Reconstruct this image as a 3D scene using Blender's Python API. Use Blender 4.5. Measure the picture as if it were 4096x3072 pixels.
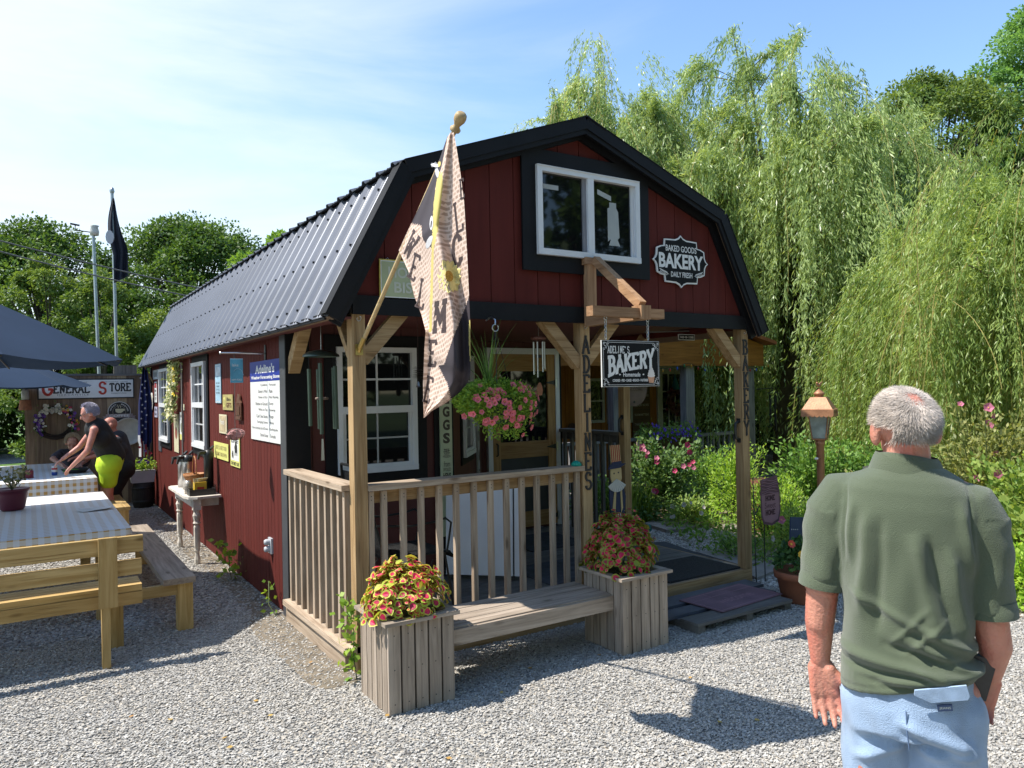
import bpy, math, random
import numpy as np
from mathutils import Matrix, Vector, Quaternion, noise
random.seed(7); rng = np.random.default_rng(7)
for o in list(bpy.data.objects): bpy.data.objects.remove(o)
S = bpy.context.scene
# ------------------------------------------------------------------ camera
YAW, PIT, ROL = 0.5736, 0.0057, -0.0185
F_ = Vector((math.sin(YAW)*math.cos(PIT), math.cos(YAW)*math.cos(PIT), math.sin(PIT)))
R_ = Vector((math.cos(YAW), -math.sin(YAW), 0)); U_ = R_.cross(F_)
R2 = R_*math.cos(ROL) + U_*math.sin(ROL); U2 = U_*math.cos(ROL) - R_*math.sin(ROL)
cam = bpy.data.cameras.new('camera'); co = bpy.data.objects.new('camera', cam); S.collection.objects.link(co)
cam.sensor_width = 36; cam.lens = 36*2998.32/4096; cam.clip_end = 2000; cam.clip_start = .05
M = Matrix((R2, U2, -F_)).transposed().to_4x4(); M.translation = Vector((-1.7354, -4.5502, 1.8)); co.matrix_world = M
S.camera = co
# ------------------------------------------------------------------ sun and sky
SD = Vector((-.61, .26, 1)).normalized()          # towards the sun
sun = bpy.data.lights.new('sun', 'SUN'); sun.energy = 5.0; sun.angle = math.radians(.53); sun.color = (1, .95, .87)
so = bpy.data.objects.new('sun', sun); S.collection.objects.link(so)
so.rotation_euler = SD.to_track_quat('Z', 'Y').to_euler(); so.location = (-6, 3, 12)
W = bpy.data.worlds.new('World'); S.world = W; W.use_nodes = True
nt = W.node_tree; N = nt.nodes; L = nt.links; N.clear()
out = N.new('ShaderNodeOutputWorld'); bg = N.new('ShaderNodeBackground'); bg.inputs[1].default_value = .1
sky = N.new('ShaderNodeTexSky'); sky.sky_type = 'NISHITA'; sky.sun_disc = False
sky.sun_elevation = math.asin(SD.z); sky.sun_rotation = math.atan2(SD.x, SD.y); sky.air_density = 1.15; sky.dust_density = .25; sky.ozone_density = 2.2
tc = N.new('ShaderNodeTexCoord'); mp = N.new('ShaderNodeMapping'); mp.inputs['Scale'].default_value = (1.2, 1.2, 5.5); mp.inputs['Rotation'].default_value = (.12, .2, 0)
nz = N.new('ShaderNodeTexNoise'); nz.inputs['Scale'].default_value = 1.5; nz.inputs['Detail'].default_value = 9; nz.inputs['Roughness'].default_value = .55; nz.inputs['Distortion'].default_value = .5
L.new(tc.outputs['Generated'], mp.inputs[0]); L.new(mp.outputs[0], nz.inputs['Vector'])
dt = N.new('ShaderNodeVectorMath'); dt.operation = 'DOT_PRODUCT'; dt.inputs[1].default_value = (-.42, .82, .38)
L.new(tc.outputs['Generated'], dt.inputs[0])
mr = N.new('ShaderNodeMapRange'); mr.inputs[1].default_value = .25; mr.inputs[2].default_value = .95; mr.inputs[3].default_value = -.25; mr.inputs[4].default_value = .5
L.new(dt.outputs['Value'], mr.inputs[0])
ad = N.new('ShaderNodeMath'); ad.operation = 'ADD'; L.new(nz.outputs['Fac'], ad.inputs[0]); L.new(mr.outputs[0], ad.inputs[1])
cr = N.new('ShaderNodeMapRange'); cr.interpolation_type = 'SMOOTHSTEP'; cr.inputs[1].default_value = .36; cr.inputs[2].default_value = 1.12; cr.inputs[4].default_value = .88
L.new(ad.outputs[0], cr.inputs[0])
mx = N.new('ShaderNodeMix'); mx.data_type = 'RGBA'; mx.inputs[7].default_value = (6.4, 6.9, 7.4, 1)
tint = N.new('ShaderNodeVectorMath'); tint.operation = 'MULTIPLY'; tint.inputs[1].default_value = (1.42, 1.52, 1.58); L.new(sky.outputs[0], tint.inputs[0])
L.new(cr.outputs[0], mx.inputs[0]); L.new(tint.outputs[0], mx.inputs[6]); L.new(mx.outputs[2], bg.inputs[0]); L.new(bg.outputs[0], out.inputs[0])
S.view_settings.view_transform = 'Standard'; S.view_settings.look = 'None'; S.view_settings.exposure = 0.74; S.view_settings.gamma = 1
S.render.engine = 'CYCLES'; S.cycles.max_bounces = 6; S.cycles.transparent_max_bounces = 8
S.render.resolution_x = 1024; S.render.resolution_y = 768

# ------------------------------------------------------------------ materials
MATS = {}
def _nodes(name):
    m = bpy.data.materials.new(name); m.use_nodes = True; n = m.node_tree.nodes; l = m.node_tree.links
    return m, n, l, n['Principled BSDF']
def mat(name, c, rough=.6, metal=0, spec=.5, var=.12, vs=6., bump=0., bs=60., stretch=(1, 1, 1), rnd=.0, trans=0., sheen=0., coat=0.):
    if name in MATS: return MATS[name]
    c = tuple(q*(.8 if metal < .5 else .95) for q in c[:3])
    m, n, l, p = _nodes(name)
    p.inputs['Roughness'].default_value = rough; p.inputs['Metallic'].default_value = metal; p.inputs['Specular IOR Level'].default_value = spec
    if coat: p.inputs['Coat Weight'].default_value = coat
    if sheen: p.inputs['Sheen Weight'].default_value = sheen
    tc = n.new('ShaderNodeTexCoord'); mp = n.new('ShaderNodeMapping'); mp.inputs['Scale'].default_value = stretch; l.new(tc.outputs['Object'], mp.inputs[0])
    nz = n.new('ShaderNodeTexNoise'); nz.inputs['Scale'].default_value = vs; nz.inputs['Detail'].default_value = 5; l.new(mp.outputs[0], nz.inputs['Vector'])
    mr = n.new('ShaderNodeMapRange'); mr.inputs[1].default_value = .3; mr.inputs[2].default_value = .7; mr.inputs[3].default_value = 1-var; mr.inputs[4].default_value = 1+var; l.new(nz.outputs['Fac'], mr.inputs[0])
    val = mr.outputs[0]
    if rnd:
        at = n.new('ShaderNodeAttribute'); at.attribute_name = 'rnd'
        m2 = n.new('ShaderNodeMapRange'); m2.inputs[3].default_value = 1-rnd; m2.inputs[4].default_value = 1+rnd; l.new(at.outputs['Fac'], m2.inputs[0])
        mm = n.new('ShaderNodeMath'); mm.operation = 'MULTIPLY'; l.new(val, mm.inputs[0]); l.new(m2.outputs[0], mm.inputs[1]); val = mm.outputs[0]
    vm = n.new('ShaderNodeVectorMath'); vm.operation = 'SCALE'; vm.inputs[0].default_value = c[:3]; l.new(val, vm.inputs['Scale']); l.new(vm.outputs[0], p.inputs['Base Color'])
    if bump:
        nb = n.new('ShaderNodeTexNoise'); nb.inputs['Scale'].default_value = bs; nb.inputs['Detail'].default_value = 3; l.new(mp.outputs[0], nb.inputs['Vector'])
        b = n.new('ShaderNodeBump'); b.inputs['Strength'].default_value = bump; b.inputs['Distance'].default_value = .01; l.new(nb.outputs['Fac'], b.inputs['Height']); l.new(b.outputs[0], p.inputs['Normal'])
    if trans:
        tr = n.new('ShaderNodeBsdfTranslucent'); l.new(vm.outputs[0], tr.inputs[0]); ms = n.new('ShaderNodeMixShader'); ms.inputs[0].default_value = trans
        l.new(p.outputs[0], ms.inputs[1]); l.new(tr.outputs[0], ms.inputs[2]); l.new(ms.outputs[0], n['Material Output'].inputs[0])
    MATS[name] = m; return m
def wood(name, c1, c2, axis='z', rough=.75, knots=True, rnd=.14):
    """timber with its grain along one axis"""
    key = name+'_'+axis; c1 = tuple(q*.78 for q in c1); c2 = tuple(q*.72 for q in c2)
    if key in MATS: return MATS[key]
    m, n, l, p = _nodes(key); p.inputs['Roughness'].default_value = rough; p.inputs['Specular IOR Level'].default_value = .25
    tc = n.new('ShaderNodeTexCoord'); at = n.new('ShaderNodeAttribute'); at.attribute_name = 'rnd'
    off = n.new('ShaderNodeVectorMath'); off.operation = 'MULTIPLY_ADD'; off.inputs[1].default_value = (0, 0, 0)
    cmb = n.new('ShaderNodeCombineXYZ'); sc = n.new('ShaderNodeMath'); sc.operation = 'MULTIPLY'; sc.inputs[1].default_value = 7.3; l.new(at.outputs['Fac'], sc.inputs[0])
    for i in range(3): l.new(sc.outputs[0], cmb.inputs[i])
    av = n.new('ShaderNodeVectorMath'); l.new(tc.outputs['Object'], av.inputs[0]); l.new(cmb.outputs[0], av.inputs[1])
    s = [26, 26, 26]; s['xyz'.index(axis)] = 1.6
    mp = n.new('ShaderNodeMapping'); mp.inputs['Scale'].default_value = s; l.new(av.outputs[0], mp.inputs[0])
    nz = n.new('ShaderNodeTexNoise'); nz.inputs['Scale'].default_value = 1.; nz.inputs['Detail'].default_value = 6; nz.inputs['Roughness'].default_value = .6; nz.inputs['Distortion'].default_value = .8; l.new(mp.outputs[0], nz.inputs['Vector'])
    cr = n.new('ShaderNodeValToRGB'); cr.color_ramp.elements[0].position = .34; cr.color_ramp.elements[1].position = .66
    cr.color_ramp.elements[0].color = (*c2, 1); cr.color_ramp.elements[1].color = (*c1, 1); l.new(nz.outputs['Fac'], cr.inputs[0])
    col = cr.outputs[0]
    if knots:
        s2 = [9, 9, 9]; s2['xyz'.index(axis)] = 3.0
        m2 = n.new('ShaderNodeMapping'); m2.inputs['Scale'].default_value = s2; l.new(av.outputs[0], m2.inputs[0])
        vo = n.new('ShaderNodeTexVoronoi'); vo.inputs['Scale'].default_value = .8; l.new(m2.outputs[0], vo.inputs['Vector'])
        k = n.new('ShaderNodeMapRange'); k.inputs[1].default_value = .05; k.inputs[2].default_value = .14; k.inputs[3].default_value = .75; k.inputs[4].default_value = 0; l.new(vo.outputs['Distance'], k.inputs[0])
        mk = n.new('ShaderNodeMix'); mk.data_type = 'RGBA'; mk.inputs[7].default_value = (c2[0]*.35, c2[1]*.3, c2[2]*.25, 1); l.new(k.outputs[0], mk.inputs[0]); l.new(col, mk.inputs[6]); col = mk.outputs[2]
    s3 = [95, 95, 95]; s3['xyz'.index(axis)] = 2.2
    m3 = n.new('ShaderNodeMapping'); m3.inputs['Scale'].default_value = s3; l.new(av.outputs[0], m3.inputs[0]); n3 = n.new('ShaderNodeTexNoise'); n3.inputs['Scale'].default_value = 1; n3.inputs['Detail'].default_value = 3; l.new(m3.outputs[0], n3.inputs['Vector'])
    k3 = n.new('ShaderNodeMapRange'); k3.inputs[1].default_value = .62; k3.inputs[2].default_value = .72; k3.inputs[4].default_value = .6; l.new(n3.outputs['Fac'], k3.inputs[0]); x3 = n.new('ShaderNodeMix'); x3.data_type = 'RGBA'; x3.inputs[7].default_value = (c2[0]*.4, c2[1]*.36, c2[2]*.32, 1); l.new(k3.outputs[0], x3.inputs[0]); l.new(col, x3.inputs[6]); col = x3.outputs[2]
    big = n.new('ShaderNodeTexNoise'); big.inputs['Scale'].default_value = 3.; l.new(av.outputs[0], big.inputs['Vector'])
    a1 = n.new('ShaderNodeMapRange'); a1.inputs[3].default_value = .8; a1.inputs[4].default_value = 1.2; l.new(big.outputs['Fac'], a1.inputs[0])
    m2 = n.new('ShaderNodeMapRange'); m2.inputs[3].default_value = 1-rnd; m2.inputs[4].default_value = 1+rnd; l.new(at.outputs['Fac'], m2.inputs[0])
    mm = n.new('ShaderNodeMath'); mm.operation = 'MULTIPLY'; l.new(a1.outputs[0], mm.inputs[0]); l.new(m2.outputs[0], mm.inputs[1])
    vm = n.new('ShaderNodeVectorMath'); vm.operation = 'SCALE'; l.new(col, vm.inputs[0]); l.new(mm.outputs[0], vm.inputs['Scale']); l.new(vm.outputs[0], p.inputs['Base Color'])
    b = n.new('ShaderNodeBump'); b.inputs['Strength'].default_value = .55; b.inputs['Distance'].default_value = .005; l.new(nz.outputs['Fac'], b.inputs['Height']); l.new(b.outputs[0], p.inputs['Normal'])
    MATS[key] = m; return m
def leafmat(name, c1, c2, trans=.35, rough=.5):
    if name in MATS: return MATS[name]
    m, n, l, p = _nodes(name); p.inputs['Roughness'].default_value = rough; p.inputs['Specular IOR Level'].default_value = .3
    at = n.new('ShaderNodeAttribute'); at.attribute_name = 'rnd'
    mx = n.new('ShaderNodeMix'); mx.data_type = 'RGBA'; mx.inputs[6].default_value = (*c1, 1); mx.inputs[7].default_value = (*c2, 1)
    l.new(at.outputs['Fac'], mx.inputs[0]); l.new(mx.outputs[2], p.inputs['Base Color'])
    hs = n.new('ShaderNodeVectorMath'); hs.operation = 'MULTIPLY'; hs.inputs[1].default_value = (1.5, 1.4, .7); l.new(mx.outputs[2], hs.inputs[0])
    tr = n.new('ShaderNodeBsdfTranslucent'); l.new(hs.outputs[0], tr.inputs[0]); ms = n.new('ShaderNodeMixShader'); ms.inputs[0].default_value = trans
    l.new(p.outputs[0], ms.inputs[1]); l.new(tr.outputs[0], ms.inputs[2]); l.new(ms.outputs[0], n['Material Output'].inputs[0])
    MATS[name] = m; return m

# ------------------------------------------------------------------ object helpers
def lab(o, label=None, cat=None, group=None, kind=None):
    if label: o['label'] = label
    if cat: o['category'] = cat
    if group: o['group'] = group
    if kind: o['kind'] = kind
    return o
def thing(name, loc, label, cat, group=None):
    o = bpy.data.objects.new(name, None); S.collection.objects.link(o); o.location = loc; o.empty_display_size = .1
    return lab(o, label, cat, group)
def wpos(o):
    v = Vector((0, 0, 0))
    while o: v += o.location; o = o.parent
    return v
def frame(o, right, up=(0, 0, 1)):
    r = Vector(right).normalized(); u = Vector(up).normalized(); n = r.cross(u).normalized(); u = n.cross(r)
    m = Matrix((r, u, n)).transposed().to_4x4(); m.translation = Vector(o); return m
def WALL(y, z, x=-.012): return frame((x, y, z), (0, -1, 0))      # on the long side wall, facing -X
def FRONT(x, z, y=-.012): return frame((x, y, z), (1, 0, 0))      # facing -Y
TXT = {}
def textdata(s, bold=.0, space=1.0):
    k = (s, bold, space)
    if k not in TXT:
        c = bpy.data.curves.new('t', 'FONT'); c.body = s; c.size = 1; c.offset = bold; c.space_character = space; c.align_x = 'CENTER'; c.resolution_u = 3
        o = bpy.data.objects.new('t', c); S.collection.objects.link(o); bpy.context.view_layer.update()
        me = bpy.data.meshes.new_from_object(o.evaluated_get(bpy.context.evaluated_depsgraph_get()))
        v = np.array([x.co[:] for x in me.vertices]) if len(me.vertices) else np.zeros((1, 3)); f = [tuple(p.vertices) for p in me.polygons]
        bpy.data.objects.remove(o); bpy.data.curves.remove(c); bpy.data.meshes.remove(me)
        TXT[k] = (v, f)
    return TXT[k]
def arc(cx, cy, rx, ry, a0, a1, n=9):
    return [(cx+rx*math.cos(math.radians(a0+(a1-a0)*i/n)), cy+ry*math.sin(math.radians(a0+(a1-a0)*i/n))) for i in range(n+1)]
# slab serif capitals: strokes in a box .62 wide and 1 high, and the points that carry a serif
GL = {
 'A': ([[(.0, 0), (.3, 1), (.6, 0)], [(.12, .36), (.48, .36)]], [(0, 0), (.6, 0), (.3, 1)]),
 'B': ([[(.1, 0), (.1, 1)], [(.1, 1)]+arc(.32, .76, .2, .24, 90, -90)+[(.1, .52)], [(.1, .52)]+arc(.34, .26, .24, .26, 90, -90)+[(.1, 0)]], [(.06, 0), (.06, 1)]),
 'C': ([arc(.34, .5, .3, .5, 48, 312, 16)], [(.54, .84), (.54, .16)]),
 'D': ([[(.1, 0), (.1, 1)], [(.1, 1)]+arc(.26, .5, .34, .5, 90, -90, 14)+[(.1, 0)]], [(.06, 0), (.06, 1)]),
 'E': ([[(.1, 0), (.1, 1)], [(.1, 1), (.56, 1), (.58, .84)], [(.1, .52), (.42, .52)], [(.1, 0), (.57, 0), (.6, .18)]], [(.06, 0), (.06, 1)]),
 'G': ([arc(.34, .5, .3, .5, 48, 340, 16)+[(.62, .44), (.36, .44)]], [(.54, .84)]),
 'H': ([[(.1, 0), (.1, 1)], [(.52, 0), (.52, 1)], [(.1, .5), (.52, .5)]], [(.1, 0), (.1, 1), (.52, 0), (.52, 1)]),
 'I': ([[(.3, 0), (.3, 1)]], [(.3, 0), (.3, 1)]),
 'K': ([[(.1, 0), (.1, 1)], [(.55, 1), (.12, .45)], [(.24, .58), (.56, 0)]], [(.1, 0), (.1, 1), (.55, 1), (.56, 0)]),
 'L': ([[(.1, 1), (.1, 0), (.57, 0), (.6, .2)]], [(.1, 0), (.1, 1)]),
 'M': ([[(.04, 0), (.08, 1), (.31, .25), (.54, 1), (.58, 0)]], [(.04, 0), (.08, 1), (.54, 1), (.58, 0)]),
 'N': ([[(.1, 0), (.1, 1), (.52, 0), (.52, 1)]], [(.1, 0), (.1, 1), (.52, 1)]),
 'O': ([arc(.31, .5, .3, .5, 0, 360, 20)], []),
 'R': ([[(.1, 0), (.1, 1)], [(.1, 1)]+arc(.32, .75, .22, .25, 90, -90)+[(.1, .5)], [(.32, .5), (.56, 0)]], [(.06, 0), (.06, 1), (.56, 0)]),
 'S': ([arc(.31, .75, .25, .25, 30, 240, 10)+arc(.31, .26, .27, .26, 90, -150, 12)], [(.53, .86), (.08, .16)]),
 'T': ([[(.3, 0), (.3, 1)], [(.02, .82), (.04, 1), (.57, 1), (.59, .82)]], [(.3, 0)]),
 'W': ([[(.0, 1), (.16, 0), (.31, .75), (.46, 0), (.62, 1)]], [(0, 1), (.62, 1), (.31, .75)]),
 'Y': ([[(.02, 1), (.3, .48), (.58, 1)], [(.3, .48), (.3, 0)]], [(.02, 1), (.58, 1), (.3, 0)]),
 "'": ([[(.1, 1), (.08, .75)]], []),
}
class MB:
    def __init__(s): s.v = []; s.f = []; s.m = []; s.r = []; s.s = []; s.mats = []
    def mi(s, m):
        if m not in s.mats: s.mats.append(m)
        return s.mats.index(m)
    def add(s, vs, fs, m, M=None, rnd=None, smooth=False):
        b = len(s.v); i = s.mi(m); rnd = random.random() if rnd is None else rnd
        if M is not None: vs = [M @ Vector(v) for v in vs]
        s.v += [tuple(v) for v in vs]
        for f in fs: s.f.append(tuple(b+k for k in f)); s.m.append(i); s.r.append(rnd); s.s.append(smooth)
        return s
    def box(s, x0, y0, z0, x1, y1, z1, m, M=None, rnd=None, bev=0.):
        x0, x1 = sorted((x0, x1)); y0, y1 = sorted((y0, y1)); z0, z1 = sorted((z0, z1))
        v = [(x, y, z) for x in (x0, x1) for y in (y0, y1) for z in (z0, z1)]
        return s.add(v, [(0, 1, 3, 2), (4, 6, 7, 5), (0, 4, 5, 1), (2, 3, 7, 6), (0, 2, 6, 4), (1, 5, 7, 3)], m, M, rnd)
    def beam(s, p0, p1, w, h, m, up=(0, 0, 1), rnd=None):
        p0 = Vector(p0); p1 = Vector(p1); d = (p1-p0); L = d.length; d.normalize()
        sx = d.cross(Vector(up)); sx = Vector((1, 0, 0)) if sx.length < 1e-4 else sx.normalized(); uz = sx.cross(d)
        M = Matrix((sx, d, uz)).transposed().to_4x4(); M.translation = p0
        return s.box(-w/2, 0, -h/2, w/2, L, h/2, m, M, rnd)
    def tube(s, pts, rad, m, n=8, caps=True, smooth=True, rnd=None, flat=1.):
        P = [Vector(p) for p in pts]; k = len(P); rad = [rad]*k if not hasattr(rad, '__len__') else rad
        vs = []; ref = None
        for i in range(k):
            d = (P[min(i+1, k-1)]-P[max(i-1, 0)]).normalized()
            if ref is None: ref = Vector((1, 0, 0)) if abs(d.x) < .8 else Vector((0, 1, 0))
            a = (ref-d*ref.dot(d)).normalized(); ref = a; b = d.cross(a)
            for j in range(n):
                t = 2*math.pi*j/n; vs.append(P[i]+(a*math.cos(t)+b*math.sin(t)*flat)*rad[i])
        fs = [(i*n+j, i*n+(j+1) % n, (i+1)*n+(j+1) % n, (i+1)*n+j) for i in range(k-1) for j in range(n)]
        s.add(vs, fs, m, None, rnd, smooth)
        if caps:
            s.add(vs[:n], [tuple(range(n-1, -1, -1))], m, None, rnd); s.add(vs[-n:], [tuple(range(n))], m, None, rnd)
        return s
    def lathe(s, prof, m, o=(0, 0, 0), n=16, M=None, smooth=True, rnd=None):
        vs = [(r*math.cos(2*math.pi*j/n), r*math.sin(2*math.pi*j/n), z) for r, z in prof for j in range(n)]
        fs = [(i*n+j, i*n+(j+1) % n, (i+1)*n+(j+1) % n, (i+1)*n+j) for i in range(len(prof)-1) for j in range(n)]
        return s.add(vs, fs, m, (Matrix.Translation(o) @ (M or Matrix())), rnd, smooth)
    def prism(s, poly, d0, d1, m, M=None, rnd=None):
        k = len(poly); v = [(x, y, d0) for x, y in poly]+[(x, y, d1) for x, y in poly]
        fs = [tuple(range(k-1, -1, -1)), tuple(range(k, 2*k))]+[(i, (i+1) % k, k+(i+1) % k, k+i) for i in range(k)]
        return s.add(v, fs, m, M, rnd)
    def text(s, t, cx, cy, w, h, m, M, d=.003, bold=.01, fn=None, space=1.):
        v, f = textdata(t, bold, space); lo = v.min(0); hi = v.max(0); e = np.maximum(hi-lo, 1e-6)
        q = [((p[0]-lo[0])/e[0]*w-w/2+cx, (p[1]-lo[1])/e[1]*h-h/2+cy, d) for p in v]
        if fn: q = [fn(*p) for p in q]
        return s.add(q, f, m, M, .5)
    def slab(s, t, cx, cy, w, h, m, M, th=.13, d=.003, thick=0, fn=None, serif=.13, arch=0):
        """a line of slab serif capitals filling w by h (local units)"""
        n = len(t); adv = w/(n*.78-.16); x = cx-w/2; lay = 0
        for ch in t:
            if ch == ' ': x += adv*.6; continue
            if ch not in GL: x += adv*.78; continue
            st, se = GL[ch]; st = [list(q) for q in st]+[[(a-serif, b), (a+serif, b)] for a, b in se]
            for q in st:
                lay += 1; pts = []
                for (a, b), (c, e) in zip(q, q[1:]):
                    for k in range(3): pts.append((a+(c-a)*k/3, b+(e-b)*k/3))
                pts.append(q[-1])
                P = [Vector((x+a*adv, cy-h/2+b*h)) for a, b in pts]; T = th*min(adv, h)*.5
                vv = []
                for i, p in enumerate(P):
                    dd = (P[min(i+1, len(P)-1)]-P[max(i-1, 0)]);
                    if dd.length < 1e-9: dd = Vector((1, 0))
                    dd.normalize(); nn = Vector((-dd.y, dd.x))*T
                    vv += [(p.x+nn.x, p.y+nn.y, d+lay*1.5e-5+thick), (p.x-nn.x, p.y-nn.y, d+lay*1.5e-5+thick)]
                if arch: vv = [(a, b+arch*(1-((a-cx)/(w/2))**2), c) for a, b, c in vv]
                k = len(P); top = [(2*i, 2*i+1, 2*i+3, 2*i+2) for i in range(k-1)]
                if thick:
                    vv += [(a, b, d) for a, b, c in vv]; K = 2*k
                    top += [(2*i, 2*i+2, K+2*i+2, K+2*i) for i in range(k-1)]+[(2*i+1, K+2*i+1, K+2*i+3, 2*i+3) for i in range(k-1)]+[(0, K, K+1, 1), (K-2, K-1, 2*K-1, 2*K-2)]
                if fn: vv = [fn(*p) for p in vv]
                s.add(vv, top, m, M, .5)
            x += adv*.78
        return s
    def build(s, name, parent=None, label=None, cat=None, group=None, kind=None, loc=None):
        me = bpy.data.meshes.new(name); base = wpos(parent) if parent else Vector(loc or (0, 0, 0))
        v = [(a-base.x, b-base.y, c-base.z) for a, b, c in s.v]
        me.from_pydata(v, [], s.f)
        for m in s.mats: me.materials.append(m)
        me.polygons.foreach_set('material_index', s.m); me.polygons.foreach_set('use_smooth', s.s)
        a = me.attributes.new('rnd', 'FLOAT', 'FACE'); a.data.foreach_set('value', s.r); me.update()
        o = bpy.data.objects.new(name, me); S.collection.objects.link(o)
        if parent: o.parent = parent
        else: o.location = base
        return lab(o, label, cat, group, kind)
def copy_tree(o, parent=None, loc=None, **k):
    c = o.copy(); S.collection.objects.link(c); c.parent = parent
    if loc is not None: c.location = loc
    for ch in list(o.children): copy_tree(ch, c)
    lab(c, **k); return c
def meshobj(name, V, Fc, m, rn, parent=None, smooth=False, base=None, nper=4):
    """big mesh from numpy arrays, all faces with nper corners"""
    base = wpos(parent) if parent else Vector(base or (0, 0, 0))
    V = np.asarray(V, dtype=np.float32)-np.array(base[:], dtype=np.float32)
    me = bpy.data.meshes.new(name); nf = len(Fc)
    me.vertices.add(len(V)); me.vertices.foreach_set('co', V.ravel()); me.loops.add(nf*nper); me.loops.foreach_set('vertex_index', np.asarray(Fc, dtype=np.int32).ravel())
    me.polygons.add(nf); me.polygons.foreach_set('loop_start', np.arange(nf, dtype=np.int32)*nper); me.polygons.foreach_set('loop_total', np.full(nf, nper, dtype=np.int32))
    me.polygons.foreach_set('use_smooth', np.full(nf, smooth)); me.update(calc_edges=True)
    ms = m if isinstance(m, (list, tuple)) else [m]
    for q in ms: me.materials.append(q)
    a = me.attributes.new('rnd', 'FLOAT', 'FACE'); a.data.foreach_set('value', np.asarray(rn, dtype=np.float32))
    o = bpy.data.objects.new(name, me); S.collection.objects.link(o)
    if parent: o.parent = parent
    else: o.location = base
    return o
def unit(a): return a/np.maximum(np.linalg.norm(a, axis=1, keepdims=True), 1e-9)
def leaves(P, D, Ln, Wd, nrm=None, fold=.0):
    """rhombic leaves: base P, axis D, length, width -> verts, quads"""
    n = len(P); D = unit(D); r = rng.normal(size=(n, 3)) if nrm is None else nrm+rng.normal(size=(n, 3))*.35
    sd = unit(np.cross(D, r)); up = np.cross(sd, D); Ln = np.broadcast_to(Ln, n)[:, None]; Wd = np.broadcast_to(Wd, n)[:, None]
    a = P; b = P+D*Ln*.45+sd*Wd*.5+up*fold*Wd; c = P+D*Ln; d = P+D*Ln*.45-sd*Wd*.5+up*fold*Wd
    V = np.stack([a, b, c, d], 1).reshape(-1, 3); Fc = np.arange(n*4).reshape(n, 4); return V, Fc
def leafobj(name, P, D, Ln, Wd, m, parent=None, base=None, nrm=None, rn=None):
    V, Fc = leaves(np.asarray(P, float), np.asarray(D, float), Ln, Wd, nrm)
    return meshobj(name, V, Fc, m, rng.random(len(Fc)) if rn is None else rn, parent, False, base)
def evalmesh(o):
    me = bpy.data.meshes.new_from_object(o.evaluated_get(bpy.context.evaluated_depsgraph_get())); bpy.data.objects.remove(o); return me
def organic(mb, vox, name, m, parent, sm=6, fn=None):
    """join the solids of mb into one continuous skin"""
    o = mb.build('tmp'); o.modifiers.new('r', 'REMESH').mode = 'VOXEL'; o.modifiers['r'].voxel_size = vox
    s = o.modifiers.new('s', 'SMOOTH'); s.iterations = sm; s.factor = .5
    bpy.context.view_layer.update(); me = evalmesh(o); me.materials.clear(); me.materials.append(m)
    n = len(me.vertices); v = np.empty(n*3, dtype=np.float32); me.vertices.foreach_get('co', v); v = v.reshape(-1, 3)
    if fn is not None:
        nr = np.empty(n*3, dtype=np.float32); me.vertices.foreach_get('normal', nr); nr = nr.reshape(-1, 3); v = fn(v, nr)
    return me, v
def finish(me, v, name, parent, M, smooth=True):
    """place local vertices with matrix M under parent"""
    A = np.array(M)[:3, :3]; T = np.array(M)[:3, 3]; b = np.array(wpos(parent)[:])
    w = v @ A.T + T - b; me.vertices.foreach_set('co', w.astype(np.float32).ravel())
    me.polygons.foreach_set('use_smooth', np.full(len(me.polygons), smooth)); me.update()
    o = bpy.data.objects.new(name, me); S.collection.objects.link(o); o.parent = parent; return o
# common colours
BLACKP = mat('black_paint', (.009, .009, .0105), .6, spec=.2, var=.25, vs=3, bump=.1, bs=40)
WHITEP = mat('white_vinyl', (.78, .79, .8), .35, var=.04)
PAPER = mat('sign_white', (.8, .8, .77), .5, var=.05, vs=9)
INK = mat('sign_black', (.018, .018, .02), .45, var=.1)
GLASS = mat('window_glass', (.008, .009, .01), .03, spec=.5, var=.3, vs=2)
STEEL = mat('steel', (.55, .56, .57), .3, 1, var=.08)
IRON = mat('black_iron', (.02, .022, .022), .4, var=.2)
RED = mat('barn_red', (.115, .023, .018), .7, spec=.12, var=.14, vs=1.8, bump=.12, bs=90, stretch=(6, 6, .7), rnd=.05)
def TREATED(a): return wood('treated_pine', (.54, .37, .19), (.34, .205, .09), a)
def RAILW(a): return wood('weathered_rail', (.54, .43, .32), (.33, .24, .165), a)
def GREYW(a): return wood('grey_cedar', (.48, .395, .315), (.29, .23, .175), a)
def CEDAR(a): return wood('cedar', (.52, .31, .17), (.33, .18, .09), a)
def YELW(a): return wood('yellow_pine', (.6, .42, .18), (.42, .26, .085), a)
def DARKW(a): return wood('old_grey_wood', (.2, .19, .175), (.12, .11, .1), a)
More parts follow.
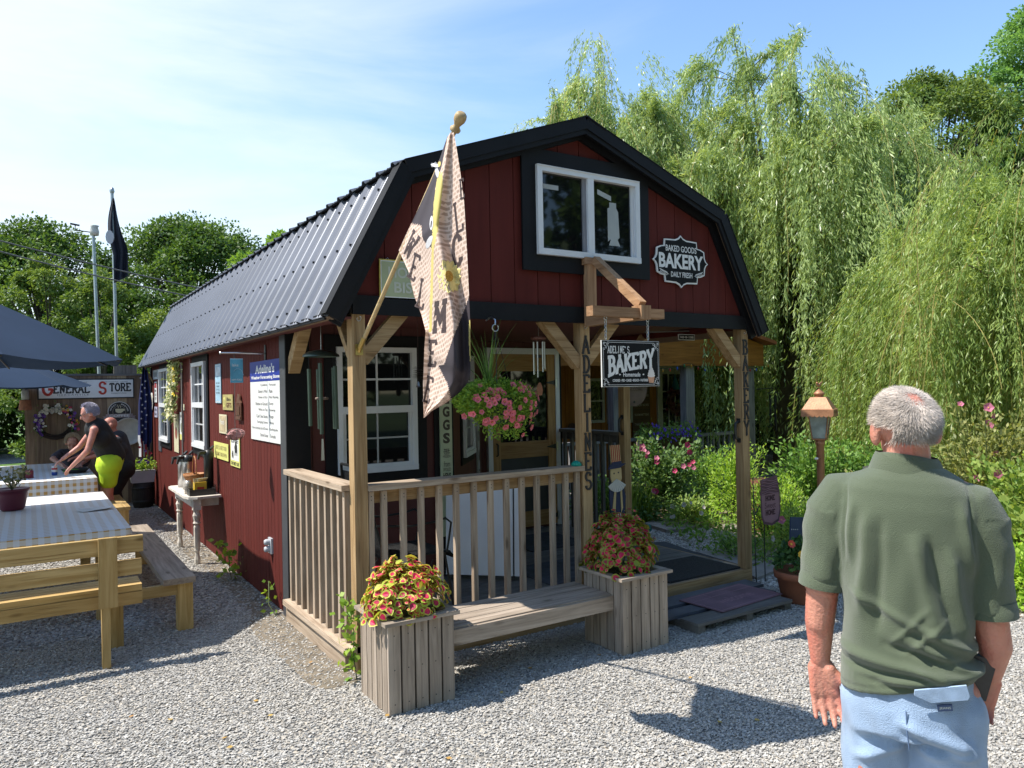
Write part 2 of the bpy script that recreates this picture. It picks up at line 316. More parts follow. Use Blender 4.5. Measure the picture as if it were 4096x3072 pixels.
# ================================================================== GROUND
def gravelmat():
    m, n, l, p = _nodes('gravel'); p.inputs['Roughness'].default_value = .85; p.inputs['Specular IOR Level'].default_value = .2
    tc = n.new('ShaderNodeTexCoord'); vo = n.new('ShaderNodeTexVoronoi'); vo.inputs['Scale'].default_value = 48; l.new(tc.outputs['Object'], vo.inputs['Vector'])
    cr = n.new('ShaderNodeValToRGB'); e = cr.color_ramp.elements; e[0].color = (.13, .12, .11, 1); e[1].color = (.46, .43, .38, 1)
    for pos, c in ((.25, (.24, .23, .21, 1)), (.55, (.33, .315, .29, 1)), (.8, (.38, .34, .28, 1))): q = e.new(pos); q.color = c
    sp = n.new('ShaderNodeSeparateColor'); l.new(vo.outputs['Color'], sp.inputs[0]); l.new(sp.outputs[0], cr.inputs[0])
    nz = n.new('ShaderNodeTexNoise'); nz.inputs['Scale'].default_value = .9; nz.inputs['Detail'].default_value = 6; l.new(tc.outputs['Object'], nz.inputs['Vector'])
    mr = n.new('ShaderNodeMapRange'); mr.inputs[1].default_value = .3; mr.inputs[2].default_value = .7; mr.inputs[3].default_value = .82; mr.inputs[4].default_value = 1.12; l.new(nz.outputs['Fac'], mr.inputs[0])
    vm = n.new('ShaderNodeVectorMath'); vm.operation = 'SCALE'; l.new(cr.outputs[0], vm.inputs[0]); l.new(mr.outputs[0], vm.inputs['Scale']); l.new(vm.outputs[0], p.inputs['Base Color'])
    b = n.new('ShaderNodeBump'); b.invert = True; b.inputs['Strength'].default_value = .9; b.inputs['Distance'].default_value = .02; l.new(vo.outputs['Distance'], b.inputs['Height']); l.new(b.outputs[0], p.inputs['Normal'])
    return m
GRAVEL = gravelmat()
def stonemat():
    m, n, l, p = _nodes('gravel_stone'); p.inputs['Roughness'].default_value = .8; p.inputs['Specular IOR Level'].default_value = .25
    at = n.new('ShaderNodeAttribute'); at.attribute_name = 'rnd'; cr = n.new('ShaderNodeValToRGB'); e = cr.color_ramp.elements
    e[0].color = (.24, .23, .21, 1); e[1].color = (.54, .51, .46, 1)
    for pos, c in ((.15, (.32, .308, .288, 1)), (.5, (.39, .375, .35, 1)), (.72, (.42, .385, .33, 1)), (.9, (.46, .45, .425, 1))): q = e.new(pos); q.color = c
    l.new(at.outputs['Fac'], cr.inputs[0])
    tc = n.new('ShaderNodeTexCoord'); nz = n.new('ShaderNodeTexNoise'); nz.inputs['Scale'].default_value = 70; l.new(tc.outputs['Object'], nz.inputs['Vector'])
    mr = n.new('ShaderNodeMapRange'); mr.inputs[3].default_value = .75; mr.inputs[4].default_value = 1.2; l.new(nz.outputs['Fac'], mr.inputs[0])
    vm = n.new('ShaderNodeVectorMath'); vm.operation = 'SCALE'; l.new(cr.outputs[0], vm.inputs[0]); l.new(mr.outputs[0], vm.inputs['Scale']); l.new(vm.outputs[0], p.inputs['Base Color'])
    return m
STONE = stonemat()
SOIL = mat('soil', (.16, .12, .08), .95, var=.4, vs=3, bump=.8, bs=25)
LAWN = mat('lawn_green', (.075, .16, .02), .9, var=.3, vs=2.5, bump=.6, bs=60)
g = MB(); g.box(-400, -400, -.3, 400, 400, -.02, mat('field_green', (.07, .11, .03), .95, var=.3, vs=.2)); g.build('ground', kind='structure')
g = MB(); g.add([(-14, -12, 0), (14, -12, 0), (14, 12.5, 0), (-14, 12.5, 0)], [(0, 1, 2, 3)], GRAVEL); g.build('gravel_yard', kind='structure')
g = MB(); g.add([(-40, 11.5, .004), (30, 11.5, .004), (30, 60, .004), (-40, 60, .004)], [(0, 1, 2, 3)], LAWN); g.build('lawn', kind='structure')
g = MB(); g.add([(-.3, -.1, .003), (-.02, -.12, .003), (-.02, 8.5, .003), (-.22, 8.5, .003), (-.28, 5, .003), (-.2, 2.6, .003), (-.34, 1.2, .003)], [(0, 1, 2, 3, 4, 5, 6)], mat('bare_dirt', (.2, .165, .12), .95, var=.4, vs=9, bump=.8, bs=60)); g.build('bare_dirt', kind='structure')
g = MB(); g.add([(-2.6+1.3*math.cos(t/16*2*math.pi), 22+2.2*math.sin(t/16*2*math.pi), .008) for t in range(16)], [tuple(range(16))], GRAVEL); g.build('gravel_patch', kind='structure')
bed = [(4.5, 1.6), (5.05, 2.6), (5.2, 4.6), (9.5, 4.6), (14, 0), (12, -6), (5.4, -3.2), (4.4, -1.7), (3.9, -.3), (4.1, .7)]
g = MB(); g.add([(x, y, .006) for x, y in bed], [tuple(range(len(bed)-1, -1, -1))], SOIL); g.build('garden_bed', kind='structure')
# loose stones: one mesh, nobody could count them
def stones(n, x0, x1, y0, y1, smin, smax, name, keep=None):
    P = np.c_[rng.uniform(x0, x1, n), rng.uniform(y0, y1, n), np.zeros(n)]
    if keep is not None: P = P[keep(P)]
    n = len(P)
    base = np.array([(x, y, z) for x in (-1, 1) for y in (-1, 1) for z in (-1, 1)], float)
    fc = np.array([(0, 1, 3, 2), (4, 6, 7, 5), (0, 4, 5, 1), (2, 3, 7, 6), (0, 2, 6, 4), (1, 5, 7, 3)])
    V = base[None]*rng.uniform(.45, 1.1, (n, 8, 1)); V = V+rng.normal(size=(n, 8, 3))*.18
    a = rng.uniform(0, 6.28, n); c, s = np.cos(a), np.sin(a); X = V[..., 0]*c[:, None]-V[..., 1]*s[:, None]; Y = V[..., 0]*s[:, None]+V[..., 1]*c[:, None]
    tl = rng.normal(size=n)*.5; Z = V[..., 2]*np.cos(tl)[:, None]*.75+X*np.sin(tl)[:, None]*.5
    sz = rng.uniform(smin, smax, n)[:, None]; V = np.stack([X*sz, Y*sz*rng.uniform(.6, 1, (n, 1)), Z*sz*.8], -1)
    V += P[:, None]; V[..., 2] += rng.uniform(.001, .006, (n, 1))
    F = fc[None]+(np.arange(n)*8)[:, None, None]
    o = meshobj(name, V.reshape(-1, 3), F.reshape(-1, 4), STONE, np.repeat(rng.random(n), 6)); return lab(o, kind='stuff')
def inview(P):
    d = P-np.array([-1.7354, -4.5502, 0]); f = d[:, 0]*math.sin(YAW)+d[:, 1]*math.cos(YAW); r = d[:, 0]*math.cos(YAW)-d[:, 1]*math.sin(YAW)
    return (f > 2.2) & (np.abs(r) < f*.8+.4)
def thin(P):
    x, y = P[:, 0], P[:, 1]; q = np.sin(x*2.1+1.3*np.sin(y*1.7))*np.cos(y*1.9+np.sin(x*3.1))+.5*np.sin(x*5+y*3.3); pr = np.where(q > .55, .6, 1.); pr = np.where((x > -.3-.08*np.sin(y*6)) & (x < 0) & (y > -.15) & (y < 8), .3, pr); return rng.random(len(P)) < pr
def notdeck(P): return ~((P[:, 0] > 0) & (P[:, 0] < 3.8) & (P[:, 1] > 0)) & ~((P[:, 0] > 0) & (P[:, 1] > 1))
near = lambda P: thin(P) & inview(P) & notdeck(P) & (P[:, 1] < 1.8) & ~((P[:, 0] > 4.2) & (P[:, 1] > -1.3))
stones(330000, -3.0, 5.5, -3.6, 1.8, .0036, .0086, 'gravel_stones', near)
stones(70000, -3.5, 0, 1.8, 9, .007, .013, 'gravel_stones_by_wall', lambda P: inview(P) & thin(P))
stones(14000, 3.8, 5.4, -.6, 2.4, .009, .017, 'gravel_stones_by_porch', lambda P: P[:, 0] > 3.8)
LEAFD = leafmat('dry_leaf', (.4, .2, .06), (.5, .38, .12), .2)
P_ = np.c_[rng.uniform(-1.4, 2.5, 46), rng.uniform(-3, .4, 46), np.full(46, .016)]; P_ = P_[notdeck(P_)]
lab(leafobj('fallen_leaves', P_, np.c_[rng.normal(size=(len(P_), 2)), np.zeros(len(P_))], .035, .025, LEAFD, nrm=np.tile([[0, 0, 3.]], (len(P_), 1))), kind='stuff')

# ================================================================== BAKERY SHED
ROOFP = [(-.173, 2.262), (.35, 3.262), (1.849, 3.812), (3.348, 3.262), (3.871, 2.262)]
XR = 3.76; YB = 9.24; YP = 1.45; ZB0, ZB1 = 2.29, 2.412
def roofz(x, d=0):
    for (a, b), (c, e) in zip(ROOFP, ROOFP[1:]):
        if a <= x <= c: return b+(e-b)*(x-a)/(c-a)-d
    return 2.274
shed = thing('bakery_shed', (0, 0, 0), 'dark red barn-style bakery shed with gambrel metal roof, black trim and an open front porch', 'shed')
# side wall with narrow vertical grooves
def sidewall(x, y0, y1, z0, z1, name='side_wall', step=.1016):
    b = MB(); b.box(x+.008, y0, 0, x+.06, y1, z1, RED, rnd=.3); y = y0
    while y < y1-.01:
        b.box(x, y+.0025, .012, x+.012, min(y+step-.0025, y1), z1+.003, RED, rnd=.5+random.uniform(-.4, .4)); y += step
    return b
w = sidewall(0, YP+.0, YB, .05, 2.36); w.box(.0, YB-.06, .05, XR, YB, 2.36, RED); w.box(XR-.06, 2.85, .05, XR, YB, 2.36, RED)
w.build('side_wall', shed)
# gable with panel strips
def gable(y0, y1, step, z0, name):
    b = MB(); x = .03
    pts = lambda xa, xb: [xa]+[p[0] for p in ROOFP if xa < p[0] < xb]+[xb]
    b2 = [(q, roofz(q, .07)) for q in pts(.03, XR-.03)]; b.prism([(.03, z0)]+[(XR-.03, z0)]+b2[::-1], 0, .05, RED, frame((0, y1, 0), (1, 0, 0)), .3)
    while x < XR-.04:
        xe = min(x+step, XR-.03); q = pts(x+.003, xe-.003)
        poly = [(q[0], z0), (q[-1], z0)]+[(t, roofz(t, .06)) for t in q[::-1]]
        b.prism(poly, 0, .016, RED, frame((0, y0+.016, 0), (1, 0, 0)), .5+random.uniform(-.3, .3)); x = xe
    return b.build(name, shed)
gable(0.004, .07, .203, 2.34, 'gable_wall')
gable(YB-.02, YB-.07, .6, 2.3, 'gable_wall')
# trim boards following the roof line on the gable, and the black band under it
def band(path, wdt, y0, y1, m, b):
    for k_, ((a, c), (d, e)) in enumerate(zip(path, path[1:])):
        y0 -= .0015*(1 if k_ % 2 else -1)
        v = Vector((d-a, e-c)).normalized(); nrm = Vector((v.y, -v.x))*wdt
        b.prism([(a, c), (a+nrm.x, c+nrm.y), (d+nrm.x, e+nrm.y), (d, e)], 0, y1-y0, m, frame((0, y1, 0), (1, 0, 0)))
off = lambda d: [(x+(d if x < 1 else -d if x > 2.7 else 0)*.55, z-d*(.8 if 0 < i < 4 else .55)) for i, (x, z) in enumerate(ROOFP)]
b = MB(); band(off(.035), .08, -.03, .0, BLACKP, b); b.build('gable_trim', shed)
b = MB(); band([(x, z) for x, z in ROOFP], .085, -.105, -.08, BLACKP, b); b.build('fascia', shed)
b = MB(); b.box(.0, -.022, ZB0, XR+.03, .001, ZB1, BLACKP); b.build('porch_beam_trim', shed)
b = MB(); b.box(.0, .012, ZB0+.012, XR, .085, 2.36, DARKW('x')); b.box(.0, .09, 2.345, XR, 2.85, 2.36, mat('porch_ceiling_red', (.12, .022, .018), .7, var=.1)); b.box(.01, .09, 2.29, .07, 1.45, 2.34, RED); b.box(XR-.07, .09, 2.29, XR-.01, 2.85, 2.34, RED)
b.build('porch_ceiling', shed)
# ribbed metal roof
METAL = mat('roof_metal', (.13, .14, .165), .45, .6, var=.1, vs=2, stretch=(1, .2, 1)); SCREW = mat('screw', (.05, .05, .055), .4, 1)
def ribprof(y0, y1):
    q = []; y = y0
    while y < y1:
        for a, h in ((0, 0), (.04, 0), (.058, .02), (.088, .02), (.106, 0), (.15, .0), (.158, .005), (.168, 0), (.2, 0), (.208, .005), (.218, 0)):
            q.append((y+a, h))
        y += .255
    return [p for p in q if p[0] <= y1+.01]
def roofsheet(p, q, y0, y1, name):
    p = Vector((p[0], 0, p[1])); q = Vector((q[0], 0, q[1])); d = (q-p).normalized(); n = Vector((-d.z, 0, d.x))
    if n.z < 0: n = -n
    pr = ribprof(y0, y1); b = MB(); k = len(pr)
    top = [p+Vector((0, y, 0))+n*(h+.012) for y, h in pr]+[q+Vector((0, y, 0))+n*(h+.012) for y, h in pr]
    bot = [v-n*.006 for v in top]
    b.add(top, [(i, i+1, k+i+1, k+i) for i in range(k-1)], METAL, rnd=.5); b.add(bot, [(i, k+i, k+i+1, i+1) for i in range(k-1)], METAL, rnd=.4)
    b.add(top[:k]+bot[:k], [(i, k+i, k+i+1, i+1) for i in range(k-1)], METAL); b.add(top[k:]+bot[k:], [(i, i+1, k+i+1, k+i) for i in range(k-1)], METAL)
    L = (q-p).length
    for t in (.12, .5*L, L-.12):
        y = y0+.02
        while y < y1:
            c = p+d*t+Vector((0, y, 0))+n*.016; b.box(c.x-.007, c.y-.007, c.z-.006, c.x+.007, c.y+.007, c.z+.008, SCREW); y += .255
    return b.build(name, shed)
RO = -.08
roofsheet((ROOFP[0][0]-.0, ROOFP[0][1]), ROOFP[1], RO, YB+.08, 'roof_side')
roofsheet((ROOFP[1][0]-.05, ROOFP[1][1]+.005), ROOFP[2], RO, YB+.08, 'roof_top')
roofsheet(ROOFP[2], (ROOFP[3][0]+.05, ROOFP[3][1]+.005), RO, YB+.08, 'roof_top')
roofsheet(ROOFP[3], ROOFP[4], RO, YB+.08, 'roof_side')
b = MB()
for (a, c), (d, e) in zip(ROOFP, ROOFP[1:]):      # deck boards under the metal
    v = Vector((d-a, e-c)).normalized(); nn = Vector((v.y, -v.x))*.035
    b.prism([(a, c), (a+nn.x, c+nn.y), (d+nn.x, e+nn.y), (d, e)], 0, YB+.14, mat('osb', (.2, .13, .08), .8), frame((0, YB+.07, 0), (1, 0, 0)))
b.build('roof_deck', shed)
b = MB()                                            # rake flashing: L profile over the edge
for k_, ((a, c), (d, e)) in enumerate(zip(ROOFP, ROOFP[1:])):
    v = Vector((d-a, e-c)).normalized(); nn = Vector((-v.y, v.x)); A = Vector((a, c)); D = Vector((d, e)); fo_ = .0015*(k_ % 2)
    q = [A+nn*.036, A-nn*.05, D-nn*.05, D+nn*.036]; b.prism([tuple(t) for t in q], 0, .008+fo_, BLACKP, frame((0, -.106, 0), (1, 0, 0)))
    q = [A+nn*.037, A+nn*.042, D+nn*.042, D+nn*.037]; b.prism([tuple(t) for t in q], 0, .13+fo_, BLACKP, frame((0, .012, 0), (1, 0, 0)))
b.prism([(1.66, 3.775), (1.849, 3.848), (2.04, 3.775), (2.04, 3.785), (1.849, 3.86), (1.66, 3.785)], 0, YB+.2, BLACKP, frame((0, YB+.08, 0), (1, 0, 0)))
b.build('flashing', shed)
b = MB(); b.prism([(-.178, 2.25), (-.165, 2.25), (-.165, 2.29), (-.178, 2.29)], 0, YB, BLACKP, frame((0, YB, 0), (1, 0, 0))); b.box(-.165, 0.0, 2.262, .0, YB, 2.274, mat('soffit_red', (.14, .03, .025), .7)); b.build('soffit', shed)
# corner boards
for a_ in ((-.022, YP-.03, .0, .004, YP+.12, 2.26, mat('corner_grey', (.06, .062, .068), .5)), (-.022, YP-.052, .0, .17, YP-.03, 2.33, BLACKP), (-.02, 5.53, .02, -.001, 5.62, 2.25, mat('trim_red', (.15, .028, .02), .6)), (-.02, YB-.12, .0, -.001, YB+.01, 2.25, BLACKP)):  # third board is a red slightly lighter than the siding
    b = MB(); b.box(*a_); b.build('corner_trim', shed)
# porch back walls: front part, diagonal, door wall
b = sidewall(0, 0, .01, 0, .01); b = MB()
def wallrun(p, q, z0, z1, b, m=RED, step=.2):
    p = Vector((*p, 0)); q = Vector((*q, 0)); d = (q-p); L = d.length; d.normalize(); M = frame(p, d); t = 0
    b.box(0, z0, -.07, L, z1, -.012, m, M, .3)
    while t < L-.01: b.box(t+.002, z0, -.02, min(t+step-.002, L), z1, 0, m, M); t += step
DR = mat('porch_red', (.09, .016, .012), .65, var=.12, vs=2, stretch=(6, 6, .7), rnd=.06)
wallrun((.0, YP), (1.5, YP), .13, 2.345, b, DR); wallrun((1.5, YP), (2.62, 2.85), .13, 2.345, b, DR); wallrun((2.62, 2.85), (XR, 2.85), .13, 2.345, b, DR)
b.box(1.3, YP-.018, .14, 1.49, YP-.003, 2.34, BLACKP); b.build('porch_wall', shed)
# ------------------------------------------------ windows
def windowpart(M, w, h, kind, trim=.09, parent=None, right=1, pane_c=GLASS):
    """local x 0..w, y 0..h, z outwards"""
    t = MB()
    if trim:
        T = trim; t.box(-T, h, 0, w+T, h+T, .018, BLACKP, M); t.box(-T, -T, 0, w+T, 0, .018, BLACKP, M); t.box(-T, 0, 0, 0, h, .018, BLACKP, M); t.box(w, 0, 0, w+T, h, .018, BLACKP, M)
        t.build('window_trim', parent)
    f = MB(); a = .045
    f.box(0, h-a, 0, w, h, .045, WHITEP, M); f.box(0, 0, 0, w, a, .05, WHITEP, M); f.box(0, a, 0, a, h-a, .045, WHITEP, M); f.box(w-a, a, 0, w, h-a, .045, WHITEP, M)
    f.box(.004, h-.008, .045, w-.004, h-.002, .052, WHITEP, M)
    if kind == 'slider':
        c = w*.5; f.box(c-.03, a, .004, c+.03, h-a, .042, WHITEP, M)
        f.box(c-.065, a, .004, c-.03, h-a, .02, mat('screen_grey', (.25, .25, .27), .6), M); f.box(w-a-.03, a, .004, w-a, h-a, .02, WHITEP, M)
        fo = f.build('window', parent)
        for x0, x1 in ((a, c-.065), (c+.03, w-a-.03)):
            p = MB(); p.box(x0, a, -.01, x1, h-a, .006, pane_c, M)
            if x0 < c: p.box(x0+.03, h-a-.12, .007, x0+.17, h-a-.085, .009, mat('sticker', (.42, .44, .42), .6), M)
            else:
                T_ = mat('sticker', (.42, .44, .42), .6); p.add([(x0+.06, h-a-.06, .009), (x0+.2, h-a-.1, .009), (x0+.2, h-a-.14, .009), (x0+.06, h-a-.1, .009)], [(3, 2, 1, 0)], T_, M)
                X = x0+.21; Y = h*.45; p.add([(X-.05, Y+.12, .009), (X-.03, Y+.13, .009), (X-.03, Y+.17, .009), (X+.04, Y+.17, .009), (X+.04, Y+.13, .009), (X+.06, Y+.1, .009), (X+.07, Y-.1, .009), (X+.05, Y-.12, .009), (X+.075, Y-.17, .009), (X-.04, Y-.17, .009), (X-.02, Y-.12, .009), (X-.05, Y-.14, .009)], [tuple(range(11, -1, -1))], T_, M)
            p.build('pane', fo)
        return fo
    m_ = h*.5; f.box(a, m_-.03, .004, w-a, m_+.03, .048, WHITEP, M)
    s = .028
    f.box(a, a, .002, a+s, m_-.03, .032, WHITEP, M); f.box(w-a-s, a, .002, w-a, m_-.03, .032, WHITEP, M); f.box(a+s, a, .002, w-a-s, a+s, .032, WHITEP, M)
    cols = 3 if w > .72 and kind != '2' else 2
    for k in range(1, cols): x = a+(w-2*a)*k/cols; f.box(x-.008, m_+.03, .0, x+.008, h-a, .012, WHITEP, M); f.box(x-.007, a+s, -.0, x+.007, m_-.03, .0085, mat('muntin_dim', (.5, .5, .5), .5), M)
    y = m_+(h-a-m_+.03)/2; f.box(a, y-.008, .0, w-a, y+.008, .0125, WHITEP, M); y = (a+m_)/2; f.box(a+s, y-.007, .0, w-a-s, y+.007, .009, mat('muntin_dim', (.5, .5, .5), .5), M)
    fo = f.build('window', parent)
    p = MB(); p.box(a, m_+.03, -.01, w-a, h-a, .004, pane_c, M); p.build('pane', fo)
    p = MB(); p.box(a+s, a+s, -.01, w-a-s, m_-.03, .003, pane_c, M); p.build('pane', fo)
    return fo
windowpart(frame((1.422, -.014, 2.783), (1, 0, 0)), 1.003, .663, 'slider', .12, shed)
windowpart(frame((0, 8.12, 1.1), (0, -1, 0)), .84, 1.09, 'dh', .09, shed)
windowpart(frame((0, 5.37, 1.16), (0, -1, 0)), .79, 1.02, 'dh', .09, shed)
windowpart(frame((.405, YP, 1.11), (1, 0, 0)), .72, 1.06, '2', .1, shed)
dd = Vector((1.12, 1.4, 0)).normalized(); pb = Vector((1.5, YP, 1.14))+dd*.42
windowpart(frame(pb, dd), .62, 1.0, '2', .07, shed)
# door: white casing, pine rails, glass above, dark panel below
PINE = lambda a: wood('door_pine', (.5, .31, .13), (.38, .21, .08), a)
M = FRONT(2.68, .14, 2.85); dW, dH = 1.02, 2.13
c = MB(); c.box(0, 0, 0, .06, dH, .05, WHITEP, M); c.box(dW-.06, 0, 0, dW, dH, .05, WHITEP, M); c.box(.06, dH-.07, 0, dW-.06, dH, .05, WHITEP, M); c.box(dW, 0, .0, dW+.05, dH+.05, .02, BLACKP, M); casing = c.build('door_casing', shed)
d = MB(); d.box(.06, .02, .005, .17, dH-.07, .04, PINE('z'), M); d.box(dW-.17, .02, .005, dW-.06, dH-.07, .04, PINE('z'), M)
for z0, z1 in ((.02, .2), (.84, 1.03), (dH-.27, dH-.07)): d.box(.17, z0, .006, dW-.17, z1, .038, PINE('x'), M)
door = d.build('door', shed)
p = MB(); p.box(.17, 1.03, .008, dW-.17, dH-.27, .016, GLASS, M); p.build('pane', door)
p = MB(); p.box(.17, .2, .008, dW-.17, .84, .022, mat('door_panel_dark', (.045, .048, .05), .6), M); p.build('panel', door)
for z in (.95, 1.72, .12):
    p = MB(); p.prism([(dW-.19, z-.006), (dW-.06, z-.03), (dW-.06, z+.03), (dW-.19, z+.006)], .041, .045, IRON, M); p.box(dW-.065, z-.05, .03, dW-.04, z+.05, .06, STEEL, M); p.build('hinge', door)
p = MB(); p.tube([M @ Vector(q) for q in ((.115, .88, .04), (.115, .89, .07), (.115, 1.01, .07), (.115, 1.02, .04))], .009, IRON); p.build('handle', door)
# deck
b = MB(); y = 0.04
while y < 2.8:
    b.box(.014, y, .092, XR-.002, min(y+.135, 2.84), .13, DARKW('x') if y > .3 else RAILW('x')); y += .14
b.build('deck', shed)
b = MB(); b.box(.091, .002, .0, 1.837, .038, .125, TREATED('x')); b.box(1.93, .002, .0, XR, .038, .128, TREATED('x')); b.box(-.0, .0, -.002, .0, .0, .0, TREATED('x')) if 0 else None
b.build('deck_rim', shed)
b = MB(); b.box(-.045, .1, .0, -.006, YP-.04, .135, RAILW('y')); b.box(-.075, -.0, .135, .06, YP-.055, .175, RAILW('y')); b.build('deck_skirt', shed)
b = MB(); b.box(XR, .1, .0, XR+.03, 2.84, .125, TREATED('y')); b.build('deck_skirt', shed)
# posts with letters, braces
def post(x, y, word=None, z0=.0, hook=True, w=.089, z1=2.297, seed=0):
    p = MB(); p.box(x, y, z0, x+w, y+w, z1, TREATED('z')); o = p.build('post', shed)
    if word:
        LET = mat('letter_black', (.035, .033, .03), .8, bump=.3, bs=80)
        zt, zb = (2.2, 1.0) if word == 'ADELINES' else (2.205, 1.33); n = len(word); st = (zt-zb)/n; M = FRONT(x+w/2, 0, y)
        for k, ch in enumerate(word):
            l_ = MB(); l_.slab(ch, .004, zt-st*(k+.5), .06, st*.86, LET, M, th=.155, d=.0, thick=.009, serif=.09); l_.build('letter', o)
    if hook:
        h = MB(); h.tube([(x+w*.5+.014*math.cos(t), y-.012-.01*math.sin(t), 2.262+.014*math.sin(t)) for t in np.linspace(-3.6, 1.6, 9)], .0025, STEEL, n=5); h.build('cup_hook', o)
    return o
post(0, 0); pc = post(1.839, 0, 'ADELINES'); pr = post(3.671, 0, 'BAKERY', .13); prr = post(3.671, 1.6, None, .13, False)
def brace(p0, p1, w=.085, h=.085, up=(0, 1, 0)):
    b = MB(); b.beam(p0, p1, w, h, TREATED('x'), up); b.build('brace', shed)
brace((.08, .055, 2.0), (.37, .055, 2.32), .09, .06)
brace((1.85, .055, 1.97), (1.52, .055, 2.32)); brace((1.92, .055, 2.0), (2.22, .055, 2.32), .09, .06); brace((3.69, .055, 1.98), (3.36, .055, 2.32))
brace((.045, .09, 2.03), (.045, .32, 2.31), .045, .08, (1, 0, 0)); brace((.045, 1.42, 1.98), (.045, 1.1, 2.33), .09, .09, (1, 0, 0))
brace((3.71, 1.6, 2.0), (3.71, 1.3, 2.32), .09, .06, (1, 0, 0)); brace((3.71, .1, 2.0), (3.71, .38, 2.32), .09, .06, (1, 0, 0))
for (x, y, s) in ((3.671, 0, -1), (3.671, 1.6, -1)):
    h = MB(); xx = x-.006; yy = y+.0; f0 = y+.03 if y > 1 else y+.045
    h.tube([(xx+.004, f0, 1.46), (xx-.035, f0, 1.445), (xx-.04, f0, 1.38), (xx-.035, f0, 1.315), (xx+.004, f0, 1.3)], .011, IRON, flat=1.4); h.box(xx-.002, f0-.02, 1.45, xx+.008, f0+.02, 1.49, IRON); h.box(xx-.002, f0-.02, 1.27, xx+.008, f0+.02, 1.31, IRON); h.build('pull_handle', shed)
# railings
def railing(p, q, xs, zt=1.195, zb=.13, side=-1, m=RAILW, ax='x', shade=None):
    p = Vector(p); q = Vector(q); d = (q-p).normalized(); L = (q-p).length; M = frame(p, d)     # local: x along, y up, z outward
    r = MB(); r.box(0, zt-.038, -.085, L, zt, .055, m(ax), M); r.box(0, zt-.125, -.045, L, zt-.04, -.01, (TREATED if m is RAILW else m)(ax), M); o = r.build('railing', shed)
    for x in xs:
        b = MB(); b.box(x-.018, zb, -.008, x+.018, zt-.045, .028, m('z'), M)
        if m is RAILW:
            for z in (zt-.075, zt-.098): b.box(x-.003, z-.003, .0275, x+.003, z+.003, .0292, IRON, M)
        b.build('baluster', o)
    return o
railing((.089, .03, 0), (1.839, .03, 0), [x-.089 for x in (.112, .203, .34, .471, .607, .739, .879, 1.015, 1.149, 1.282, 1.417, 1.556, 1.682, 1.79)], zb=.1)
railing((-.0, YP-.06, 0), (-.0, .089, 0), [YP-.06-y for y in (1.329, 1.19, 1.05, .909, .77, .635, .5, .367, .242, .13)], zb=.175, ax='y')
rr = railing((3.735, 2.84, 0), (3.735, 1.69, 0), [.1, .24, .38, .52, .66, .8, .94, 1.07], zt=1.3, m=DARKW, ax='y')
# weatherproof outlet on the long wall
M = WALL(1.97, .495, -.0); b = MB(); b.box(-.05, -.065, 0, .05, .065, .018, mat('outlet_grey', (.5, .52, .55), .45), M)
for z in (-.028, .032): b.lathe([(.001, .045), (.02, .043), (.026, .03), (.026, .0)], mat('outlet_grey', (.5, .52, .55), .45), M=M @ Matrix.Translation((0, z, .018)), n=12)
b.build('outlet_cover', shed)
# ================================================================== SIGNS
BOARDK = mat('sign_board_black', (.008, .008, .009), .6, spec=.15, var=.1)
CHALK = mat('sign_chalk_white', (.85, .84, .81), .55, var=.08, vs=30)
def plate(b, x0, y0, x1, y1, m, M, t=.006, edge=None, ew=.006):
    b.box(x0, y0, 0, x1, y1, t, m, M, .5)
    if edge: b.box(x0+ew*1.5, y0+ew*1.5, t-.001, x1-ew*1.5, y1-ew*1.5, t+.0008, edge, M, .5); b.box(x0+ew*2.5, y0+ew*2.5, t, x1-ew*2.5, y1-ew*2.5, t+.0016, m, M, .5)
# round-cornered shop badge on the gable
M = FRONT(2.912, 2.842); b = MB(); hw, hh = .325, .222
q = [(0, 1), (.07, .9), (.2, .83), (.58, .81), (.6, .56), (.72, .54), (.86, .46), (.88, .2), (.93, .07), (1, 0)]
o_ = q+[(x, -y) for x, y in q[-2::-1]]+[(-x, -y) for x, y in q[1:]]+[(-x, y) for x, y in q[-2:0:-1]]
b.prism([(x*hw, y*hh) for x, y in o_][::-1], 0, .012, CHALK, M); b.prism([(x*hw*.95, y*hh*.935) for x, y in o_][::-1], .0, .014, BOARDK, M)
b.text('BAKED GOODS', 0, .105, .36, .052, CHALK, M, .016, .015); b.text('BAKERY', 0, .0, .52, .125, CHALK, M, .016, .035); b.text('DAILY FRESH', .0, -.112, .25, .045, CHALK, M, .016, .015)
for s in (-1, 1):
    b.beam(M @ Vector((s*.24, -.085, .0155)), M @ Vector((s*.15, -.115, .0155)), .004, .002, CHALK)
    for k in range(6):
        c = Vector((s*(.235-.015*k), -.087-.0045*k, .0155))
        for u in (-1, 1): b.add([M @ (c+Vector(p)) for p in ((0, 0, 0), (s*.012, u*.006, 0), (s*.024, u*.016, 0), (s*.01, u*.014, 0))], [(0, 1, 2, 3) if u*s > 0 else (3, 2, 1, 0)], CHALK)
b.build('badge_sign', None, 'black scalloped bakery badge with a white rim high on the right of the red gable', 'sign')
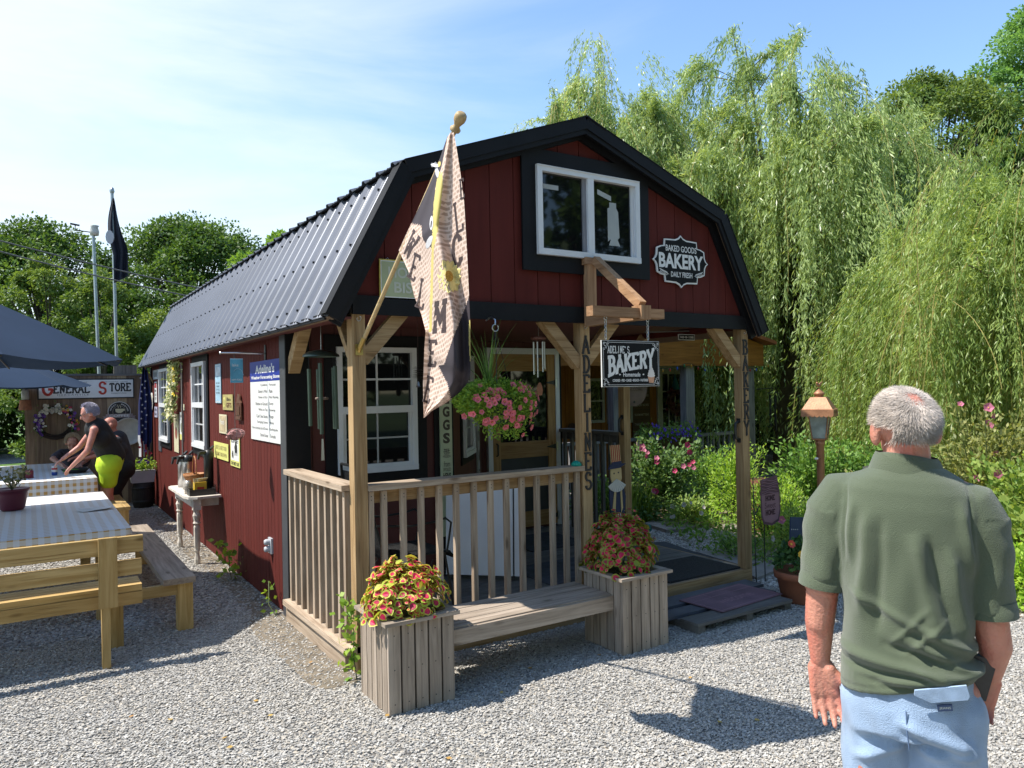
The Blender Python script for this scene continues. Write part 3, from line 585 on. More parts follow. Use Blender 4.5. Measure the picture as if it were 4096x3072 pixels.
# embossed biscuit sign behind the flag
M = FRONT(.495, 2.527, -.014); b = MB(); YE = mat('sign_sage', (.42, .46, .27), .5, var=.1, vs=5); YL = mat('sign_yellow_edge', (.62, .5, .08), .5, var=.25, vs=20)
b.box(-.31, -.128, 0, .31, .128, .008, YL, M); b.box(-.302, -.12, .001, .302, .12, .0095, PAPER, M); b.box(-.296, -.114, .001, .296, .114, .0105, YE, M)
for t, y, w_ in (('HOMEMADE', .045, .5), ('BISCUITS', -.052, .42)): b.text(t, .0, y, w_, .072, mat('emboss_pale', (.6, .61, .5), .45), M, .013, .02)
b.tube([M @ Vector(p) for p in ((-.27, .12, 0), (-.25, .14, .004), (-.23, .12, 0))], .0015, STEEL, n=4)
b.build('biscuit_sign', None, 'sage green embossed biscuit sign with yellow rim, half hidden behind the welcome flag', 'sign')
# timber bracket on the gable
bk = thing('sign_bracket', (1.9, -.02, 2.3), 'cedar timber bracket with a diagonal strut jutting from the gable above the hanging bakery sign', 'bracket')
b = MB(); b.box(1.862, -.075, 2.265, 1.945, -.024, 2.735, CEDAR('z')); b.build('upright', bk)
b = MB(); b.box(1.84, -.08, 2.735, 2.0, -.024, 2.79, CEDAR('x')); b.build('cap_block', bk)
b = MB(); b.box(1.845, -.6, 2.263, 1.915, -.076, 2.335, CEDAR('y')); b.build('arm', bk)
b = MB(); b.box(1.42, -.672, 2.273, 1.842, -.602, 2.34, CEDAR('x')); b.box(1.92, -.672, 2.273, 2.07, -.602, 2.34, CEDAR('x')); b.build('crossbar', bk)
b = MB(); b.box(1.835, -.69, 2.262, 1.925, -.59, 2.36, CEDAR('z')); b.build('end_block', bk)
b = MB(); b.beam((1.93, -.09, 2.77), (1.885, -.64, 2.365), .055, .06, CEDAR('y')); b.build('strut', bk)
# hanging bakery sign
hs = thing('hanging_sign', (1.81, -.637, 1.8), 'black hanging bakery board with white lettering and a cupcake, on two chains', 'sign')
M = frame((1.772, -.637, 1.955), (1, .02, 0)); b = MB(); w2, h2 = .268, .158
b.box(-w2, -h2, 0, w2, h2, .01, PAPER, M); b.box(-w2+.003, -h2+.003, -.001, w2-.003, h2-.003, .0115, BOARDK, M)
for e, t in ((.012, .0026),):
    for (x0, y0, x1, y1) in ((-w2+.06, h2-e-t, w2-.06, h2-e), (-w2+.06, -h2+e, w2-.06, -h2+e+t), (-w2+e, -h2+.055, -w2+e+t, h2-.055), (w2-e-t, -h2+.055, w2-e, h2-.055)): b.box(x0, y0, .01, x1, y1, .0125, CHALK, M)
def curl(b, c, r, a0, a1, w, m, M, z=.0125):
    n = 10; P = [(c[0]+r*(1-.55*i/n)*math.cos(a0+(a1-a0)*i/n), c[1]+r*(1-.55*i/n)*math.sin(a0+(a1-a0)*i/n)) for i in range(n+1)]
    vv = []
    for i, (x, y) in enumerate(P):
        dx, dy = x-c[0], y-c[1]; L_ = math.hypot(dx, dy) or 1; vv += [(x+dx/L_*w, y+dy/L_*w, z), (x-dx/L_*w, y-dy/L_*w, z)]
    s_ = 1 if a1 > a0 else -1
    b.add(vv, [(2*i, 2*i+2, 2*i+3, 2*i+1)[::-s_] for i in range(n)], m, M)
for sx in (-1, 1):
    for sy in (-1, 1):
        for k, (dx, dy, r) in enumerate(((.03, .03, .016), (.056, .02, .01), (.02, .056, .01), (.018, .018, .008), (.045, .035, .007), (.034, .05, .007))):
            curl(b, (sx*(w2-dx), sy*(h2-dy)), r, 1.2+k+sx, 1.2+k+sx+5.2, .0016, CHALK, M, .0126+k*1e-4)
        b.prism([(sx*(w2-.012), sy*(h2-.012)), (sx*(w2-.03), sy*(h2-.012)), (sx*(w2-.016), sy*(h2-.016)), (sx*(w2-.012), sy*(h2-.03))][::(1 if sx*sy < 0 else -1)], .01, .0128, CHALK, M)
b.slab("ADELINE'S", -.118, .095, .195, .045, CHALK, M, th=.2, d=.0128, serif=.1)
GREYL = mat('sign_silver', (.5, .52, .55), .5, var=.1)
def bow(x, y, z):                                    # lettering grows and climbs to the right
    t = (x+.24)/.48; return (x, y*(1.12-.25*math.sin(t*3.1))+(-.03+.072*t**.7), z)
b.slab('BAKERY', 0.0, .0, .42, .115, CHALK, M, th=.25, d=.0128, serif=.14, fn=bow)
b.text('Homemade', .0, -.075, .16, .03, CHALK, M, .0128, .02); b.text('COOKIES • PIES • CAKES • BREADS • PASTERIES', -.012, -.115, .33, .018, CHALK, M, .0128, .03)
for s in (-1, 1): b.prism([(s*.1, -.075), (s*.112, -.069), (s*.118, -.075), (s*.112, -.081)][::-s], .01, .0128, CHALK, M)
PK = mat('cupcake_case', (.75, .38, .22), .6, var=.15, vs=40); CM = mat('icing', (.85, .78, .72), .5, var=.05)
b.prism([(.165, -.135), (.205, -.135), (.216, -.09), (.152, -.09)], .01, .0138, PK, M)
for k, (y, r) in enumerate(((-.083, .036), (-.068, .032), (-.053, .025), (-.04, .017), (-.028, .008))):
    b.prism([(.184+r*math.cos(t), y+.013*math.sin(t)) for t in np.linspace(0, 6.28, 13)[:-1]], .01, .0142+k*.0004, CM, M)
b.build('board', hs)
for x in (1.555, 1.94):
    c = MB(); zz = 2.268; c.tube([(x+.012*math.cos(t), -.637, zz-.005+.012*math.sin(t)) for t in np.linspace(1.6, 7.2, 10)], .003, STEEL, n=5)
    for k in range(5):
        z_ = zz-.03-k*.0255; M_ = Matrix.Translation((x, -.637, z_)) @ Matrix.Rotation(k % 2*math.pi/2, 4, 'Z')
        c.tube([M_ @ Vector((.008*math.cos(t), 0, .017*math.sin(t))) for t in np.linspace(0, 6.28, 11)], .0025, STEEL, n=5, caps=False)
    c.build('chain', hs)
# CAKES PIES COOKIES plank hanging under the porch ceiling
M = frame((4.14, 1.0, 2.276), (1, .06, 0)) if 0 else frame((3.62, .62, 2.262), (1, 0, 0))
b = MB(); b.box(-.11, -.028, 0, .11, .028, .008, PAPER, M); b.box(-.105, -.023, .001, .105, .023, .009, mat('dark_green_sign', (.03, .05, .04), .5), M); b.box(-.098, -.017, .001, .098, .017, .0095, BOARDK, M)
b.text('CAKES • PIES • COOKIES', 0, 0, .18, .02, PAPER, M, .0105, .03); b.beam((3.1, .64, 2.3), (3.68, .64, 2.325), .012, .012, DARKW('x'))
b.build('plank_sign', None, 'small cream-framed plank listing cakes, pies and cookies, hung under the right of the porch beam', 'sign')
# tall EGGS board and HOME board
M = FRONT(1.405, 1.47, YP-.022); b = MB(); PG = mat('pale_green_board', (.5, .56, .36), .6, var=.1)
b.box(-.058, -.98, 0, .058, .75, .02, PG, M); BR = mat('dark_brown_ink', (.06, .045, .03), .6)
for k, ch in enumerate('SGGEHSERF'):
    b.text(ch, 0, -.105+k*.118, .07, .095, BR, M, .022, .05)
b.text('from', 0, -.335, .06, .05, BR, M, .022, .0); b.text('SPOILED', 0, -.385, .075, .03, BR, M, .022, .0); b.text('HENS', 0, -.44, .08, .05, BR, M, .022, .04)
for k in range(26):
    a = k*.9; x = .03*math.cos(a)*(1-.2*(k % 3)); y = -.235+.033*abs(math.sin(a*1.3)); b.box(x-.004, y-.002, .02, x+.004, y+.002, .0222, BR, M)
b.prism([(.028*math.cos(t), -.235+.035*math.sin(t)) for t in np.linspace(0, 6.28, 15)[:-1]], .02, .0212, mat('nest_sketch', (.3, .32, .22), .7, var=.5, vs=120), M)
b.prism([(.042*math.cos(t), -.268+.014*math.sin(t)) for t in np.linspace(0, 6.28, 15)[:-1]], .02, .0216, mat('nest_sketch', (.3, .32, .22), .7, var=.5, vs=120), M)
b.build('eggs_board', None, 'tall pale green board lettered for fresh eggs on the porch wall', 'sign')
pb2 = Vector((1.5, YP, .15))+dd*1.3; M = frame(pb2+Vector((-.02, .01, 0)), dd); b = MB(); b.box(0, 0, .03, .13, 1.75, .05, mat('home_board_grey', (.42, .42, .41), .6), M)
for k, ch in enumerate('EMOHEMOCLEW'[:4][::1]): b.text(ch, .065, .72+k*.21, .07, .12, INK, M, .052, .03)
b.build('home_board', None, 'narrow grey board spelling home down its length, propped beside the pine door', 'sign')
# ------------------------------------------------ signs on the long side wall
def wsign(y0, y1, z0, z1, label, base, draw=None, name='wall_sign', t=.006, edge=None, x=-.006, cat='sign', group=None):
    M = WALL((y0+y1)/2, (z0+z1)/2, x); w_, h_ = abs(y0-y1), abs(z1-z0); b = MB(); plate(b, -w_/2, -h_/2, w_/2, h_/2, base, M, t, edge)
    if draw: draw(b, M, w_, h_, t+.002)
    return b.build(name, None, label, cat, group)
BLUE = mat('sign_royal_blue', (.015, .035, .3), .4, var=.05); LB = mat('sign_light_blue', (.36, .55, .68), .5, var=.15, vs=8); CRM = mat('sign_cream', (.66, .6, .4), .6, var=.12, vs=12)
YB_ = mat('sign_lemon', (.7, .68, .2), .55, var=.08); GLD = mat('sign_gold', (.42, .36, .13), .6, var=.2, vs=12); BRZ = mat('bronze', (.17, .08, .05), .45, .5, var=.25, vs=30, bump=.4, bs=70)
def lines(b, M, w, h, d, rows, m=INK, fr=.7, y1=.4, y0=-.4):
    for k, s in enumerate(rows):
        n = len(rows); y = h*(y1+(y0-y1)*(k+.5)/n); b.text(s, 0, y, w*fr, h*abs(y1-y0)/n*.6, m, M, d, .01)
def weather(b, M, w, h, d):
    b.box(-w/2, h*.245, d-.002, w/2, h/2, d-.0006, BLUE, M)
    b.slab("ADELINE'S", 0, h*.415, w*.62, .001, PAPER, M) if 0 else b.text("Adeline's", 0, h*.4, w*.62, h*.11, PAPER, M, d, .035)
    b.text('Weather Forecasting Stone', 0, h*.29, w*.92, h*.055, PAPER, M, d, .03)
    TX = mat('sign_text_grey', (.09, .09, .1), .6)
    rows = [('Condition', 'Forecast'), ('Stone is Wet', 'Rain'), ('Stone is Dry', 'Not Raining'), ('Shadow on Ground', 'Sunny'), ('White on Top', 'Snowing'), ("Can't See Stone", 'Foggy'), ('Swinging Stone', 'Windy'), ('Stone Jumping Up & Down', 'Earthquake'), ('Stone Gone', 'Tornado')]
    for k, (a, c) in enumerate(rows):
        y = h*(.2-.078*k); lw = min(len(a)*.0235, .5)*w/.95; rw = len(c)*.024*w/.95; hh_ = .028 if k else .02
        b.text(a, .08*w-lw/2, y, lw, hh_, TX, M, d, .0); b.text(c, .14*w+rw/2, y, rw, hh_, TX, M, d, .0)
wsign(2.56, 1.56, 1.38, 2.08, 'big white weather forecasting stone notice with royal blue heading beside the porch corner', PAPER, weather, 'notice_board')
def fam(b, M, w, h, d): lines(b, M, w, h, d, ['WE ARE', 'A FAMILY', 'OF ALL', 'FISHERS'], INK, .7, .05, -.28); b.box(-w*.4, .2*h, d-.002, w*.4, .42*h, d, mat('pale_blue_print', (.6, .7, .76), .5, var=.3, vs=20), M)
wsign(4.1, 3.82, 1.7, 2.12, 'tall pale blue tin sign just right of the nearer side window', LB, fam, edge=PAPER)
def disc(b, M, x, y, r, d, m, n=16): b.prism([(x+r*math.cos(t), y+r*math.sin(t)) for t in np.linspace(0, 6.2832, n+1)[:-1]], d-.004, d, m, M)
wsign(3.74, 3.28, 1.63, 1.79, 'small gold plank sign with a round emblem left of the bronze plaque', GLD, lambda b, M, w, h, d: (disc(b, M, -w*.34, 0, h*.33, d, YB_), disc(b, M, -w*.34, 0, h*.22, d+.001, GLD), b.text('Bless', w*.12, h*.2, w*.4, h*.22, INK, M, d, .0), b.text('GIFTS', w*.12, -h*.18, w*.5, h*.32, mat('brown_ink', (.15, .07, .03), .6), M, d, .03)))
# bronze plaque
M = WALL(2.99, 1.67); b = MB(); b.prism([(-.1, -.13), (.1, -.13), (.1, .04), (.07, .06), (.05, .1), (.02, .125), (-.02, .125), (-.05, .1), (-.07, .06), (-.1, .04)][::1], 0, .014, BRZ, M)
for x in (-.05, 0, .05): b.prism([(x-.02, -.08), (x+.02, -.08), (x+.02, 0), (x, .035), (x-.02, 0)], .012, .022, BRZ, M)
b.box(-.09, -.12, .012, .09, -.095, .02, BRZ, M); b.build('bronze_plaque', None, 'dark bronze relief plaque with a domed top left of the weather notice', 'plaque')
wsign(3.93, 3.57, 1.38, 1.58, 'beige weathered card sign left of the hanging rock', CRM, lambda b, M, w, h, d: (b.box(-w*.42, -h*.42, d-.003, w*.42, h*.42, d-.001, mat('beige_print', (.5, .4, .24), .7, var=.4, vs=14), M), b.text('Porch', -w*.05, h*.1, w*.5, h*.25, PAPER, M, d, 0)))
wsign(4.22, 3.52, 1.1, 1.275, 'lemon yellow tin sign with faint lettering above the coffee table', YB_, lambda b, M, w, h, d: lines(b, M, w, h, d, ['LIFE IS BETTER', 'HOME GROWN'], GLD, .8), edge=None)
def bear(b, M, w, h, d):
    b.box(-w*.42, -h*.3, d-.003, w*.42, h*.5, d-.0012, PAPER, M); b.text('LIVE', 0, h*.35, w*.7, h*.14, INK, M, d, .03); b.text('THE BEST LIFE', 0, -h*.4, w*.84, h*.11, INK, M, d, .02)
    for cx, cy, s in ((.05, .02, 1.), (-.09, -.04, .55)):
        q = [(-.05, -.06), (-.03, -.06), (-.02, -.03), (.02, -.03), (.03, -.06), (.05, -.06), (.055, .0), (.05, .04), (.035, .055), (.03, .075), (.01, .08), (-.02, .07), (-.045, .035), (-.06, .03), (-.06, .01), (-.05, 0)]
        b.prism([(cx*w/.4+x*s, cy+y*s) for x, y in q], d-.002, d+.0005, INK, M)
wsign(3.42, 3.02, 1.07, 1.375, 'yellow-edged sign with two black bear silhouettes under the hanging rock', YB_, bear)
gs = 'sign posters between and left of the side windows'
wsign(6.92, 6.55, 1.0, 1.53, 'long beige poster with a dark red blot between the two side windows', CRM, lambda b, M, w, h, d: (disc(b, M, 0, 0, w*.22, d, mat('poster_red', (.25, .06, .03), .7)), lines(b, M, w, h, d, ['WELCOME', 'HOME'], BR, .6, .46, .3)))
wsign(6.42, 6.16, 1.19, 1.56, 'narrow white poster with a yellow foot right of the beige poster', PAPER, lambda b, M, w, h, d: (b.box(-w/2, -h/2, d-.003, w/2, -h*.3, d-.001, YB_, M), disc(b, M, 0, -.02, w*.25, d, mat('moss_print', (.15, .18, .08), .7)), lines(b, M, w, h, d, ['FARM'], INK, .6, .45, .28)))
wsign(6.3, 6.06, 1.59, 1.67, 'tiny cream tag right of the yellow garland', CRM)
M = WALL(7.0, 1.99); b = MB(); b.prism([(.2*math.cos(t), .14*math.sin(t)) for t in np.linspace(0, 6.28, 19)[:-1]], 0, .01, LB, M); b.prism([(.17*math.cos(t), .11*math.sin(t)) for t in np.linspace(0, 6.28, 19)[:-1]], .004, .012, PAPER, M); b.build('wall_sign', None, 'oval blue and white plate tucked behind the top of the yellow garland', 'sign')
wsign(8.95, 8.4, 2.05, 2.2, 'pale grey plaque highest at the far end of the side wall', mat('grey_plaque', (.45, .48, .48), .6), lambda b, M, w, h, d: lines(b, M, w, h, d, ['THE PORCH'], INK))
wsign(8.8, 8.54, 1.68, 2.01, 'narrow white and red poster under the grey plaque', PAPER, lambda b, M, w, h, d: (b.box(-w*.4, h*.2, d-.003, w*.4, h*.45, d-.001, mat('poster_red2', (.4, .04, .05), .6), M), lines(b, M, w, h, d, ['PIE', 'SALE', 'TODAY'], INK, .6, .15, -.4)))
wsign(8.36, 8.18, 1.52, 1.99, 'tall light blue poster just left of the far side window', mat('poster_blue', (.25, .42, .66), .6), lambda b, M, w, h, d: lines(b, M, w, h, d, ['LAKE', 'LIFE', 'IS', 'GOOD'], PAPER))
M = WALL(9.08, 1.69); b = MB(); b.prism([(.13*math.cos(t), .15*math.sin(t)) for t in np.linspace(0, 6.28, 15)[:-1]], 0, .01, PAPER, M); b.prism([(.09*math.cos(t), .115*math.sin(t)) for t in np.linspace(0, 6.28, 15)[:-1]], .004, .012, CRM, M); b.build('wall_sign', None, 'white oval plaque at the far corner of the side wall', 'sign')
wsign(8.82, 8.52, 1.44, 1.61, 'small lilac card low under the white and red poster', mat('lilac_card', (.5, .48, .62), .6), lambda b, M, w, h, d: lines(b, M, w, h, d, ['OPEN', 'DAILY'], INK))
wsign(8.44, 8.14, .92, 1.32, 'dark slate panel left of the far side window sill', mat('slate', (.06, .065, .08), .7, var=.2), None, 'chalk_panel', edge=mat('panel_frame', (.1, .1, .11), .6), cat='panel')
# iron bracket with blue banner, rock on its cord
br = thing('wall_bracket', (0, 2.05, 2.14), 'thin steel rod bracket sticking out from the wall, carrying the blue banner', 'bracket')
b = MB(); b.tube([(0, 2.05, 2.14), (-.2, 2.05, 2.142), (-.375, 2.05, 2.141)], .007, STEEL); b.lathe([(.001, .01), (.01, .009), (.012, 0)], STEEL, M=Matrix.Translation((-.375, 2.05, 2.141)) @ Matrix.Rotation(-math.pi/2, 4, 'Y'), n=10); b.build('rod', br)
b = MB(); b.prism([(-.018, -.075), (.018, -.075), (.024, 0), (.018, .075), (-.018, .075), (-.024, 0)], 0, .008, IRON, WALL(2.05, 2.14, -.003)); b.build('back_plate', br)
rk = thing('hanging_rock', (-.265, 2.05, 1.40), 'pinkish weather-forecasting rock hanging on a thin cord in front of the side wall', 'rock')
b = MB(); b.tube([(-.265, 2.05, 2.135), (-.263, 2.05, 1.9), (-.268, 2.05, 1.7), (-.266, 2.05, 1.5)], .003, mat('cord', (.12, .11, .1), .8), n=5)
for a in np.linspace(0, 3.14, 5)[:-1]: b.tube([(-.266+.078*math.cos(t)*math.cos(a), 2.05+.062*math.cos(t)*math.sin(a), 1.455+.05*math.sin(t)) for t in np.linspace(0, 6.28, 14)], .0018, mat('cord', (.12, .11, .1), .8), n=4, caps=False)
b.build('cord', rk)
b = MB(); PR = mat('pink_stone', (.5, .24, .22), .8, var=.3, vs=14, bump=.6, bs=18); P3 = []
for i in range(7):
    for j in range(12):
        f = math.pi*(i+.5)/7; t = 2*math.pi*j/12; n_ = 1+.22*math.sin(3*t+i)*math.sin(f)+.1*math.cos(5*t+2*i); P3.append((-.266+.072*n_*math.sin(f)*math.cos(t)+.012*math.cos(f), 2.05+.056*n_*math.sin(f)*math.sin(t), 1.455+.046*n_*math.cos(f)))
b.add(P3, [(i*12+j, (i+1)*12+j, (i+1)*12+(j+1) % 12, i*12+(j+1) % 12) for i in range(6) for j in range(12)]+[tuple(range(12)), tuple(range(83, 71, -1))], PR)
b.build('rock', rk)
M = frame((-.25, 2.04, 1.99), (1, -.05, 0)); b = MB(); gw = mat('banner_blue', (.1, .36, .5), .6, var=.3, vs=7); b.box(-.05, -.1, 0, .052, .105, .003, gw, M); b.box(-.05, .098, -.001, .052, .105, .004, LB, M)
b.text('lake', -.01, .05, .05, .025, PAPER, M, .004, 0); b.text('HAPPY PLACE', .0, -.075, .08, .014, PAPER, M, .004, .01)
b.tube([M @ Vector((.045*math.cos(t)+.01, -.05+.07*math.sin(t), .0045)) for t in np.linspace(.2, 2.4, 8)], .002, LB, n=4); b.tube([(-.265, 2.05, 2.135), (-.262, 2.045, 2.1)], .0025, IRON, n=4)
b.build('small_banner', None, 'small teal blue printed banner hung from the steel rod beside the weather notice', 'banner')

# ================================================================== WELCOME FLAG
fp = thing('flag_pole', (.045, -.02, 2.08), 'slanting wooden flag pole with turned finial held in a brass socket on the corner post', 'flag pole')
POLEW = wood('pole_wood', (.62, .47, .25), (.5, .35, .17), 'y', .5, False)
p0 = Vector((.045, -.045, 2.095)); p1 = Vector((.045, -1.30, 3.06)); dp = (p1-p0).normalized()
b = MB(); b.tube([p0, p1], [.0135, .012], POLEW, n=12); b.build('pole', fp)
b = MB(); MF = Matrix.Translation(p1) @ dp.to_track_quat('Z', 'Y').to_matrix().to_4x4(); b.lathe([(.012, 0), (.013, .014), (.026, .022), (.028, .032), (.019, .042), (.015, .05), (.02, .062), (.029, .08), (.031, .098), (.027, .114), (.019, .122), (.001, .123)], POLEW, M=MF, n=18); b.build('finial', fp)
b = MB(); BRS = mat('brass', (.5, .36, .12), .35, .9, var=.2); b.box(.02, -.008, 2.03, .07, .0, 2.1, BRS); b.tube([p0-dp*.03, p0+dp*.07], .017, BRS, n=12, caps=False); b.tube([(.045, -.004, 2.05), p0-dp*.02], .012, BRS); b.build('socket', fp)
def interp(tab, z):
    t = sorted(tab); zs = [a for a, _ in t]; return float(np.interp(z, zs, [c for _, c in t]))
LTAB = [(3.03, -1.24), (2.86, -1.03), (2.75, -.87), (2.68, -.765), (2.59, -.64), (2.45, -.765), (2.31, -.83), (2.2, -.915), (2.1, -.97), (1.95, -.94), (1.83, -.925), (1.655, -.925)]
RTAB = [(3.03, -1.305), (2.97, -1.325), (2.84, -1.36), (2.68, -1.395), (2.43, -1.415), (2.11, -1.432), (1.88, -1.428), (1.83, -1.40), (1.78, -1.31), (1.73, -1.17), (1.69, -1.02), (1.655, -.935)]
def fold(y, z):
    u = (y-interp(LTAB, z))/(interp(RTAB, z)-interp(LTAB, z)+1e-9); w_ = min(1, (3.1-z)/.5)
    x = -.04*math.sin(u*math.pi*1.0)*w_ - .028*math.sin(u*9.0+1.2*z)*w_*min(1, max(0, (z-1.7)*2+.5))+.012*math.sin(u*17+3*z)*w_
    sx = -1.058-(z-2.5)*.27 if z > 2.1 else -1.0
    x += .03/(1+math.exp((y-sx)*-60))*(1 if z > 2.1 else 0)                 # the left panel sits behind the middle one
    zl = 1.923+(-1.1-y)*-.265 if 0 else 1.99+(y+.94)*.32                       # fold-over edge near the bottom
    x += .03/(1+math.exp((z-zl)*90))
    return .03+x
def FPT(y, z, d=0):
    e = fold(y, z)-d-.085; return (.045+e, y+e*1.85, z)
def inpoly(p, poly):
    x, y = p; c = False; n = len(poly)
    for i in range(n):
        (x1, y1), (x2, y2) = poly[i], poly[i-1]
        if (y1 > y) != (y2 > y) and x < (x2-x1)*(y-y1)/(y2-y1)+x1: c = not c
    return c
BK1 = [(-1.265, 3.061), (-1.17, 3.08), (-.78, 2.76), (-.84, 2.7), (-.937, 2.667), (-.948, 2.581), (-1.058, 2.493), (-1.092, 2.674), (-1.105, 2.821), (-1.182, 2.902), (-1.238, 3.02)]
YE1 = [(-1.125, 2.868), (-1.185, 2.85), (-1.185, 2.777), (-1.125, 2.572), (-1.08, 2.487), (-1.05, 2.267), (-1.03, 2.1), (-1.0, 2.1), (-1.02, 2.273), (-1.052, 2.505), (-1.088, 2.738)]
BK2 = [(-1.375, 2.18), (-1.5, 2.33), (-1.5, 1.836), (-1.244, 1.74), (-1.202, 1.828), (-1.1, 1.923), (-1.164, 1.927)]
YE2 = [(-1.42, 2.129), (-1.5, 2.16), (-1.5, 1.917), (-1.428, 1.912), (-1.418, 1.965), (-1.413, 2.041), (-1.415, 2.09)]
def burlap():
    m, n, l, p = _nodes('burlap_print'); p.inputs['Roughness'].default_value = .85
    tc = n.new('ShaderNodeTexCoord'); sx = n.new('ShaderNodeSeparateXYZ'); cx = n.new('ShaderNodeCombineXYZ'); l.new(tc.outputs['Object'], sx.inputs[0]); l.new(sx.outputs[1], cx.inputs[0]); l.new(sx.outputs[2], cx.inputs[1])
    nz = n.new('ShaderNodeTexNoise'); nz.inputs['Scale'].default_value = 12; l.new(tc.outputs['Object'], nz.inputs['Vector'])
    sc = n.new('ShaderNodeVectorMath'); sc.operation = 'SCALE'; sc.inputs['Scale'].default_value = .02; l.new(nz.outputs['Color'], sc.inputs[0]); av = n.new('ShaderNodeVectorMath'); l.new(cx.outputs[0], av.inputs[0]); l.new(sc.outputs[0], av.inputs[1])
    mp = n.new('ShaderNodeMapping'); mp.inputs['Rotation'].default_value = (0, 0, .14); l.new(av.outputs[0], mp.inputs[0])
    br = n.new('ShaderNodeTexBrick'); br.inputs['Scale'].default_value = 18; br.inputs['Mortar Size'].default_value = .1; br.inputs['Brick Width'].default_value = .62; br.inputs['Row Height'].default_value = .42; br.inputs['Mortar Smooth'].default_value = .35
    br.inputs['Color1'].default_value = (.38, .26, .2, 1); br.inputs['Color2'].default_value = (.5, .36, .28, 1); br.inputs['Mortar'].default_value = (.7, .54, .45, 1); l.new(mp.outputs[0], br.inputs['Vector'])
    l.new(br.outputs[0], p.inputs['Base Color']); tr = n.new('ShaderNodeBsdfTranslucent'); l.new(br.outputs[0], tr.inputs[0]); ms = n.new('ShaderNodeMixShader'); ms.inputs[0].default_value = .22; l.new(p.outputs[0], ms.inputs[1]); l.new(tr.outputs[0], ms.inputs[2]); l.new(ms.outputs[0], n['Material Output'].inputs[0]); return m
BURL = burlap(); FBK = mat('flag_black', (.045, .035, .045), .8, var=.15, trans=.1); FYE = mat('flag_yellow', (.75, .62, .2), .8, var=.08, trans=.2)
b = MB(); NU, NV = 96, 150; V_ = []
for i in range(NV+1):
    z = 3.03+(1.655-3.03)*i/NV; a, c = interp(LTAB, z), interp(RTAB, z)
    for j in range(NU+1): y = a+(c-a)*j/NU; V_.append(FPT(y, z))
bym = {}
for i in range(NV):
    for j in range(NU):
        z = 3.03+(1.655-3.03)*i/NV; a, c = interp(LTAB, z), interp(RTAB, z); pt = (a+(c-a)*j/NU, z); m_ = FYE if inpoly(pt, YE1) or inpoly(pt, YE2) else FBK if inpoly(pt, BK1) or inpoly(pt, BK2) else BURL
        bym.setdefault(m_.name, (m_, []))[1].append((i*(NU+1)+j, (i+1)*(NU+1)+j, (i+1)*(NU+1)+j+1, i*(NU+1)+j+1))
base_ = len(b.v); b.v += V_
for m_, fs in bym.values():
    k = b.mi(m_)
    for f in fs: b.f.append(f); b.m.append(k); b.r.append(.5); b.s.append(True)
LK = mat('flag_ink', (.05, .03, .03), .8)
def onflag(cy, cz, rot=0, scy=1., flip=1):
    c_, s_ = math.cos(rot), math.sin(rot)
    def fn(a, h, d):
        A = a*c_-h*s_; H = a*s_+h*c_; y = cy-A*1.45; z = cz+H; return FPT(y, z, .0015+d*.3)
    return fn
def fl(ch, cy, cz, w_, h_, rot, th=.16): b.slab(ch, 0, 0, w_*.8, h_, LK, None, th=th, d=.001, fn=onflag(cy, cz, rot), serif=.14)
fl('W', -.80, 2.585, .085, .13, -.9); fl('E', -.84, 2.46, .075, .12, -.55); fl('L', -.925, 2.305, .075, .14, -.35); None
fl('E', -1.375, 2.745, .035, .09, .05); fl('L', -1.335, 2.62, .06, .14, .12); fl('C', -1.315, 2.465, .075, .14, .05, .2); fl('M', -1.13, 2.155, .1, .13, -.12, .2); fl('E', -1.04, 1.985, .07, .12, -.12, .2); fl('E', -.985, 1.8, .06, .13, -.3, .18)
FP = mat('daisy_petal', (.82, .7, .28), .8, var=.2, vs=25); FC = mat('daisy_heart', (.5, .28, .04), .9, var=.4, vs=150)
for k in range(15):
    a = k*2*math.pi/15; pts = [(.022, -.006), (.05, -.017), (.075, -.015), (.088, 0), (.075, .015), (.05, .017), (.022, .006)]; f = onflag(-1.235, 2.335); s_ = 1 if k % 2 else .92
    b.add([f(s_*(x*math.cos(a)-y*math.sin(a)), s_*(x*math.sin(a)+y*math.cos(a)), .003+.0005*(k % 3)) for x, y in pts], [tuple(range(7))], FP)
b.add([onflag(-1.235, 2.335)(.027*math.cos(t), .027*math.sin(t), .012) for t in np.linspace(0, 6.28, 15)[:-1]], [tuple(range(14))], FC)
WH = mat('flag_white', (.6, .6, .62), .8)
for (cy, cz, w_, h_, r) in ((-1.125, 2.895, .012, .04, .3), (-1.1, 2.945, .012, .04, .9), (-1.03, 2.535, .032, .022, .2), (-1.06, 2.62, .014, .04, 0)):
    b.add([onflag(cy, cz, r)(w_*math.cos(t), h_*math.sin(t), .003) for t in np.linspace(0, 6.28, 11)[:-1]], [tuple(range(10))], WH)
for (cy, cz) in ((-1.15, 2.93), (-1.145, 2.87)): b.add([onflag(cy, cz, .4)(.011*math.cos(t), .018*math.sin(t), .004) for t in np.linspace(0, 6.28, 11)[:-1]], [tuple(range(10))], FYE)
flag = b.build('welcome_flag', None, 'burlap-print welcome flag with a yellow daisy and black bands, drooping from the slanting pole', 'flag', loc=(.045, -1.0, 2.3))

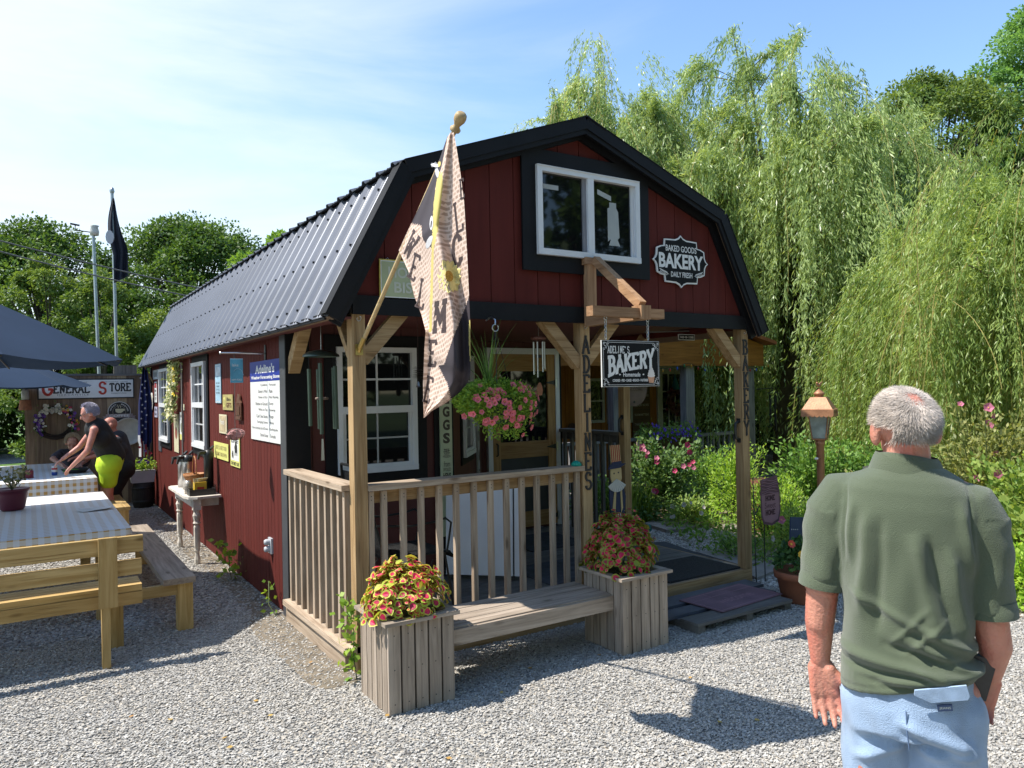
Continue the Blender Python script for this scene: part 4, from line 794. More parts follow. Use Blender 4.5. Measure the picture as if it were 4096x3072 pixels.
# ================================================================== PLANTER BENCH
pbn = thing('planter_bench', (.95, -.45, 0), 'weathered cedar bench built between two slatted planter boxes in front of the porch rail', 'bench')
def planter(x0, y0, s=.41, h=.5):
    b = MB(); n = 5; w_ = (s-.012*(n-1))/n
    for k in range(n):
        a = k*(w_+.012)
        b.box(x0+a, y0, .0, x0+a+w_, y0+.019, h, GREYW('z')); b.box(x0+a, y0+s-.019, .0, x0+a+w_, y0+s, h, GREYW('z'))
        if 0 < a+.01: pass
        ya = y0+.02+k*((s-.04)/n); b.box(x0, ya+.004, .0, x0+.019, ya+(s-.04)/n-.005, h, GREYW('z')); b.box(x0+s-.019, ya+.004, 0, x0+s, ya+(s-.04)/n-.005, h, GREYW('z'))
        for z in (.06, .25, .44):
            b.box(x0+a+w_/2-.003, y0-.0012, z-.003, x0+a+w_/2+.003, y0+.001, z+.003, IRON)
    b.box(x0+.022, y0+.022, .02, x0+s-.022, y0+s-.022, h-.05, mat('liner_dark', (.05, .045, .04), .9))
    o = b.build('planter_box', pbn)
    c = MB(); e = .028
    for (a0, b0, a1, b1) in ((x0-e, y0-e, x0+s+e, y0+.035), (x0-e, y0+s-.035, x0+s+e, y0+s+e)): c.box(a0, b0, h, a1, b1, h+.02, GREYW('x'))
    for (a0, b0, a1, b1) in ((x0-e, y0+.0355, x0+.035, y0+s-.0355), (x0+s-.035, y0+.0355, x0+s+e, y0+s-.0355)): c.box(a0, b0, h, a1, b1, h+.02, GREYW('y'))
    c.build('cap_rim', o); s_ = MB(); s_.box(x0+.03, y0+.03, h-.05, x0+s-.03, y0+s-.03, h-.02, SOIL); s_.build('potting_soil', o)
    return o
planter(-.085, -.69); planter(1.575, -.735)
for k, (y0, y1) in enumerate(((-.62, -.515), (-.508, -.41), (-.402, -.31), (-.302, -.215))):
    b = MB(); b.box(.33, y0, .355, 1.57, y1, .393, GREYW('x')); b.build('seat_board', pbn)
b = MB(); b.box(.33, -.645, .29, 1.57, -.622, .385, GREYW('x')); b.box(.36, -.6, .3, .4, -.22, .354, DARKW('y')); b.box(1.5, -.6, .3, 1.54, -.22, .354, DARKW('y')); b.build('apron', pbn)

# ================================================================== PLANTS ON THE PORCH
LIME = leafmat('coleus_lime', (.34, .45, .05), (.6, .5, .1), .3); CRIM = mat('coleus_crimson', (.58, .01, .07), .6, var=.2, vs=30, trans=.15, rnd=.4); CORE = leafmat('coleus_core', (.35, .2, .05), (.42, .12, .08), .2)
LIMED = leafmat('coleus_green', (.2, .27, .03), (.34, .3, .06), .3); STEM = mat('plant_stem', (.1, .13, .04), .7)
def coleus(cx, cy, z0, rx, ry, h, n, label, lime=LIME, s0=.05, seed=1):
    r = random.Random(seed); t = thing('coleus_plant', (cx, cy, z0), label, 'plant'); b = MB(); st = MB()
    for k in range(9): a = r.uniform(0, 6.28); q = r.uniform(.2, .75); st.tube([(cx+.02*math.cos(a), cy+.02*math.sin(a), z0-.03), (cx+rx*q*.6*math.cos(a), cy+ry*q*.6*math.sin(a), z0+h*.4), (cx+rx*q*math.cos(a), cy+ry*q*math.sin(a), z0+h*(1-q*.5)*.85)], .004, STEM, n=5)
    st.build('stems', t)
    for k in range(n):
        a = r.uniform(0, 6.283); u = r.uniform(0, 1)**.5; lay = r.uniform(.72, 1.03); rad = u; zz = math.sqrt(max(0, 1-u*u))
        P = Vector((cx+rx*rad*math.cos(a)*lay*(1+.2*math.sin(3*a+seed)+.08*math.sin(7*a)), cy+ry*rad*math.sin(a)*lay, z0+.02+h*zz*lay*(1+.22*math.sin(2*a+seed)*u+.12*math.sin(5*a))-.03*u))
        nrm = Vector((math.cos(a)*u*1.2, math.sin(a)*u*1.2, .35+zz))+Vector((r.gauss(0, .45), r.gauss(0, .45), r.gauss(0, .25))); nrm.normalize()
        ax = nrm.cross(Vector((r.gauss(0, 1), r.gauss(0, 1), r.gauss(0, 1)))).normalized(); sd = nrm.cross(ax); s = s0*r.uniform(.45, 1.65)
        M_ = Matrix((ax, sd, nrm)).transposed().to_4x4(); M_.translation = P
        out = [(-.5, 0, 0), (-.36, -.3, .06), (-.02, -.44, .11), (.34, -.27, .06), (.62, 0, -.08), (.34, .27, .06), (-.02, .44, .11), (-.36, .3, .06)]
        c_ = (0, 0, -.02); rn = r.random()
        b.add([Vector(p)*s for p in out]+[Vector(c_)*s], [(8, i, (i+1) % 8) for i in range(8)], lime, M_, rn)
        if r.random() < .92:
            f = r.uniform(.5, .78); b.add([Vector((p[0]*f, p[1]*f, p[2]*f+.035))*s for p in out]+[Vector((0, 0, .02))*s], [(8, i, (i+1) % 8) for i in range(8)], CRIM, M_, rn)
    b.build('foliage', t); return t
coleus(.09, -.5, .5, .27, .24, .27, 1000, 'bright yellow and crimson coleus filling the left planter box', s0=.04, seed=3)
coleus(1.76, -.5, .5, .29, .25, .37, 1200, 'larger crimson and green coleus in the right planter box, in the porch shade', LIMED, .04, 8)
ST = mat('river_stone', (.3, .29, .27), .7, var=.3)
for i, (x, y) in enumerate(((.03, -.62), (.1, -.64), (.17, -.635))):
    b = MB(); b.lathe([(.001, -.015), (.02, -.012), (.027, 0), (.02, .014), (.001, .018)], ST, (x, y, .49), n=9, M=Matrix.Scale(1.3, 4, (1, 0, 0))); b.build('river_stone', None, ['river stone nearest the left corner of the left planter', 'middle river stone under the bright coleus', 'pale river stone right of the other two in the left planter'][i], 'stone', 'river stones in the left planter')
# vines and weeds
GRN = leafmat('weed_green', (.12, .25, .03), (.3, .42, .06), .4)
def weed(name, pts, n, s, label, spread=.05, m=GRN, cat='plant'):
    t = thing(name, pts[0], label, cat); b = MB(); b.tube(pts, .004, STEM, n=5); b.build('stem', t)
    P = []; D_ = []; Pn = np.array(pts)
    for k in range(n):
        u = rng.uniform(0, len(pts)-1.001); i = int(u); p = Pn[i]+(Pn[i+1]-Pn[i])*(u-i); P.append(p+rng.normal(size=3)*spread*.4); D_.append(rng.normal(size=3)*[1, 1, .5]+[-.3, -.3, .2])
    leafobj('foliage', P, D_, rng.uniform(s*.6, s*1.3, n), s*.75, m, t); return t
weed('vine', [(-.03, -.06, 0), (-.06, -.09, .15), (-.04, -.05, .3), (-.07, -.02, .42), (-.05, .02, .5)], 85, .055, 'light green vine climbing the foot of the corner post', .09)
weed('weed', [(-.08, 1.55, 0), (-.13, 1.6, .1), (-.1, 1.7, .2), (-.08, 1.78, .24)], 24, .045, 'small leafy weed at the foot of the shed corner', .05)
weed('weed', [(-.1, 3.05, 0), (-.13, 3.0, .12), (-.12, 3.05, .24), (-.16, 3.12, .33)], 70, .06, 'bushy bright weed against the red wall beside the coffee table leg', .13)
# hanging basket with petunias
hb = thing('hanging_basket', (1.06, -.14, 1.62), 'hanging basket overflowing with pink petunias and tall spiky grass, right of the flag', 'hanging basket')
bx_, by_ = .985, -.14
b = MB(); b.tube([(bx_+.0, -.02, 2.28), (bx_, -.08, 2.3), (bx_, by_, 2.275), (bx_, by_, 2.24)], .006, STEEL, n=6); b.tube([(bx_+.025*math.cos(t), by_, 2.22+.025*math.sin(t)) for t in np.linspace(1.8, 7, 10)], .004, STEEL, n=5)
for a in (0, 2.1, 4.2): b.tube([(bx_, by_, 2.2), (bx_+.14*math.cos(a), by_+.14*math.sin(a), 1.72)], .0025, IRON, n=4)
b.build('hanger', hb)
b = MB(); b.lathe([(.001, 1.56), (.09, 1.56), (.13, 1.7), (.14, 1.74), (.001, 1.73)], mat('pot_green', (.03, .06, .04), .6), (bx_, by_, 0)); b.build('pot', hb)
PL = leafmat('petunia_leaf', (.1, .22, .03), (.32, .46, .07), .45); P = []; D_ = []; r = random.Random(5)
def pet(r):
    while 1:
        x, y, z = r.uniform(-1, 1), r.uniform(-1, 1), r.uniform(-1, 1)
        if x*x+y*y+z*z < 1 and x*x+y*y+z*z > .15: break
    X = bx_+x*.29; Y = by_+y*.22; Z = 1.735+z*.13
    if z < 0: Z -= r.random()**2*.22*(1 if x > -.2 else .45)*(1-abs(x-.25)*.7)
    X += -.03 if x < 0 else .0
    return X, Y, Z
for k in range(6500): p = pet(r); P.append(p); D_.append((p[0]-bx_+r.gauss(0, .15), p[1]-by_+r.gauss(0, .15), r.gauss(0, .15)+.05))
leafobj('foliage', P, D_, rng.uniform(.018, .036, len(P)), .013, PL, hb)
GR_ = leafmat('spike_grass', (.07, .16, .03), (.2, .33, .08), .3); b = MB()
for k in range(34):
    a = r.uniform(0, 6.28); L_ = r.uniform(.3, .62); s_ = r.uniform(.1, .5) if k % 4 else .75; q = []
    for i in range(7): u = i/6; q.append(Vector((bx_-.06+math.cos(a)*L_*s_*u**1.6, by_+math.sin(a)*L_*s_*u**1.6*.6, 1.72+L_*(u-.35*s_*u**3))))
    for i in range(6):
        w0 = .005*(1-i/6)+.0008; w1 = .005*(1-(i+1)/6)+.0008; sd = Vector((math.sin(a+k), -math.cos(a+k), 0))
        b.add([q[i]-sd*w0, q[i]+sd*w0, q[i+1]+sd*w1, q[i+1]-sd*w1], [(0, 1, 2, 3)], GR_)
b.build('spike_grass', hb)
PET = mat('petal_pink', (.85, .2, .25), .6, var=.1, rnd=.25, trans=.25); THR = mat('petal_throat', (.35, .02, .03), .7); EYE = mat('flower_eye', (.75, .5, .08), .6)
def flower(b, P, nrm, s, pm=PET, th=THR, eye=EYE, npet=5):
    nrm = Vector(nrm).normalized(); ax = nrm.cross(Vector((.3, .2, 1))).normalized(); sd = nrm.cross(ax); M_ = Matrix((ax, sd, nrm)).transposed().to_4x4(); M_.translation = P
    q = [(s*(1 if i % 2 else .8)*math.cos(i*math.pi/npet), s*(1 if i % 2 else .8)*math.sin(i*math.pi/npet), s*.12) for i in range(2*npet)]
    b.add(q+[(0, 0, -s*.3)], [(2*npet, i, (i+1) % (2*npet)) for i in range(2*npet)], pm, M_)
    b.add([(s*.3*math.cos(t), s*.3*math.sin(t), -s*.06) for t in np.linspace(0, 6.28, 8)[:-1]], [tuple(range(7))], th, M_); b.add([(s*.13*math.cos(t), s*.13*math.sin(t), -s*.02) for t in np.linspace(0, 6.28, 7)[:-1]], [tuple(range(6))], eye, M_)
for k in range(68):
    X_, Z_ = r.uniform(-1, 1), r.uniform(-1, 1)
    if X_*X_+Z_*Z_ > 1: X_ *= .6; Z_ *= .6
    Y_ = math.sqrt(max(0, 1-X_*X_-Z_*Z_)); d = Vector((X_, -Y_-.35, Z_*.8)); P_ = Vector((bx_+X_*.31, by_-Y_*.2-.03, 1.69+Z_*(.17 if Z_ > 0 else .19+(.14 if X_ > 0 and k % 3 == 0 else 0)))); f = MB(); flower(f, P_, d, r.uniform(.019, .029)); f.build('flower', hb)
# wind chimes
ch = thing('wind_chime', (.1, .9, 1.3), 'large dark green tube wind chime hanging at the left end of the porch', 'wind chime')
GT = mat('chime_green', (.06, .085, .065), .35, .6, var=.15); x, y = .1, .9
b = MB(); b.lathe([(.135, 2.06), (.132, 2.075), (.09, 2.1), (.04, 2.11), (.001, 2.115)], GT, (x, y, 0), n=24); b.tube([(x, y, 2.11), (x, y, 2.34)], .0025, STEEL, n=4); b.build('canopy_disc', ch)
for k, (a, L_, zt) in enumerate(((3.3, .42, 1.97), (4.3, .52, 2.01), (.2, .46, 1.98), (-.4, .47, 1.99), (1.5, .45, 1.97))):
    b = MB(); X, Y = x+.1*math.cos(a), y+.1*math.sin(a); b.tube([(X, Y, zt), (X+.006, Y, zt-L_)], .0145, GT, n=12); b.tube([(X, Y, zt), (X, Y, 2.07)], .0012, IRON, n=4); b.build('tube', ch)
b = MB(); b.lathe([(.001, 1.74), (.045, 1.74), (.05, 1.75), (.045, 1.76), (.001, 1.76)], mat('striker_wood', (.2, .15, .12), .7), (x, y, 0)); b.tube([(x, y, 2.07), (x, y, 1.36)], .001, IRON, n=4); b.prism([(-.012, -.08), (.012, -.08), (.006, .08), (-.006, .08)], 0, .003, STEEL, FRONT(x, 1.37, y)); b.build('striker', ch)
ch = thing('wind_chime', (1.55, .15, 1.75), 'small silver tube wind chime with a wooden top, left of the lettered centre post', 'wind chime')
x, y = 1.55, .15; RW = mat('chime_wood', (.13, .045, .03), .5); b = MB(); b.lathe([(.001, 2.19), (.06, 2.19), (.062, 2.178), (.055, 2.165), (.001, 2.165)], RW, (x, y, 0)); b.tube([(x, y, 2.19), (x, y, 2.3)], .0012, STEEL, n=4); b.build('top_disc', ch)
for k, (a, L_) in enumerate(((3.1, .25), (3.9, .27), (4.8, .23), (5.5, .21), (6.1, .2), (1.8, .24))):
    b = MB(); X, Y = x+.046*math.cos(a), y+.046*math.sin(a); b.tube([(X, Y, 2.15), (X, Y, 2.15-L_)], .0055, STEEL, n=8); b.tube([(X, Y, 2.15), (X, Y, 2.17)], .0008, IRON, n=3); b.build('tube', ch)
b = MB(); b.lathe([(.001, 2.03), (.022, 2.03), (.022, 2.05), (.001, 2.05)], IRON, (x, y, 0)); b.tube([(x, y, 2.16), (x, y, 1.84)], .0008, IRON, n=3); b.prism([(-.02, -.045), (0, -.05), (.02, -.045), (.028, -.01), (.02, .025), (.006, .05), (-.006, .05), (-.02, .025), (-.028, -.01)], 0, .006, mat('chime_tag', (.3, .12, .05), .6, var=.3, vs=20), FRONT(x, 1.79, y)); b.build('striker', ch)
ch = thing('stone_chime', (.7, .5, 1.84), 'stacked slate chip wind chime with a tiny bell, hanging left of the flag', 'wind chime')
b = MB(); r = random.Random(4)
for k in range(13): a = r.uniform(0, 6); b.add([(.7+.045*r.uniform(.7, 1.2)*math.cos(a+t), .5+.045*r.uniform(.7, 1.2)*math.sin(a+t), 1.89+k*.0068+r.uniform(-.002, .002)) for t in np.linspace(0, 6.28, 8)[:-1]]+[(.7, .5, 1.893+k*.0068)], [(7, i, (i+1) % 7) for i in range(7)], mat('slate_chip', (.09, .06, .055), .7, var=.3, vs=30))
b.build('chips', ch); b = MB(); b.tube([(.7, .5, 2.34), (.702, .5, 2.2), (.699, .5, 1.98)], .0018, mat('twig_cord', (.07, .04, .04), .8), n=5); b.tube([(.7, .5, 1.9), (.7, .5, 1.86)], .001, IRON, n=4); b.build('cord', ch)
b = MB(); b.lathe([(.004, 1.865), (.012, 1.85), (.014, 1.83), (.02, 1.822)], STEEL, (.7, .5, 0), n=10); b.build('bell', ch)
# porch furniture
chair = thing('patio_chair', (.8, .72, .13), 'black wrought-iron mesh chair on the porch behind the left half of the rail', 'chair')
IR = mat('chair_iron', (.018, .02, .02), .35, .3); MESH = mat('chair_mesh', (.03, .032, .033), .45, .4, var=.5, vs=180, bump=.9, bs=220)
def rod(b, pts, r=.0085): b.tube(pts, r, IR, n=7)
b = MB(); sx0, sx1, sy0, sy1, sz = .56, 1.08, .45, .95, .56
b.add([(sx0, sy0, sz), (sx1, sy0, sz), (sx1, sy1, sz), (sx0, sy1, sz), (sx1+.06, sy0+.03, sz-.06), (sx1+.06, sy1-.03, sz-.06)], [(0, 1, 2, 3), (1, 4, 5, 2)], MESH, smooth=True)
rod(b, [(sx0, sy0, sz), (sx1, sy0, sz), (sx1+.06, sy0+.03, sz-.06), (sx1+.06, sy1-.03, sz-.06), (sx1, sy1, sz), (sx0, sy1, sz), (sx0, sy0, sz)]); b.build('seat', chair)
b = MB(); b.add([(sx0, sy0+.03, sz), (sx0, sy1-.03, sz), (sx0-.17, sy1-.06, 1.2), (sx0-.17, sy0+.06, 1.2)], [(0, 1, 2, 3)], MESH); rod(b, [(sx0, sy0+.02, sz), (sx0-.16, sy0+.05, 1.15), (sx0-.19, sy0+.12, 1.25), (sx0-.19, sy1-.12, 1.25), (sx0-.16, sy1-.05, 1.15), (sx0, sy1-.02, sz)], .011); b.build('backrest', chair)
for yy in (sy0-.02, sy1+.02):
    b = MB(); rod(b, [(sx0-.08, yy, .82), (.75, yy, .79), (.95, yy, .8), (1.04, yy, .82), (1.09, yy, .78), (1.07, yy, .66), (1.05, yy, sz)]); b.build('armrest', chair)
    for xx, x2 in ((sx0+.02, sx0-.06), (1.03, 1.1)):
        b = MB(); rod(b, [(xx, yy, sz), (x2, yy, .135)]); rod(b, [(xx-.1 if xx > .7 else xx+.1, yy, .52), (xx-.13 if xx > .7 else xx+.13, yy, .45), (xx-.08 if xx > .7 else xx+.08, yy, .4), (xx, yy, .42)], .005); b.build('leg', chair)
chair.location.x -= .11; chair.location.y += .12
wt = thing('folded_table', (1.65, 1.2, .13), 'white folding table folded shut and leaning upright behind the porch rail', 'folding table')
M = frame((1.36, 1.36, .17), (.42, -.4, 0), (.05, .05, 1)); WP = mat('white_plastic', (.86, .87, .88), .45, var=.03)
b = MB(); b.box(0, 0, 0, .6, .84, .03, WP, M); b.build('tabletop', wt); b = MB(); b.box(.615, 0, 0, .7, .84, .03, WP, M); b.box(.6, .01, -.01, .615, .83, .02, IRON, M); b.build('tabletop', wt); b = MB(); b.box(.02, -.035, .0, .1, 0, .02, IRON, M); b.box(.55, -.035, 0, .62, 0, .02, IRON, M); b.build('leg', wt)
MATK = mat('black_mat', (.022, .022, .024), .95, var=.4, vs=40, bump=1, bs=120)
b = MB(); b.box(2.78, .05, .131, 3.66, .62, .148, MATK); b.build('door_mat', None, 'black bristle door mat at the front edge of the porch opening', 'mat')
b = MB(); b.box(2.55, 1.75, .131, 3.3, 2.5, .14, mat('dark_rug', (.035, .04, .05), .95, var=.4, vs=14)); b.build('rug', None, 'dark patterned rug in front of the pine door', 'rug')
b = MB(); b.box(1.95, .6, .131, 2.75, 1.3, .139, mat('grey_rug', (.055, .06, .075), .95, var=.4, vs=11)); b.build('rug', None, 'bluish grey rug between the folded table and the open side of the porch', 'rug')
pl = thing('pallet_step', (2.85, -.4, 0), 'low grey wooden pallet used as a step in front of the porch', 'pallet')
for k, (y0, y1) in enumerate(((-.735, -.56), (-.5, -.36), (-.3, -.1))):
    b = MB(); b.box(2.28 if k == 0 else 2.1, y0, .06, 3.34+.1*k, y1, .083, mat('slate_paint', (.085, .09, .11), .7, var=.3, vs=6) if k else DARKW('x')); b.build('board', pl)
for x in (2.3, 2.82, 3.27):
    b = MB(); b.box(x, -.72, .0, x+.07, -.1, .06, DARKW('y')); b.build('stringer', pl)
MM = mat('mauve_mat', (.2, .115, .14), .9, var=.25, vs=5, bump=.4, bs=150); ML = mat('mauve_line', (.3, .17, .2), .9); M = frame((2.62, -.66, .088), (1, .07, 0), (0, 1, 0))
b = MB(); b.box(0, 0, 0, .77, .42, .006, MM, M)
for x0, y0, x1, y1 in ((.02, .02, .75, .03), (.02, .39, .75, .4), (.02, .03, .03, .39), (.74, .03, .75, .39), (.03, .3, .74, .307), (.25, .307, .257, .39), (.5, .307, .507, .39)): b.box(x0, y0, .004, x1, y1, .0068, ML, M)
b.text('welcome', .38, .18, .42, .11, ML, M, .0072, .02); b.build('door_mat', None, 'faded mauve printed mat lying on the pallet step', 'mat')
b = MB(); b.lathe([(.001, 0), (.035, .0), (.042, .01), (.03, .03), (.012, .04), (.001, .042)], mat('teal_cloth', (.0, .3, .22), .6, bump=.8, bs=60), (1.79, .02, 1.195), n=11); b.build('teal_bow', None, 'small teal rag bow on the right end of the front handrail', 'bow')
# ================================================================== LEFT YARD
def checkmat():
    m, n, l, p = _nodes('gingham'); p.inputs['Roughness'].default_value = .7
    tc = n.new('ShaderNodeTexCoord'); sx = n.new('ShaderNodeSeparateXYZ'); l.new(tc.outputs['Object'], sx.inputs[0]); g = n.new('ShaderNodeNewGeometry'); sn = n.new('ShaderNodeSeparateXYZ'); l.new(g.outputs['Normal'], sn.inputs[0])
    def stripe(sock):
        a = n.new('ShaderNodeMath'); a.operation = 'MULTIPLY'; a.inputs[1].default_value = 1/.078; l.new(sock, a.inputs[0]); b = n.new('ShaderNodeMath'); b.operation = 'FRACT'; l.new(a.outputs[0], b.inputs[0]); c = n.new('ShaderNodeMath'); c.operation = 'GREATER_THAN'; c.inputs[1].default_value = .5; l.new(b.outputs[0], c.inputs[0]); return c.outputs[0]
    X, Y, Z = stripe(sx.outputs[0]), stripe(sx.outputs[1]), stripe(sx.outputs[2])
    ab = n.new('ShaderNodeMath'); ab.operation = 'ABSOLUTE'; l.new(sn.outputs[2], ab.inputs[0]); up = n.new('ShaderNodeMath'); up.operation = 'GREATER_THAN'; up.inputs[1].default_value = .5; l.new(ab.outputs[0], up.inputs[0])
    ay = n.new('ShaderNodeMath'); ay.operation = 'ABSOLUTE'; l.new(sn.outputs[1], ay.inputs[0]); fy = n.new('ShaderNodeMath'); fy.operation = 'GREATER_THAN'; fy.inputs[1].default_value = .5; l.new(ay.outputs[0], fy.inputs[0])
    # vertical stripes follow x on the front drop and y on the side drop; horizontal ones follow z on drops and y on top
    def mixf(f, a, b):
        k = n.new('ShaderNodeMix'); l.new(f, k.inputs[0]); l.new(a, k.inputs[2]); l.new(b, k.inputs[3]); return k.outputs[0]
    s1 = mixf(fy.outputs[0], Y, X); s1 = mixf(up.outputs[0], s1, X); s2 = mixf(up.outputs[0], Z, Y)
    sm = n.new('ShaderNodeMath'); sm.operation = 'ADD'; l.new(s1, sm.inputs[0]); l.new(s2, sm.inputs[1]); dv = n.new('ShaderNodeMath'); dv.operation = 'MULTIPLY'; dv.inputs[1].default_value = .5; l.new(sm.outputs[0], dv.inputs[0])
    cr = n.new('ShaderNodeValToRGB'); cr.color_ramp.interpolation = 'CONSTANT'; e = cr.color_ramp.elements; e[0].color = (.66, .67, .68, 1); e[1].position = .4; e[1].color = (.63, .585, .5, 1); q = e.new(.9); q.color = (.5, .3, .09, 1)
    l.new(dv.outputs[0], cr.inputs[0]); hf = n.new('ShaderNodeMath'); hf.operation = 'MULTIPLY'; hf.inputs[1].default_value = .55; l.new(up.outputs[0], hf.inputs[0]); mt = n.new('ShaderNodeMix'); mt.data_type = 'RGBA'; mt.inputs[7].default_value = (.58, .6, .64, 1); l.new(hf.outputs[0], mt.inputs[0]); l.new(cr.outputs[0], mt.inputs[6]); l.new(mt.outputs[2], p.inputs['Base Color']); return m  # top faces mixed toward bluish white: washed look of shaded cloth painted in
GING = checkmat()
def cloth(x0, x1, y0, y1, z, drop, label):
    b = MB(); n = 40; r = random.Random(int(y0*10)); g = .012
    per = [(x0+(x1-x0)*i/n, y0, 0, -1) for i in range(n)]+[(x1, y0+(y1-y0)*i/n, 1, 0) for i in range(n)]+[(x1-(x1-x0)*i/n, y1, 0, 1) for i in range(n)]+[(x0, y1-(y1-y0)*i/n, -1, 0) for i in range(n)]
    b.add([(p[0], p[1], z) for p in per], [tuple(range(len(per)))], GING)
    K = len(per); rows = []
    for j in range(5): rows.append([(p[0]+p[2]*g*(.3+math.sin(i*.55)*.5)*j*.5, p[1]+p[3]*g*(.3+math.sin(i*.55)*.5)*j*.5, z-.001-drop*j/4) for i, p in enumerate(per)])
    vs = sum(rows, []); b.add(vs, [(j*K+i, (j+1)*K+i, (j+1)*K+(i+1) % K, j*K+(i+1) % K) for j in range(4) for i in range(K)], GING, smooth=True)
    return b.build('tablecloth', None, label, 'tablecloth', 'gingham tablecloths', loc=(x1, y0, 0))
def picnic(y0, y1, label, front=True):
    t = thing('picnic_table', (-1.7, (y0+y1)/2, 0), label, 'picnic table', 'picnic tables with joined benches')
    b = MB(); b.box(-2.6, y0, .7, -1.09, y1, .748, YELW('y')); b.build('tabletop', t)
    for x in (-2.4, -1.25):
        for y in (y0+.25, y1-.25): b = MB(); b.box(x-.045, y-.045, 0, x+.045, y+.045, .7, YELW('z')); b.build('leg', t)
    yb = y0-.5
    b = MB(); b.box(-.9, yb, .365, -.675, y1-.35 if front else y1-1.6, .41, GREYW('y') if front else YELW('y')); b.build('side_bench', t)
    ye = y1-.5 if front else y1-1.75
    for y in (yb+.03, ye): b = MB(); b.box(-.8, y, 0, -.69, y+.09, .363, YELW('z')); b.build('leg', t); b = MB(); b.box(-2.3, y+.005, .28, -.801, y+.045, .363, YELW('x')); b.build('cross_beam', t)
    if front:
        b = MB(); b.box(-2.8, 1.2, .455, -1.09, 1.33, .5, YELW('x')); b.box(-2.8, 1.34, .455, -1.09, 1.47, .5, YELW('x')); b.build('front_seat', t)
        b = MB(); b.box(-2.8, 1.19, .37, -1.09, 1.23, .453, YELW('x')); b.build('seat_rail', t)
        for z0, z1, xr in ((.74, .85, -1.09), (.59, .69, -1.1)): b = MB(); b.box(-2.8, 1.105, z0, xr, 1.145, z1, YELW('x')); b.build('back_board', t)
        b = MB(); b.box(-1.36, 1.06, .4, -1.25, 1.103, .86, YELW('z')); b.build('back_post', t)
        b = MB(); b.box(-1.345, 1.07, 0, -1.295, 1.15, .4, YELW('z')); b.build('leg', t); b = MB(); b.box(-1.27, 1.49, 0, -1.18, 1.53, .45, YELW('z')); b.build('leg', t)
        b = MB(); b.box(-2.1, 1.9, 0, -2.01, 1.99, .45, YELW('z')); b.build('leg', t)
    return t
picnic(2.1, 4.75, 'nearer yellow pine picnic table with a backed front bench and grey side bench')
picnic(6.44, 9.3, 'farther yellow pine picnic table where the two women and a man gather' if 0 else 'farther yellow pine picnic table where people gather under the second umbrella', False)
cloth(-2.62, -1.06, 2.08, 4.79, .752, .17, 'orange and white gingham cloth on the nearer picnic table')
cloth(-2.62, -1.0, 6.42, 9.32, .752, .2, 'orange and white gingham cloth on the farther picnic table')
# burgundy pot with a scraggly plant
pt = thing('flower_pot', (-1.87, 3.84, .755), 'burgundy plastic pot with a straggly plant on the nearer gingham cloth', 'flower pot'); BU = mat('burgundy_plastic', (.13, .018, .04), .45, var=.05)
b = MB(); b.lathe([(.001, .755), (.085, .755), (.1, .77), (.125, .9), (.128, .93), (.14, .93), (.142, .955), (.13, .957), (.12, .945), (.001, .94)], BU, (-1.87, 3.84, 0), n=28); b.build('pot', pt)
b = MB(); r = random.Random(2); P = []; D_ = []
for k in range(9):
    a = r.uniform(0, 6.28); q = [(-1.87, 3.84, .94), (-1.87+.06*math.cos(a), 3.84+.06*math.sin(a), 1.02), (-1.87+.12*math.cos(a), 3.84+.12*math.sin(a), 1.05+r.uniform(0, .12))]; b.tube(q, .004, STEM, n=5)
    for j in range(13): u = r.random(); P.append(Vector(q[1]).lerp(Vector(q[2]), u)+Vector((r.gauss(0, .02), r.gauss(0, .02), r.gauss(0, .02)))); D_.append((r.gauss(0, 1), r.gauss(0, 1), r.gauss(.2, .6)))
b.build('stems', pt); leafobj('foliage', P, D_, rng.uniform(.03, .06, len(P)), .025, leafmat('dull_leaf', (.1, .13, .07), (.3, .3, .2), .3), pt)
b = MB(); q = [(-.12, -.07), (.08, -.06), (.14, -.02), (.1, .06), (-.02, .07), (-.16, 0)]; b.add([(-1.22+x, 3.35+y*1.8, .757+.012*((i*7) % 3)) for i, (x, y) in enumerate(q)], [tuple(range(6))], mat('napkin', (.75, .75, .74), .8)); b.build('paper_napkin', None, 'crumpled white paper napkin near the edge of the nearer table', 'napkin')
# things on the far table
def jar(x, y, z, r_, h, m, name, label, cat, lid=IRON):
    t = thing(name, (x, y, z), label, cat); b = MB(); b.lathe([(.001, z), (r_, z), (r_, z+h*.8), (r_*.8, z+h*.92), (.001, z+h*.92)], m, (x, y, 0), n=16); b.build('body', t); b = MB(); b.lathe([(r_*.8, z+h*.92), (r_*.8, z+h), (.001, z+h)], lid, (x, y, 0), n=14); b.build('lid', t); return t
cn = thing('drink_can', (-1.45, 7.15, .755), 'white soda can with a blue foot and red band on the farther table', 'can')
b = MB(); z = .755; x, y = -1.45, 7.15; CW = mat('can_white', (.7, .7, .72), .3); b.lathe([(.001, z), (.03, z), (.034, z+.012), (.034, z+.045)], mat('can_blue', (.02, .07, .35), .3), (x, y, 0), n=16); b.lathe([(.034, z+.045), (.034, z+.075)], CW, (x, y, 0), n=16); b.lathe([(.034, z+.075), (.034, z+.1)], mat('can_red', (.5, .02, .03), .3), (x, y, 0), n=16); b.lathe([(.034, z+.1), (.034, z+.125)], CW, (x, y, 0), n=16); b.build('can', cn)
b = MB(); b.lathe([(.034, z+.125), (.027, z+.138), (.001, z+.136)], STEEL, (x, y, 0), n=16); b.build('can_top', cn)
jar(-1.73, 7.0, .755, .045, .11, mat('tin_red', (.22, .025, .04), .4), 'sugar_tin', 'small dark red tin beside the brown jar on the farther table', 'tin')
